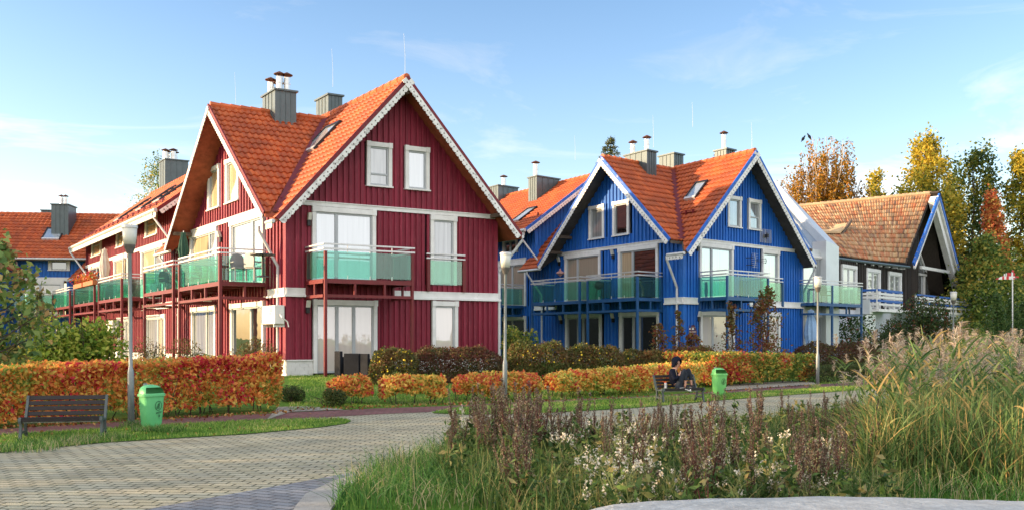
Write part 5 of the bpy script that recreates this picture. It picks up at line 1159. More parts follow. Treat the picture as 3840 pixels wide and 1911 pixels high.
# spruce behind the blue house
def spruce(xc,Y,ytop,hw,label):
    c=at(xc,1265,Y); c.z=.3; H=EYE+(HY-ytop)/F*Y-.3; r=1.9*hw/F*Y; root=empty('spruce_tree',c,label,'tree','background trees'); mb=MB(); limb(mb,c,c+V((0,0,H)),.2,.02,.01,6,6); C=[]
    for i in range(34):
        t=.45+.55*(i/34); z=H*t
        for k in range(9):
            a=random.random()*6.28; l=r*((1-t)/.55)**.8*random.uniform(.75,1.15)*1.25+.12; p=c+V((0,0,z)); q=p+V((math.cos(a)*l,math.sin(a)*l,-.12*l+random.uniform(-.1,.2)))
            mb.tube([p,q],[.025,.006],4); m=int(10+l*16); tt=RNG.random(m)**.7
            C.append(np.array(p)+(np.array(q)-np.array(p))*tt[:,None]+RNG.normal(size=(m,3))*.07)
    mb.build('trunk',M['bark'],root,fix=False); leaves('crown',np.concatenate(C),.22,M['spruce'],root,aspect=.28,fold=.05)
spruce(2288,72,512,62,'dark spruce tip rising behind the blue left gable')
# weeping birch
c=at(3085,1265,72); c.z=.3; H=EYE+(HY-505)/F*72-.1; root=empty('birch_tree',c,'weeping birch in rusty orange leaf behind the blue house','tree','background trees'); mb=MB(); C=[]
limb(mb,c,c+V((.2,0,H*.55)),.26,.14,.03,6,8)
for k in range(34):
    xx=-1+2*(k+.5)/34+random.uniform(-.05,.05); a=0; t=random.uniform(.22,.5); p=c+V((.1,0,H*t)); yy=random.uniform(-1,1)*math.sqrt(max(0,1-xx*xx)); q=c+V((xx*3.3,yy*3.0,H*(1.0-.20*xx*xx-.14*random.random()**1.3-.06*abs(yy))))
    pts=limb(mb,p,q,.09,.02,.06,5,5)
    for s in range(24):
        u=random.uniform(.35,1.0); o=lerp(p,q,u)+V((random.gauss(0,.55),random.gauss(0,.55),random.gauss(0,.2))); Ln=random.uniform(1.5,5.0); e=o+V((random.gauss(0,.22),random.gauss(0,.22),-Ln))
        if s%3==0: mb.tube([lerp(p,q,u),o,e],[.014,.010,.004],3)
        m=int(Ln*11); tt=RNG.random(m); C.append(np.array(o)+(np.array(e)-np.array(o))*tt[:,None]+RNG.normal(size=(m,3))*.10)
mb.build('trunk',M['birchbark'],root,fix=False); leaves('crown',np.concatenate(C),.21,M['birch'],root,aspect=.6,down=.7)
# unseen trees added beyond the left edge, sized to keep low sun off the ground
for i,(x,y,h) in enumerate([(-27,3,8.6),(-29,8,9.3),(-28,13,8.4),(-31,18,9.2),(-30,22,8.0),(-33,-3,9.4)]):
    tree(V((x,y,0)),h,lambda t: 3.3*math.sin(math.pi*min(1,max(.05,(t-.02)/1.02)))**.5,2600,.32,M['midgreen'],'round green shade tree added out of view at the left',group='added shade trees out of view at the left',clumps=50,z0=.05,cs=.3,trunk=.15,limbs=10)
# ---------------------------------------------------------------- street furniture
def lamp_proto():
    r=empty('street_lamp',(0,0,0),'first','street lamp','street lamps along the path')
    p=MB(); p.lathe([(.058,-.1),(.058,1.0),(.054,1.03),(.036,1.12),(.034,3.24),(.04,3.25)],(0,0,0),14); p.build('pole',M['galv'],r,smooth=True)
    c=MB(); c.lathe([(.06,3.22),(.075,3.27),(.105,3.36),(.105,3.40)],(0,0,0),18); c.build('lamp_collar',M['lampdark'],r,smooth=False)
    s=MB(); s.lathe([(.106,3.38),(.122,3.52),(.134,3.70)],(0,0,0),24); s.build('lamp_shade',M['lampshade'],r,smooth=True)
    k=MB(); k.lathe([(.143,3.69),(.143,3.735),(.09,3.75),(.01,3.755)],(0,0,0),24); k.build('cap',M['zincrail'],r); return r
lp=lamp_proto()
for i,(x,y,Y,lb) in enumerate([(492,1597,None,'grey street lamp beside the left mint green bin'),(1893,1516,None,'grey street lamp before the orange hedge between the two benches'),(3066,1446,None,'grey street lamp at the end of the tall hedge with a sunlit glass'),(3574,0,39.3,'farthest street lamp, before the brown house terrace')]):
    o=lp if i==0 else copy_tree(lp); c=gp(x,y) if Y is None else V(((x-CX)/F*Y,Y,gz((x-CX)/F*Y,Y)-.1)); o.location=c; o['label']=lb; o.rotation_euler=(math.radians(random.uniform(-.4,.4)),math.radians(-.6 if i==0 else .3),0)
def ringloft(mb,rings,n=36,m=0,skip=None,e=3.2):
    vs=[];fs=[]
    for z,a,b,oy in rings:
        for k in range(n):
            t=2*math.pi*k/n; c,s=math.cos(t),math.sin(t); vs.append((a*math.copysign(abs(c)**(2/e),c),oy+b*math.copysign(abs(s)**(2/e),s),z))
    for i in range(len(rings)-1):
        for k in range(n):
            if skip and skip(i,k): continue
            k2=(k+1)%n; fs.append((i*n+k,i*n+k2,(i+1)*n+k2,(i+1)*n+k))
    mb.add(vs,fs,m)
def bin_obj(mat,label,graf):
    r=empty('litter_bin',(0,0,0),label,'litter bin','green litter bins'); mt=M[mat]
    b=MB(); ringloft(b,[(.0,.02,.02,0),(.0,.10,.08,0),(.025,.145,.115,0),(.08,.168,.135,0),(.30,.188,.150,0),(.585,.205,.165,0)]); b.build('body',mt,r,smooth=True)
    ri=MB(); ringloft(ri,[(.575,.206,.166,0),(.578,.226,.186,0),(.615,.226,.186,0),(.622,.205,.166,0)]); ri.build('rim',mt,r)
    l=MB(); sk=lambda i,k: (i in (1,2,3)) and (21<=k<=32)     # the throw-in mouth
    ringloft(l,[(.615,.208,.170,0),(.632,.206,.168,0),(.66,.200,.16,.0),(.70,.188,.148,.01),(.735,.165,.125,.02),(.765,.12,.09,.035),(.782,.05,.035,.04),(.785,.005,.005,.04)],skip=sk); l.build('lid',mt,r,smooth=True,fix=False)
    f=MB(); ringloft(f,[(.60,.20,.16,0),(.60,.002,.002,0)]); f.build('inside',M['bininside'],r)
    p=MB(); p.cb(-.03,.03,.168,.20,-.3,.80); p.build('post',M['galv'],r)
    k=MB(); cz,yy=.405,-.168; n=32; R0=.068
    def q(x,z): return V((x+.03,-.1545-.0255*min(1,(z-.30)/.285),z))
    for i in range(n):
        a,b2=2*math.pi*i/n,2*math.pi*(i+1)/n; P=[q(R0*math.cos(t)*w,cz+1.25*R0*math.sin(t)*w) for t,w in ((a,1),(b2,1),(b2,.9),(a,.9))]; k.prism(P,(0,-.003,0))
    def rect(x0,x1,z0,z1,sh=0): k.prism([q(x0,z0),q(x1,z0),q(x1+sh,z1),q(x0+sh,z1)],(0,-.003,0))
    rect(.004,.020,cz-.015,cz+.035); rect(.004,.010,cz-.055,cz-.016); rect(.014,.021,cz-.055,cz-.016,.0); rect(-.022,.003,cz+.022,cz+.030,.004)    # figure throwing litter
    k.prism([q(.012+.009*math.cos(t),cz+.048+.009*math.sin(t)) for t in [i*.63 for i in range(10)]],(0,-.003,0))
    rect(-.034,-.012,cz-.05,cz-.045); rect(-.036,-.010,cz+.0,cz+.005); rect(-.034,-.031,cz-.05,cz+.0); rect(-.015,-.012,cz-.05,cz+.0); rect(-.025,-.022,cz-.05,cz+.0)   # its basket
    k.build('emblem',M['ink'],r)
    if graf:
        g=MB()
        def path(pts): g.tube([V((x,-.1535-.02*min(1,max(0,(z-.08)/.22))*1.0-(.0255*max(0,min(1,(z-.30)/.285))),z)) for x,z in pts],.0028,4)
        for k0 in range(5): path([(-.01+k0*.024+.012*math.cos(t*.7+k0),.275+.018*math.sin(t*.9+k0*2)+.004*k0) for t in range(9)])
        for a in range(6): path([(.045,.225),(.045+.025*math.cos(a*1.05),.225+.03*math.sin(a*1.05))])
        path([(.045,.225),(.043,.19),(.046,.16)])
        g.build('graffiti',M['ink'],r)
    return r
def place(o,x,y,rz,s=1.,dz=0.):
    c=gp(x,y); o.location=c+V((0,0,dz)); o.rotation_euler=(0,0,rz); o.scale=(s,s,s)
place(bin_obj('binL','mint green litter bin with a black emblem and scribbled graffiti beside the first lamp',True),568,1606,.98,1.0,.02)
place(bin_obj('binR','leaf green litter bin standing right of the occupied bench',False),2697,1484,.40,1.0,.02)
def bench(mat,label):
    r=empty('park_bench',(0,0,0),label,'bench','park benches'); L=1.56
    for sx in (-L/2+.03,L/2-.03):
        f=MB(); t=V((.05,0,0)); o=V((sx-.025,0,0)); Q=lambda pts: [o+V((0,y,z)) for y,z in pts]
        f.prism(Q([(-.335,0),(-.28,0),(-.235,.15),(-.215,.30),(-.20,.385),(-.255,.385),(-.27,.27),(-.295,.14)]),t)                      # front leg
        f.prism(Q([(.17,0),(.225,0),(.15,.14),(.12,.30),(.125,.385),(.07,.385),(.065,.30),(.09,.14)]),t)                              # rear leg
        f.prism(Q([(-.30,.14),(.10,.14),(.08,.19),(-.265,.19)]),t)                                                                    # brace
        f.prism(Q([(-.27,.385),(.13,.375),(.16,.40),(.06,.405),(-.08,.42),(-.20,.455),(-.285,.47),(-.335,.455),(-.345,.40),(-.335,.36),(-.30,.36)]),t)  # seat bearer, rolled front
        f.prism(Q([(.08,.39),(.16,.385),(.255,.62),(.335,.85),(.33,.875),(.285,.875),(.20,.66),(.12,.48)]),t)                           # back post
        f.build('end_frame',M['castiron'],r)
    s=MB()
    for i,(y,z) in enumerate([(-.275,.432),(-.165,.422),(-.055,.405),(.05,.40)]): s.box((-L/2+.06,y-.047,z),(L-.12,0,0),(0,.094,.006 if i else .0),(0,0,.035))
    s.box((-L/2+.06,-.333,.385),(L-.12,0,0),(0,.012,0),(0,0,.075)); s.build('seat',M[mat],r)
    b=MB()
    for i in range(4):
        y,z=.145+.043*i,.475+.105*i; b.box((-L/2+.055,y,z),(L-.11,0,0),(0,.030,.078),(0,.024,-.009))
    b.build('backrest',M[mat],r)
    ro=MB(); ro.tube([(-L/2+.05,-.20,.36),(L/2-.05,-.20,.36)],.011,6); ro.build('tie_rod',M['zincrail'],r); return r
b1=bench('slat','empty park bench with peeling dark slats on the left verge'); c1,c2=gp(103,1655),gp(402,1646)
b1.location=V(((c1.x+c2.x)/2-.20,14.85,.0)); b1.rotation_euler=(0,0,.24); b1.scale=(.80,.80,.80)
b2=bench('slatclean','dark slatted park bench on which the hooded person sits'); b2.location=V((4.28,23.28,.0)); b2.rotation_euler=(0,0,.40); b2.scale=(.80,.80,.80)
# black rattan garden furniture by the red house
def rattan(x0,x1,Y,h,dp,label,rz):
    c=at((x0+x1)/2,1300,Y); c.z=gz(c.x,c.y); w=(x1-x0)/F*Y; r=empty('rattan_armchair',c,label,'garden chair','black rattan garden furniture')
    def part(n,*b):
        m=MB(); m.cb(*[v+(c.x if i<2 else c.y if i<4 else c.z) for i,v in enumerate(b)]); o=m.build(n,M['rattan'],r); bv=o.modifiers.new('bevel','BEVEL'); bv.width=.02; bv.segments=2
    part('seat',-w/2+.09,w/2-.09,-dp/2+.02,dp/2-.1,.0,h*.45); part('backrest',-w/2,w/2,dp/2-.1,dp/2,.03,h); part('armrest',-w/2,-w/2+.09,-dp/2,dp/2-.1,.02,h*.78); part('armrest',w/2-.09,w/2,-dp/2,dp/2-.1,.02,h*.78); r.rotation_euler=(0,0,rz)
rattan(1268,1318,30.0,.86,.55,'black rattan armchair nearest the red steel post',2.2); rattan(1302,1364,29.4,.80,.65,'widest black rattan armchair, its back to the path',2.9); rattan(1362,1412,29.2,.80,.6,'black rattan armchair beside the yellow flowered shrub',2.5); rattan(1412,1468,30.6,.88,.6,'black rattan armchair half hidden behind the yellow flowered shrub',2.9)
# air conditioners
def ac(fa,s,z,w,h,label,logo=True,k=1.0):
    r=empty('air_conditioner',fa.P(s+w/2,.3,z),label,'air conditioner'); m=MB(); fa.box(m,s,s+w,.12,.46,z,z+h); cs=m.build('casing',M['acwhite'],r); bv=cs.modifiers.new('bevel','BEVEL'); bv.width=.02; bv.segments=2
    g=MB()
    for i in range(12): fa.box(g,s+.05*k,s+w*.55,.461,.472,z+.06+(h-.12)*i/12,z+.06+(h-.12)*(i+.6)/12)
    g.build('grille',M['acgrille'],r); f=MB()
    fa.box(f,s+w*.1,s+w*.13,.0,.44,z-.10,z); f.build('bracket',M['acwhite'],r); f=MB(); fa.box(f,s+w*.87,s+w*.9,.0,.44,z-.10,z); f.build('bracket',M['acwhite'],r)
    hz=MB(); hz.tube([fa.P(s+.0,.3,z+h*.55),fa.P(s-.12*k,.28,z+h*.35),fa.P(s-.1*k,.08,z+h*.12),fa.P(s-.1*k,.04,z-.1)],.022,6); hz.build('hose',M['acwhite'],r)
    if logo:
        l=MB(); n=16; cc=(s+w*.24,z+h*.74)
        for i in range(n):
            if i%8==3: continue
            a,b=6.283*i/n,6.283*(i+1)/n; l.prism([fa.P(cc[0]+.045*k*math.cos(t)*q,.4605,cc[1]+.06*math.sin(t)*q) for t,q in ((a,1),(b,1),(b,.6),(a,.6))],fa.out*.004,0 if i<9 else 1)
        l.build('emblem',[M['black'],M['logo_red']],r)
        text('GREE',r,fa.P(cc[0]+.09*k,.466,cc[1]-.14),-fa.es,fa.out,.055,M['black'])
    return r
def text(s,parent,o,ex,out,size,mat,kx=1.0):
    """raised lettering as mesh: baseline start o, reading direction ex, facing out"""
    cu=bpy.data.curves.new('txt','FONT'); cu.body=s; cu.size=size; cu.extrude=.0015; cu.resolution_u=3
    ob=bpy.data.objects.new('txt',cu); COL.objects.link(ob); dg=bpy.context.evaluated_depsgraph_get(); me=bpy.data.meshes.new_from_object(ob.evaluated_get(dg)); bpy.data.objects.remove(ob)
    ex=V(ex).normalized()*kx; n=V(out).normalized(); org=ORG[parent.name] if parent else V((0,0,0))
    for v in me.vertices: v.co=V(o)+ex*v.co.x+V((0,0,1))*v.co.y+n*v.co.z-org
    me.materials.clear(); return link('lettering',me,mat,parent)
FLr,FRr=RED['FL'],RED['FR']
(a0,z1),(a1,z0)=FLr.px(1000,1118,.46),FLr.px(1049,1192,.46); a1=FLr.px(1030,1118,.46)[0]; a0=FLr.px(977,1118,.46)[0]; ac(FLr,a1,2.12,a0-a1,.64,'white air conditioner hung high on the red house beside its near corner',True,1.5)
(a0,z1),(a1,z0)=FLr.px(385,1211,.4),FLr.px(425,1245,.4); ac(FLr,a1,2.0,1.6,.66,'white air conditioner under the far balconies of the red row',False,1.5)
sb=FLr.px(525,1120,.9)[0]; ac(FLr,sb,3.66,1.7,.66,'white air conditioner standing on the third balcony of the red row',False,1.5)
# parasols
def parasol(base,h0,h1,rm,mat,label):
    base=V(base); r=empty('parasol',base,label,'parasol','closed parasols'); p=MB(); p.lathe([(.022,0),(.022,h1-.04),(.03,h1-.03),(.012,h1+.05)],base,8); p.lathe([(.2,0),(.2,.05),(.04,.08)],base,14); p.build('pole',M['zincrail'],r)
    n=40; vs=[];fs=[]; prof=[(0,1.0),(.06,.9),(.30,.85),(.55,1.0),(.72,.72),(.80,.45),(.86,.78),(.93,.85),(1,.45)]
    prof=[(0,.75),(.10,.95),(.20,.62),(.26,.70),(.5,1.0),(.75,.72),(.93,.42),(.97,.48),(1.0,.05)]
    for t,q in prof:
        for k in range(n):
            a=6.283*k/n; rr=rm*q*(1+.22*math.sin(a*8+t*2.5)); vs.append(base+V((rr*math.cos(a),rr*math.sin(a),h0+(h1-h0)*t)))
    for i in range(len(prof)-1):
        for k in range(n): fs.append((i*n+k,i*n+(k+1)%n,(i+1)*n+(k+1)%n,(i+1)*n+k))
    c=MB(); c.add(vs,fs); c.build('canopy',M[mat],r,smooth=True)
s,z=FLr.px(688,964,.9); p=FLr.P(s,.9,3.62); parasol(p,.95,FLr.px(688,870,.9)[1]-3.62,.20,'umb_green','closed dark green parasol on the gable balcony of the red house')
s,z=FLr.px(392,1046,1.0); p=FLr.P(s,1.0,3.62); parasol(p,.9,FLr.px(392,932,1.0)[1]-3.62,.26,'umb_cream','closed cream parasol on a far balcony of the red row')
s,z=SF.px(3041,1283,1.2); p=SF.P(s,1.2,.3); parasol(p,.35,SF.px(3041,1158,1.2)[1]-.3,.30,'umb_blue','closed pale blue parasol behind the dark lattice')
# lattice screen
r=empty('lattice_screen',SF.P(SF.px(3045,1280,1.9)[0],1.9,.3),'dark diamond lattice screen under the pale blue parasol','screen'); lm=MB(); x0,x1=SF.px(2994,1260,1.9)[0],SF.px(3098,1260,1.9)[0]; zb,zt=.25,1.25
fr_=MB()
for (a,b,c,d) in ((x0,x1,zb,zb+.05),(x0,x1,zt-.05,zt),(x0,x0+.05,zb,zt),(x1-.05,x1,zb,zt)): SF.box(fr_,a,b,1.88,1.92,c,d)
fr_.build('frame',M['dkchair'],r)
x=x0-1.0
while x<x1:
    for sg in (1,-1):
        xa,xb=(x,x+1.0) if sg>0 else (x+1.0,x); za,zb2=zb,zt
        pts=[]
        t0=max(0,(x0-xa)/(xb-xa)) if sg>0 else max(0,(x1-xa)/(xb-xa)); t1=min(1,(x1-xa)/(xb-xa)) if sg>0 else min(1,(x0-xa)/(xb-xa))
        if t1-t0>.03: lm.tube([SF.P(xa+(xb-xa)*t0,1.9+.012*sg,za+(zb2-za)*t0),SF.P(xa+(xb-xa)*t1,1.9+.012*sg,za+(zb2-za)*t1)],.014,4)
    x+=.17
lm.build('lattice',M['dkchair'],r)
# balcony furniture
def chair(base,rz,mat,label,group='plastic chairs on the red balcony'):
    base=V(base); r=empty('chair',base,label,'chair',group)
    def bx(n,x0,x1,y0,y1,z0,z1): m=MB(); m.cb(base.x+x0,base.x+x1,base.y+y0,base.y+y1,base.z+z0,base.z+z1); return m.build(n,M[mat],r)
    bx('seat',-.23,.23,-.23,.23,.42,.46)
    b=MB(); b.prism([base+V((x,.22,z)) for x,z in [(-.23,.46),(.23,.46),(.25,.75),(.17,.92),(0,.97),(-.17,.92),(-.25,.75)]],(0,.05,0)); b.build('backrest',M[mat],r)
    for sx in (-.21,.18):
        for sy in (-.21,.18): bx('leg',sx,sx+.035,sy,sy+.035,0,.42)
    bx('armrest',-.27,-.22,-.22,.22,.62,.66); bx('armrest',.22,.27,-.22,.22,.62,.66); r.rotation_euler=(0,0,rz)
for (x,y,d,rz,mt,lb) in [(897,1060,1.15,.6,'chair','grey plastic chair with rounded back at the right end of the red balcony'),(955,1062,.75,2.6,'chair','grey plastic chair near the wall on the red gable balcony'),(722,1070,1.0,-.6,'dkchair','dark wicker chair at the left end of the red gable balcony'),(625,1090,1.0,.9,'dkchair','dark chair on the second red balcony from the right')]:
    s,_=FLr.px(x,y,d); chair(FLr.P(s,d,3.625),rz,mt,lb,'chairs on the red balconies')
def table(base,label,rr=.4):
    base=V(base); r=empty('table',base,label,'table'); t=MB(); t.lathe([(rr,.70),(rr,.735),(rr-.02,.74),(.01,.74)],base,20); t.build('table_top',M['dkchair'],r); l=MB(); l.lathe([(.22,0),(.2,.03),(.035,.06),(.035,.70)],base,10); l.build('leg',M['dkchair'],r)
s,_=FLr.px(985,1062,1.2); table(FLr.P(s,1.2,3.625),'small dark round table on the red gable balcony')
s,_=SF.px(3060,1130,.8); table(SF.P(s,.8,3.43),'dark round table behind the glass of the glazed house balcony')
s,_=SF.px(3095,1130,.8); chair(SF.P(s,.9,3.43),2.0,'dkchair','dark chair on the balcony of the glazed house',None)
FLb=BLU['FL']; s,_=FLb.px(2243,1122,.9); base=FLb.P(s,.9,3.45); r=empty('barbecue',base,'black kettle barbecue on the blue balcony','barbecue')
k=MB(); k.lathe([(.02,.50),(.16,.55),(.23,.66),(.235,.72),(.22,.80),(.12,.90),(.01,.92)],base,20); k.build('kettle',M['dkchair'],r,smooth=True)
for a in (0,2.1,4.2): l=MB(); l.tube([base+V((.12*math.cos(a),.12*math.sin(a),.58)),base+V((.27*math.cos(a),.27*math.sin(a),0))],.014,5); l.build('leg',M['dkchair'],r)
# planters with flowers on the fourth balcony rail of the row
M['bloom']=leafmat('window_box_flowers',[(0,(.45,.05,.02)),(.4,(.52,.16,.03)),(.65,(.45,.30,.05)),(.8,(.10,.16,.03)),(1,(.40,.03,.08))],.3,2,.2)
for x0,x1,lb in ((286,320,'left flower box with orange blooms on the far balcony rail'),(322,362,'right flower box with red and orange blooms on the far balcony rail')):
    sa,sb=FLr.px(x1,1062,1.8)[0],FLr.px(x0,1062,1.8)[0]; p=FLr.P(sa,1.65,4.45); r=empty('flower_box',p,lb,'flower box','flower boxes on the far balcony'); m=MB(); FLr.box(m,sa+.1,sb-.1,1.74,1.98,4.50,4.74); m.build('box',M['pot'],r)
    C=np.array([FLr.P(sa+(sb-sa)*random.random(),1.86+random.gauss(0,.12),4.80+abs(random.gauss(0,.20))) for _ in range(330)]); leaves('flowers',C,.15,M['bloom'],r)
# antennas, sign, ornament on the blue house
FRb=BLU['FR']; s0,zt=FRb.px(2849,858,.12); s1,zb=FRb.px(2890,912,.12); r=empty('grid_antenna',FRb.P(s0,.1,zb),'square grid antenna fixed under the gable window of the blue house','antenna'); g=MB()
for i in range(17): z=zb+(zt-zb)*i/16; g.tube([FRb.P(s0,.14,z),FRb.P(s1,.14,z)],.007,4)
for i in range(3): s=s0+(s1-s0)*(i+.0)/2; g.tube([FRb.P(s,.145,zb),FRb.P(s,.145,zt)],.010,4)
g.build('grid',M['zincrail'],r); m=MB(); FRb.box(m,(s0+s1)/2-.06,(s0+s1)/2+.06,.03,.30,(zb+zt)/2-.08,(zb+zt)/2+.08); m.tube([FRb.P((s0+s1)/2,.22,zb+.25*(zt-zb)),FRb.P((s0+s1)/2,.22,zb+.75*(zt-zb))],.02,5); m.build('dipole',M['dkchair'],r)
sa,za=FRb.px(2800,958,.1); r=empty('roof_antenna',FRb.P(sa,.1,za),'slanted black and silver antenna beside the small upper door of the blue house','antenna'); g=MB()
sc,zc=FRb.px(2835,975,.45)
for q in (.13,-.22): g.tube([FRb.P(sa,.02,zc+q),FRb.P(sa+.22,.35,zc+q)],.018,5)
g.tube([FRb.P(sa+.15,.3,zc-.32),FRb.P(sa+.15,.3,zc+.30)],.016,5); g.build('bracket',M['dkchair'],r); e=MB()
for i in range(8):
    q=-.32+.64*i/7; o=FRb.P(sa+.30+.14*abs(q)*1.2,.36,zc+q); e.tube([o-V((.18,.15,0)),o+V((.18,.15,0))],.007,4)
e.tube([FRb.P(sa+.28,.36,zc-.34),FRb.P(sa+.40,.36,zc),FRb.P(sa+.28,.36,zc+.34)],.012,4); e.build('reflector',M['zincrail'],r); d=MB()
for q in (.10,0,-.10): d.tube([FRb.P(sa+.38,.38,zc+q*.3),FRb.P(sa+.95,.55,zc+q)],.010,4)
d.tube([FRb.P(sa+.95,.55,zc-.13),FRb.P(sa+1.0,.56,zc),FRb.P(sa+.95,.55,zc+.13)],.016,4); d.build('director',M['dkchair'],r)
s0,zt=FRb.px(2583,1216,.06); s1,zb=FRb.px(2612,1248,.06); hh=zt-zb; ww=s1-s0; r=empty('wall_sign',FRb.P(s0,.05,zb),'small maroon boat shaped sign with white lettering on the blue corner','sign'); m=MB()
FRb.box(m,s0,s1,.04,.075,zb,zb+hh*.36); FRb.box(m,s0,s0+ww*.9,.04,.07,zb+hh*.40,zb+hh*.66); FRb.box(m,s0+ww*.32,s0+ww*.82,.04,.068,zb+hh*.66,zb+hh*.84); FRb.box(m,s0+.01,s0+ww*.1,.04,.066,zb+hh*.66,zb+hh*.95)
for i in range(6): FRb.box(m,s0+ww*(.34+.08*i),s0+ww*(.37+.08*i),.045,.06,zb+hh*.84,zb+hh*1.0)
m.build('board',M['signmaroon'],r); w=MB(); FRb.box(w,s0+ww*.36,s0+ww*.62,.071,.078,zb+hh*.43,zb+hh*.62); FRb.box(w,s0+ww*.02,s0+ww*.2,.071,.077,zb+hh*.44,zb+hh*.60)
for i in range(6): FRb.box(w,s0+ww*(.34+.08*i),s0+ww*(.37+.08*i),.069,.073,zb+hh*.70,zb+hh*.76)
w.build('white_relief',M['white'],r); text('GRAŽINTOS APUNKA',r,FRb.P(s0+ww*.03,.077,zb+hh*.10),FRb.es,FRb.out,hh*.26,M['white'],kx=ww/(hh*.26*11.2))
s,z=FLb.px(2106,1022,.15); o=FLb.P(s,.25,z); r=empty('hanging_ornament',o,'pink scalloped ornament hanging on the blue wall below a lamp','ornament'); m=MB(); m.lathe([(.02,.22),(.05,.16),(.06,.10),(.20,.02),(.21,-.04),(.12,-.10),(.05,-.16),(.02,-.2)],o,10); m.build('body',pm('pink_ceramic',(.52,.28,.25),.5,.25,12),r); m=MB(); m.tube([o+V((0,0,.2)),o+V((0,0,.34))-V((FLb.out*.18))],.008,4); m.build('hook',M['dkchair'],r)
# weather vane on its pole
c=at(3797,1265,40); zc=at(3797,1037,40).z; r=empty('weather_vane',V((c.x,c.y,gz(c.x,c.y))),'red and white carved weather vane on a tall white pole','weather vane'); m=MB(); m.tube([V((c.x,c.y,.2)),V((c.x,c.y,zc+.30))],.026,8); m.build('pole',M['white'],r)
for nm,mt,pts in (('vane',M['white'],[(-.66,-.11),(.10,-.11),(.10,.02),(-.45,.03),(-.58,-.02)]),):
    m=MB(); m.prism([V((c.x+x,c.y-.03,zc+z)) for x,z in pts],(0,.02,0)); vo=m.build(nm,mt,r)
m=MB()
for pts in ([(-.78,-.10),(-.64,-.11),(-.62,-.03)],[(-.47,-.112),(-.39,-.112),(-.39,.032),(-.47,.032)],[(-.29,-.112),(-.18,-.112),(-.18,.025),(-.29,.025)],[(-.24,.03),(-.10,.03),(-.08,.17),(-.24,.19)],[(.02,.03),(.08,.03),(.10,.17),(.03,.19)],[(.08,-.02),(.26,-.05),(.26,.02),(.12,.03)],[(-.05,.20),(.05,.20),(.03,.30),(-.02,.30)],[(.02,-.10),(.09,-.10),(.09,-.03),(.02,-.03)]): m.prism([V((c.x+x,c.y-.036,zc+z)) for x,z in pts],(0,.032,0))
m.build('red_carving',M['red'],vo); m=MB()
for pts in ([(-.40,.03),(-.33,.03),(-.34,.13),(-.39,.13)],[(-.07,.02),(-.0,.02),(-.02,.22),(-.05,.22)],[(-.30,.03),(-.27,.03),(-.27,.16),(-.30,.16)]): m.prism([V((c.x+x,c.y-.034,zc+z)) for x,z in pts],(0,.028,0))
m.build('white_carving',M['white'],vo)
# two birds in the birch top
def bird(x,y,Y,label,sg):
    p=at(x,y,Y); r=MB(); prof=[(-.22,.012),(-.13,.03),(-.05,.075),(.05,.085),(.12,.06),(.16,.035),(.20,.048),(.24,.035),(.27,.012),(.31,.004)]
    pts=[p+V((sg*t*.62,0,t*.95)) for t,_ in prof]; r.tube(pts,[q*1.25 for _,q in prof],8); r.tube([p+V((0,0,-.02)),p+V((0,0,-.16))],.008,4); o=r.build('bird',M['rattan'],base=p); tag(o,label,'bird','birds in the birch')
bird(3011,522,66,'black bird perched at the left on the birch top',1); bird(3036,514,66,'brownish bird perched highest on the birch top',-1)
# red roofed houses glimpsed behind the right trees
for x,Y,y0,w,lb in ((3600,72,940,2.2,'blue gabled house with red roof glimpsed behind the brown house'),):
    c=at(x,1265,Y); zt=at(x,y0,Y).z; r=empty('distant_house',V((c.x,c.y,.3)),lb,'house'); m=MB(); m.prism([V((c.x+1,c.y,.3)),V((c.x+5,c.y,.3)),V((c.x+5,c.y,zt-2.6)),V((c.x+3,c.y,zt-.3)),V((c.x+1,c.y,zt-2.6))],(0,7,0)); m.build('wall',M['silver'],r); m=MB(); m.prism([V((c.x+.2,c.y-.5,zt-3)),V((c.x+3,c.y-.5,zt)),V((c.x+3,c.y+7,zt)),V((c.x+.2,c.y+7,zt-3))],(0,0,.15)); m.prism([V((c.x+3.0,c.y-.5,zt)),V((c.x+5.8,c.y-.5,zt-3)),V((c.x+5.8,c.y+7,zt-3)),V((c.x+3.0,c.y+7,zt))],(0,0,.15)); m.build('roof',M['ridge'],r)
c=at(3760,1265,75); r=empty('distant_house',V((c.x,c.y,.3)),'low orange roofed house behind the conifers','house'); m=MB(); m.cb(c.x-4,c.x+5,c.y,c.y+5,.3,2.8); m.build('wall',M['render'],r); m=MB(); m.prism([V((c.x-4.5,c.y-.6,2.7)),V((c.x+5.5,c.y-.6,2.7)),V((c.x+5.5,c.y+3,4.9)),V((c.x-4.5,c.y+3,4.9))],(0,0,.15)); m.build('roof',M['tile'],r)
# ---------------------------------------------------------------- foreground: stone, wild plants, reeds
nx_,ny_=60,16; vs=[];
def stz(x,y): 
    e=min(1,max(0,(y-2.0)/1.9)); top=float(np.interp(x,[-.3,.0,.19,.45,.92,1.33,1.8,2.26,4.6],[.62,.80,.885,.935,.964,.976,.968,.962,.95])); edge=max(0,(y-3.86)/.14)
    return top-.05*edge**2.5+.02*mnoise.noise(V((x*1.2,y*1.2,0)))+.006*mnoise.noise(V((x*9,y*9,4)))
for j in range(ny_+1):
    for i in range(nx_+1):
        x=-.28+4.8*i/nx_; y=2.2+1.8*j/ny_; vs.append((x,y,stz(x,y)))
fs=[(j*(nx_+1)+i,j*(nx_+1)+i+1,(j+1)*(nx_+1)+i+1,(j+1)*(nx_+1)+i) for j in range(ny_) for i in range(nx_)]
sm=MB(); sm.add(vs,fs); rim=[j*(nx_+1) for j in range(ny_+1)]+[ny_*(nx_+1)+i for i in range(1,nx_+1)]+[j*(nx_+1)+nx_ for j in range(ny_-1,-1,-1)]+[i for i in range(nx_-1,0,-1)]
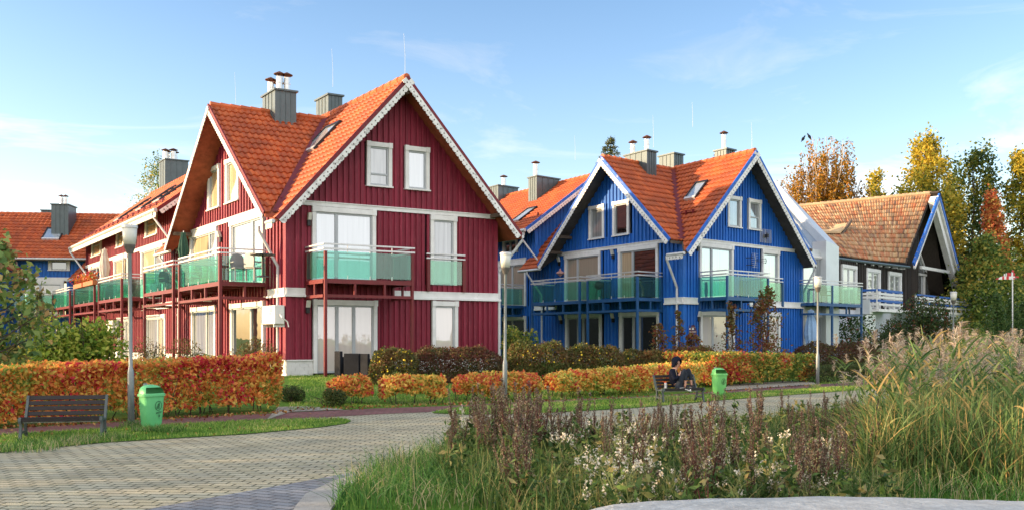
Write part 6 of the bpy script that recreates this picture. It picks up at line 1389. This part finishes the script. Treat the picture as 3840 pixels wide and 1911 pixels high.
k=len(rim); bot=[(vs[i][0],vs[i][1],-.1) for i in rim]; sm.add([vs[i] for i in rim]+bot,[(i,(i+1)%k,(i+1)%k+k,i+k) for i in range(k)])
so_=sm.build('stone',M['stone'],base=(2,3,0),smooth=True); tag(so_,'pale lichen spotted stone parapet along the bottom right edge','stone')
M['mugstem']=pm('dark_red_stems',(.10,.035,.03),.8,.3,8)
M['mugseed']=leafmat('mugwort_seed_heads',[(0,(.12,.10,.06)),(.4,(.22,.155,.12)),(.75,(.33,.25,.20)),(1,(.30,.32,.16))],.25,2,.25,.7)
M['weedleaf']=leafmat('wild_plant_leaves',[(0,(.045,.09,.025)),(.5,(.10,.18,.045)),(.8,(.19,.27,.07)),(1,(.36,.30,.12))],.3,2,.3)
M['fluff']=pm('white_seed_fluff',(.62,.57,.47),.9,.12,8)
M['thstem']=pm('pale_green_stems',(.20,.22,.08),.8,.3,8)
def onemesh(name,mb,parts,mats,label,group,cat):
    vs=[np.array(mb.v)]; fs=list(mb.f); ms=[0]*len(fs); off=len(mb.v)
    for i,Vv in enumerate(parts):
        n=len(Vv)//4; fs+= [(off+4*k,off+4*k+1,off+4*k+2,off+4*k+3) for k in range(n)]; ms+=[i+1]*n; off+=len(Vv); vs.append(Vv)
    me=bpy.data.meshes.new(name); me.from_pydata(np.concatenate(vs).tolist(),[],fs); o=link(name,me,mats); me.polygons.foreach_set('material_index',ms); return tag(o,label,cat,group)
def mug_proto(h):
    st=MB(); C=[]; Lf=[]
    for _ in range(random.randint(3,5)):
        a=random.random()*6.28; b=V((math.cos(a)*.06,math.sin(a)*.06,0)); hh=h*random.uniform(.72,1.05); t=b+V((math.cos(a)*.16*random.random(),math.sin(a)*.16*random.random(),hh)); m=lerp(b,t,.5)+V((random.gauss(0,.02),random.gauss(0,.02),0)); st.tube([b,m,t],[.007,.005,.002],5)
        for i in range(13):
            u=random.uniform(.34,.97); o=lerp(b,t,u); ln=(1.05-u)*.42*hh*random.uniform(.5,1.2); an=random.random()*6.28; e=o+V((math.cos(an)*ln*.34,math.sin(an)*ln*.34,ln*.95)); st.tube([o,e],[.003,.0015],3)
            n=int(5+ln*80); tt=RNG.random(n)**.8; C.append(np.array(o)+(np.array(e)-np.array(o))*tt[:,None]+RNG.normal(size=(n,3))*.008)
        n=26; tt=.6+.4*RNG.random(n); C.append(np.array(b)+(np.array(t)-np.array(b))*tt[:,None]+RNG.normal(size=(n,3))*.009)
        n=26; tt=.05+.5*RNG.random(n); Lf.append(np.array(b)+(np.array(t)-np.array(b))*tt[:,None]+RNG.normal(size=(n,3))*np.array([.06,.06,.03]))
    return onemesh('mugwort_plant',st,[leafverts(np.concatenate(C),.019,aspect=.7),leafverts(np.concatenate(Lf),.085,aspect=.32,down=.3)],[M['mugstem'],M['mugseed'],M['weedleaf']],'tall brown purple weed with upright seed plumes on the bank','mugwort plants on the bank','weed')
def thistle_proto(h):
    st=MB(); Fl=[]; Lf=[]
    for _ in range(random.randint(3,5)):
        a=random.random()*6.28; b=V((math.cos(a)*.05,math.sin(a)*.05,0)); t=b+V((math.cos(a)*.15,math.sin(a)*.15,h*random.uniform(.6,1.0))); st.tube([b,lerp(b,t,.5)+V((random.gauss(0,.02),random.gauss(0,.02),0)),t],[.006,.005,.003],5)
        for i in range(6):
            u=random.uniform(.5,1.0); o=lerp(b,t,u); e=o+V((random.gauss(0,.07),random.gauss(0,.07),random.uniform(.02,.14))); st.tube([o,e],[.003,.002],3); n=15
            if random.random()<.36: Fl.append(np.array(e)+RNG.normal(size=(n,3))*np.array([.011,.011,.018]))
        n=22; tt=RNG.random(n)*.85; Lf.append(np.array(b)+(np.array(t)-np.array(b))*tt[:,None]+RNG.normal(size=(n,3))*np.array([.05,.05,.02]))
    return onemesh('thistle_plant',st,[leafverts(np.concatenate(Fl),.019,aspect=.9),leafverts(np.concatenate(Lf),.10,aspect=.28,down=.2)],[M['thstem'],M['fluff'],M['weedleaf']],'thistle gone to seed with white fluffy heads on the bank','thistles on the bank','weed')
protos=[mug_proto(h) for h in (.95,.82,.70,1.0)]; used=set()
def scatter(protos,spots,smin=.85,smax=1.15):
    for i,(x,y) in enumerate(spots):
        k=random.randrange(len(protos)); o=protos[k] if k not in used_ else copy_tree(protos[k]); used_.add(k)
        c=gp(x,y); o.location=V((c.x,c.y,.02)); s=random.uniform(smin,smax)*(.80 if x>2200 and y<1790 and smin>.82 else 1); o.scale=(s,s,s); o.rotation_euler=(random.gauss(0,.06),random.gauss(0,.06),random.random()*6.28)
spots=[]
for (x0,x1,y0,y1,n) in ((1680,2060,1740,1800,20),(1700,2010,1700,1740,10),(2240,2560,1680,1800,13),(2540,2820,1660,1790,12),(2640,3230,1800,1990,20),(2780,3240,1620,1740,14),(2060,2240,1740,1790,5),(1900,2000,1880,1960,4),(2300,2700,1850,2050,10),(2950,3250,1680,1800,9)):
    spots+= [(random.uniform(x0,x1),random.uniform(y0,y1)) for _ in range(n)]
spots+=[(1732,1760),(1838,1765),(1942,1755),(1945,1770),(2020,1772),(2105,1765),(2185,1760)]
used_=set(); scatter(protos,spots)
tp_=[thistle_proto(h) for h in (.62,.5,.72)]; spots=[]
for (x0,x1,y0,y1,n) in ((2120,2420,1760,2000,17),(2300,2700,1720,2060,32),(2700,3020,1660,1960,14),(2900,3200,1840,2000,8),(1640,1790,1680,1710,5)):
    spots+= [(random.uniform(x0,x1),random.uniform(y0,y1)) for _ in range(n)]
used_=set(); scatter(tp_,spots,.8,1.25)
# green undergrowth below the weeds
UG=W([(1640,1800),(1700,1700),(2300,1690),(2900,1620),(3300,1560),(3400,2050),(2000,2050)])
stuff(blades('undergrowth',P3(sample(UG,17000),.02),.34,.013,M['weedleaf'],bend=.6,seg=3,hv=.6),'dark green undergrowth of wild herbs between the taller weeds','undergrowth')
hb=sample(UG,260); C=[]
for x,y in hb:
    h=random.uniform(.25,.62); m=34; t=RNG.random((m,1)); C.append(np.array([x,y,.02])+np.concatenate([RNG.normal(size=(m,2))*.07*(1.2-t),t*h],1))
stuff(leaves('herb_leaves',np.concatenate(C),.10,M['weedleaf'],aspect=.42,down=.25),'leafy green herbs filling the bank between the brown weeds','herbs')
# reeds: stalks, long arching leaves and feathery plumes as one mass
M['reedleaf']=leafmat('reed_leaves',[(0,(.05,.11,.03)),(.35,(.12,.21,.06)),(.72,(.20,.29,.09)),(.90,(.34,.34,.13)),(1,(.48,.34,.13))],.35,1.2,.2)
M['reedplume']=leafmat('reed_plumes',[(0,(.28,.20,.15)),(.5,(.48,.38,.29)),(1,(.62,.53,.43))],.4,1.5,.25,.7)
def ribbons(P0,D,up,L,w,bend,seg=4):
    """ribbons leaving points P0 in direction D, drooping with gravity"""
    n=len(P0); s=unit(np.cross(D,RNG.normal(size=(n,3)))); vs=[]; 
    for i in range(seg+1):
        t=i/seg; c=P0+D*L*t-np.array([0,0,1.])*(bend*L*t*t); ww=w*(1-t)**.6*(.5+.5*min(1,t*4+.4)) if i<seg else w*.05
        vs+= [c-s*ww/2,c+s*ww/2]
    k=len(vs); Vv=np.stack(vs,1).reshape(-1,3); b=np.arange(n)[:,None]*k
    return Vv,np.concatenate([b+np.array([[2*i,2*i+1,2*i+3,2*i+2]]) for i in range(seg)])
def reedmass(RB,h0,h1,name):
    n=len(RB); H=h0+(h1-h0)*RNG.random((n,1)); H=H*(1+.30*np.array([[mnoise.noise(V((x*.9,y*.5,2.2)))] for x,y in RB])); ln=RNG.normal(size=(n,2))*.14; base=np.concatenate([RB,np.full((n,1),.0)],1); top=base+np.concatenate([ln*H,H],1); ps=[]
    D=unit(top-base); ps.append(ribbons(base,D,None,H,.011,.0,3)+(0,))
    k=12; i=np.repeat(np.arange(n),k); u=.18+.78*RNG.random((n*k,1)); a=RNG.random(n*k)*6.283; d=unit(np.stack([np.cos(a),np.sin(a),1.0+.9*RNG.random(n*k)],1)); ps.append(ribbons(base[i]+(top-base)[i]*u,d,None,.28+.36*RNG.random((n*k,1)),.026,.15+.75*RNG.random((n*k,1)),5)+(0,))
    pl=np.where(RNG.random(n)<.62)[0]; k=46; i=np.repeat(pl,k); m=len(i); u=.98+.0*RNG.random((m,1)); a=RNG.random(m)*6.283; side=np.repeat(RNG.normal(size=(len(pl),2))*.5,k,0); o=top[i]+np.concatenate([side*.05,np.zeros((m,1))],1)+np.array([0,0,1.])*(.20*RNG.random((m,1))-.06)+np.concatenate([side*.10*RNG.random((m,1)),np.zeros((m,1))],1)
    d=unit(np.stack([np.cos(a)*.55+side[:,0]*.8,np.sin(a)*.55+side[:,1]*.8,.75+.4*RNG.random(m)],1)); ps.append(ribbons(o,d,None,.09+.09*RNG.random((m,1)),.011,.5+.4*RNG.random((m,1)),3)+(1,))
    Vs=[];Fs=[];Ms=[];off=0
    for v,f,mi in ps: Vs.append(v);Fs.append(f+off);Ms.append(np.full(len(f),mi));off+=len(v)
    o=npmesh(name,np.concatenate(Vs),np.concatenate(Fs),[M['reedleaf'],M['reedplume']]); o.data.polygons.foreach_set('material_index',np.concatenate(Ms).astype(np.int32)); return o
RP=W([(3300,1600),(3420,1520),(3950,1490),(3960,1850),(3330,1850),(3245,1780),(3260,1660)])
stuff(reedmass(sample(RP,520),1.0,1.56,'reeds'),'dense stand of reeds with feathery tan plumes at the right','reeds')
RN=W([(3230,1850),(3300,1700),(3900,1700),(3900,1860)])
stuff(blades('reed_foot_leaves',P3(sample(RN,5200),.0),.75,.018,M['reedleaf'],bend=.6,seg=4,hv=.5),'tangle of long green and straw reed leaves at the foot of the reeds','reeds')
for (x,y,h,lb) in ((3225,1640,1.52,'lone reed with a tan plume leaning beside the dense reeds'),(3170,1700,1.2,'short lone reed stalk left of the dense reeds'),(3140,1560,1.1,'thin lone reed before the low box hedge')):
    c=gp(x,y); o=reedmass(np.array([[c.x,c.y],[c.x+.08,c.y+.05]]),h*.85,h,'reed'); tag(o,lb,'reed')
# ---------------------------------------------------------------- person on the right bench, bottle and newspaper
def skin(name,nodes,edges,mat,parent,root,sub=2):
    keys=list(nodes); idx={k:i for i,k in enumerate(keys)}; org=ORG[parent.name]
    me=bpy.data.meshes.new(name); me.from_pydata([tuple(V(nodes[k][0])-org) for k in keys],[(idx[a],idx[b]) for a,b in edges],[])
    ob=bpy.data.objects.new(name,me); COL.objects.link(ob); md=ob.modifiers.new('s','SKIN'); md.use_smooth_shade=True
    for i,k in enumerate(keys):
        sv=me.skin_vertices[0].data[i]; r=nodes[k][1]; sv.radius=(r,r) if not isinstance(r,tuple) else r; sv.use_root=(k==root)
    su=ob.modifiers.new('u','SUBSURF'); su.levels=sub; su.render_levels=sub
    dg=bpy.context.evaluated_depsgraph_get(); nm=bpy.data.meshes.new_from_object(ob.evaluated_get(dg)); bpy.data.objects.remove(ob)
    o=link(name,nm,mat,parent); nm.polygons.foreach_set('use_smooth',[True]*len(nm.polygons)); return o
YB=23.18
def pj(x,y,dy=0.): return at(x,y,YB+dy)
pr=empty('person',pj(2537,1462),'person in dark hooded jacket sitting knees up on the right bench looking down','person')
PL,CH,NK,HD=pj(2539,1446),pj(2524,1398),pj(2531,1378),pj(2541,1360)
hx=.115
# body: one continuous figure (head, neck, trunk, arms with fingers, legs, feet)
nd={'pelvis':(PL,.085),'waist':(pj(2530,1424),.085),'chest':(CH,.10),'neck':(NK,.045),'jaw':(pj(2541,1369,-.03),.055),'head':(pj(2539,1357,-.01),.085),'crown':(pj(2536,1347,.0),.06),
 'shN':(pj(2520,1391,-.13),.05),'elN':(pj(2530,1421,-.20),.038),'wrN':(pj(2549,1401,-.12),.026),'paN':(pj(2553,1394,-.09),.028),
 'shF':(pj(2530,1389,.14),.05),'elF':(pj(2545,1418,.16),.038),'wrF':(pj(2556,1400,.04),.026),'paF':(pj(2558,1393,.01),.028),
 'hipN':(pj(2541,1445,-.09),.08),'knN':(pj(2567,1381,-.10),.055),'anN':(pj(2570,1438,-.10),.034),'heN':(pj(2568,1450,-.10),.03),'toN':(pj(2582,1456,-.12),.026),
 'hipF':(pj(2546,1444,.09),.08),'knF':(pj(2583,1380,.09),.055),'anF':(pj(2592,1436,.09),.034),'heF':(pj(2592,1447,.09),.03),'toF':(pj(2606,1452,.07),.026)}
ed=[('pelvis','waist'),('waist','chest'),('chest','neck'),('neck','jaw'),('jaw','head'),('head','crown'),('chest','shN'),('shN','elN'),('elN','wrN'),('wrN','paN'),('chest','shF'),('shF','elF'),('elF','wrF'),('wrF','paF'),
 ('pelvis','hipN'),('hipN','knN'),('knN','anN'),('anN','heN'),('heN','toN'),('pelvis','hipF'),('hipF','knF'),('knF','anF'),('anF','heF'),('heF','toF')]
for sd,s in (('N',-1),('F',1)):
    p=V(nd['pa'+sd][0])
    for i,(l,o) in enumerate(((.055,-.022),(.064,-.008),(.060,.007),(.048,.020))):
        a='f%s%da'%(sd,i); b='f%s%db'%(sd,i); nd[a]=(p+V((.030+l*.35,-s*.008,.022-o*.9)),.0085); nd[b]=(p+V((.022+l*.55,-s*.030,.040-o*1.1)),.0075); ed+=[('pa'+sd,a),(a,b)]
    nd['t'+sd]=(p+V((-.006,-s*.022,.040)),.009); ed.append(('pa'+sd,'t'+sd))
skin('body',nd,ed,M['skin'],pr,'pelvis')
# face: nose, brows and eyes, mouth on the turned down face (it looks right, down and slightly to us)
fc=V((.62,-.62,-.48)).normalized(); fs=V((.70,.71,0)).normalized(); fu=fs.cross(fc).normalized(); fu=fu if fu.z>0 else -fu; h0=V(nd['head'][0])+V((0,0,-.012))
f=MB(); f.tube([h0+fc*.070+fu*.022,h0+fc*.096-fu*.008,h0+fc*.085-fu*.018],[.007,.013,.008],6); f.build('nose',M['skin'],pr,smooth=True)
for sg in (-1,1):
    e=MB(); e.tube([h0+fc*.078+fs*(sg*.034-.012)+fu*.012,h0+fc*.081+fs*sg*.034+fu*.009,h0+fc*.076+fs*(sg*.034+.012)+fu*.012],[.002,.005,.002],5); e.build('eye',M['hair'],pr)
    e=MB(); e.tube([h0+fc*.078+fs*(sg*.034-.016)+fu*.028,h0+fc*.076+fs*(sg*.034+.016)+fu*.029],[.004,.003],5); e.build('eyebrow',M['hair'],pr)
lp_=MB(); lp_.tube([h0+fc*.070-fs*.020-fu*.045,h0+fc*.080-fu*.042,h0+fc*.070+fs*.020-fu*.045],[.003,.006,.003],5); lp_.build('mouth',pm('lips',(.40,.12,.10),.4,.1,5),pr)
ha=MB()
for sg in (-1,1):
    for k in range(3): ha.tube([h0+fc*.060+fs*sg*(.055+.006*k)+fu*.05,h0+fc*.055+fs*sg*(.072+.004*k)-fu*.02,h0+fc*.05+fs*sg*.06-fu*.09],[.008,.009,.005],5)
ha.build('hair',M['hair'],pr,smooth=True)
# hooded jacket
jk={'hem':(pj(2536,1444),.125),'waist':(pj(2528,1424),.128),'chest':(pj(2525,1400),.135),'coll':(pj(2530,1381),.082),
 'shN':(pj(2519,1391,-.13),.070),'elN':(pj(2529,1422,-.20),.062),'wrN':(pj(2546,1406,-.135),.042),'shF':(pj(2531,1389,.14),.070),'elF':(pj(2545,1419,.17),.060),'wrF':(pj(2553,1404,.06),.042)}
skin('jacket',jk,[('hem','waist'),('waist','chest'),('chest','coll'),('chest','shN'),('shN','elN'),('elN','wrN'),('chest','shF'),('shF','elF'),('elF','wrF')],M['navy'],pr,'chest')
# hood: a shell round the head, open towards the face
hc=V(nd['head'][0])+V((-.012,.012,.0)); vs=[];fs_=[]; nu,nv=22,14; bk=-fc
for j in range(nv+1):
    th=math.radians(8)+math.radians(118)*j/nv                # angle from the back pole
    for i in range(nu):
        a=6.283*i/nu; d=bk*math.cos(th)+(fs*math.cos(a)+fu*math.sin(a))*math.sin(th); r=.132*(1+.10*max(0,d.z))*(1.05 if j==nv else 1)+.006*math.sin(a*5)*(j/nv)
        vs.append(hc+d*r+V((0,0,.012))+(V((-.03,.02,-.03)) if d.z<-.55 else V((0,0,0))))
for j in range(nv):
    for i in range(nu): fs_.append((j*nu+i,j*nu+(i+1)%nu,(j+1)*nu+(i+1)%nu,(j+1)*nu+i))
hm=MB(); hm.add(vs,fs_+[tuple(range(nu))]); ho=hm.build('hood',M['navy'],pr,smooth=True,fix=False); so2=ho.modifiers.new('t','SOLIDIFY'); so2.thickness=.014; so2.offset=-1
zp_=MB(); zp_.tube([pj(2533,1384,-.14),pj(2537,1398,-.165),pj(2538,1409,-.16)],.006,5); zp_.build('drawstring',pm('tan_cord',(.45,.33,.20),.7,.1,5),pr)
# trousers
tr={'pel':(pj(2540,1447),.118),'hipN':(pj(2545,1443,-.09),.095),'thN':(pj(2557,1410,-.10),.082),'knN':(pj(2567,1382,-.10),.068),'shN':(pj(2569,1408,-.10),.056),'anN':(pj(2570,1428,-.10),.042),
 'hipF':(pj(2549,1443,.09),.095),'thF':(pj(2569,1410,.09),.080),'knF':(pj(2583,1381,.09),.068),'shF':(pj(2588,1407,.09),.056),'anF':(pj(2591,1426,.09),.042)}
skin('trousers',tr,[('pel','hipN'),('hipN','thN'),('thN','knN'),('knN','shN'),('shN','anN'),('pel','hipF'),('hipF','thF'),('thF','knF'),('knF','shF'),('shF','anF')],M['jeans'],pr,'pel')
for sd,(he,bl,to) in (('N',((2567,1452,-.10),(2575,1454,-.11),(2586,1458,-.13))),('F',((2591,1447,.09),(2598,1450,.08),(2610,1454,.06)))):
    sh={'a':(pj(he[0]+1,he[1]-4,he[2]),.036),'h':(pj(*he),.036),'b':(pj(*bl),.040),'t':(pj(*to),.030)}; o=skin('shoe',sh,[('a','h'),('h','b'),('b','t')],M['shoe'],pr,'h')
    s=MB(); p,q=pj(*he),pj(*to); d=(q-p).normalized(); sx=V((-d.y,d.x,0)).normalized(); n=16; L=(q-p).length
    pts=[p+d*(L*.5+(L*.5+.045)*math.cos(6.283*i/n))+sx*.048*math.sin(6.283*i/n)-V((0,0,.040)) for i in range(n)]; s.prism(pts,(0,0,.022)); s.prism([p+d*(L+.01)+sx*x+V((0,0,z)) for x,z in ((-.03,-.02),(.03,-.02),(.022,.012),(-.022,.012))],d*.028); s.build('sole',M['sole'],o)
ph=MB(); c=pj(2557,1389,-.04); ph.box(c+V((-.01,-.03,-.05)),(.012,.004,.02),(0,.062,0),(-.03,0,.10)); pho=ph.build('phone',M['black'],base=c); tag(pho,'small black phone held in the hands of the person on the bench','phone')
bt=pj(2496,1455); zb=bt.z; r=empty('bottle',bt,'white drinking bottle with orange cap on the right bench','bottle'); m=MB(); m.lathe([(.034,0),(.037,.01),(.037,.135),(.028,.150),(.026,.155)],bt,18); m.build('body',M['sole'],r,smooth=False); m=MB(); m.lathe([(.031,.152),(.031,.168),(.020,.172),(.018,.182)],bt,16); m.box(bt+V((-.045,-.008,.150)),(.022,0,0),(0,.016,0),(0,0,.018)); m.build('cap',M['orangeplastic'],r)
npz=MB(); a=[pj(2530,1455,-.16),pj(2562,1452,-.16),pj(2570,1447,.02),pj(2540,1452,.05)]; npz.prism([V((p.x,p.y,zb+.004+.02*(i in (1,2)))) for i,p in enumerate(a)],(0,0,.012)); o=npz.build('newspaper',M['paper'],base=a[0]); tag(o,'folded newspaper lying on the right bench beside the white shoes','newspaper')
# ---------------------------------------------------------------- camera, light, sky
cam=bpy.data.cameras.new('camera'); co=bpy.data.objects.new('camera',cam); COL.objects.link(co)
co.location=(0,0,EYE); co.rotation_euler=(math.radians(90),0,0); cam.sensor_width=36; cam.lens=36*F/3840; cam.shift_y=(HY-955.5)/3840; cam.clip_start=.1; cam.clip_end=6000
scene.camera=co; SGN=1; FILL_CLOUD=4.2
SUN_EL=math.radians(11); SUN_AZ=math.radians(-97)      # azimuth from +Y, clockwise positive: the sun stands to the left
Sd=V((math.sin(SUN_AZ)*math.cos(SUN_EL),math.cos(SUN_AZ)*math.cos(SUN_EL),math.sin(SUN_EL)))
sl_=bpy.data.lights.new('sun','SUN'); sl_.energy=3.4; sl_.angle=math.radians(.5); sl_.color=(1,.70,.40); so=bpy.data.objects.new('sun',sl_); COL.objects.link(so)
so.rotation_euler=Sd.to_track_quat('Z','Y').to_euler(); so.location=(-30,0,30)
wd=bpy.data.worlds.new('World'); scene.world=wd; wd.use_nodes=True; nt=wd.node_tree
for n in list(nt.nodes): nt.nodes.remove(n)
L=nt.links.new; out=N(nt,'ShaderNodeOutputWorld'); bg=N(nt,'ShaderNodeBackground'); L(bg.outputs[0],out.inputs[0])
st=N(nt,'ShaderNodeTexSky'); st.sky_type='NISHITA'; st.sun_disc=False; st.sun_elevation=SUN_EL; st.sun_rotation=SUN_AZ*SGN; st.altitude=0; st.air_density=1.0; st.dust_density=1.2; st.ozone_density=1.5
bg.inputs['Strength'].default_value=.15
# thin cirrus mixed into the sky
tc=N(nt,'ShaderNodeTexCoord'); sp=N(nt,'ShaderNodeSeparateXYZ'); L(tc.outputs['Generated'],sp.inputs[0])
mp=N(nt,'ShaderNodeMapping'); mp.inputs['Scale'].default_value=(2.2,2.2,9.0); mp.inputs['Rotation'].default_value=(0,.12,.3); L(tc.outputs['Generated'],mp.inputs[0])
nz=N(nt,'ShaderNodeTexNoise'); nz.inputs['Scale'].default_value=1.3; nz.inputs['Detail'].default_value=9; nz.inputs['Roughness'].default_value=.62; nz.inputs['Distortion'].default_value=.9; L(mp.outputs[0],nz.inputs['Vector'])
cr=ramp(nt,[(.50,(0,0,0)),(.80,(.65,.65,.65))]); L(nz.outputs['Fac'],cr.inputs[0])
lum=N(nt,'ShaderNodeRGBToBW'); L(st.outputs[0],lum.inputs[0])
wm=N(nt,'ShaderNodeVectorMath',operation='SCALE'); wm.inputs[0].default_value=(1.75,1.68,1.62); L(lum.outputs[0],wm.inputs['Scale'])
mx=N(nt,'ShaderNodeMix',data_type='RGBA'); L(cr.outputs[0],mx.inputs[0]); L(st.outputs[0],mx.inputs[6]); L(wm.outputs[0],mx.inputs[7])
# unseen bright cloud bank added behind the viewer to lift the shade, mirrored in windows
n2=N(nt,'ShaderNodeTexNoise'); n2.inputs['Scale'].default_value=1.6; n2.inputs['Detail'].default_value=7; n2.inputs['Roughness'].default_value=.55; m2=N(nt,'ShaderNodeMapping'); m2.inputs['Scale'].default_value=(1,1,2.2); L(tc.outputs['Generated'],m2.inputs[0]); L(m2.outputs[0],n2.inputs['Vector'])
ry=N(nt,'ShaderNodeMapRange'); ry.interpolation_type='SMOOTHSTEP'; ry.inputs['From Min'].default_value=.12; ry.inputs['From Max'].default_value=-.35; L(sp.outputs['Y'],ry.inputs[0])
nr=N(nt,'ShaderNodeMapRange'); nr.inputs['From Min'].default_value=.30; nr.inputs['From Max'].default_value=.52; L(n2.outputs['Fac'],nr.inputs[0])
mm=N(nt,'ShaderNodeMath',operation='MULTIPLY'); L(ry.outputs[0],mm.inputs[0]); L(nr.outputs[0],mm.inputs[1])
m3=N(nt,'ShaderNodeMix',data_type='RGBA'); L(mm.outputs[0],m3.inputs[0]); tn=N(nt,'ShaderNodeVectorMath',operation='MULTIPLY'); gr=ramp(nt,[(0,(1,.935,.87)),(.10,(.99,.93,.94)),(.22,(.80,.82,.90)),(.40,(.60,.69,.80))]); L(sp.outputs['Z'],gr.inputs[0]); L(gr.outputs[0],tn.inputs[1]); L(mx.outputs[2],tn.inputs[0]); L(tn.outputs[0],m3.inputs[6]); m3.inputs[7].default_value=(FILL_CLOUD*1.04,FILL_CLOUD,FILL_CLOUD*.97,1)
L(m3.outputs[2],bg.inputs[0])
scene.view_settings.view_transform='Standard'; scene.view_settings.look='None'; scene.view_settings.gamma=1; scene.view_settings.exposure=1.55
scene.cycles.max_bounces=8; scene.cycles.transparent_max_bounces=16
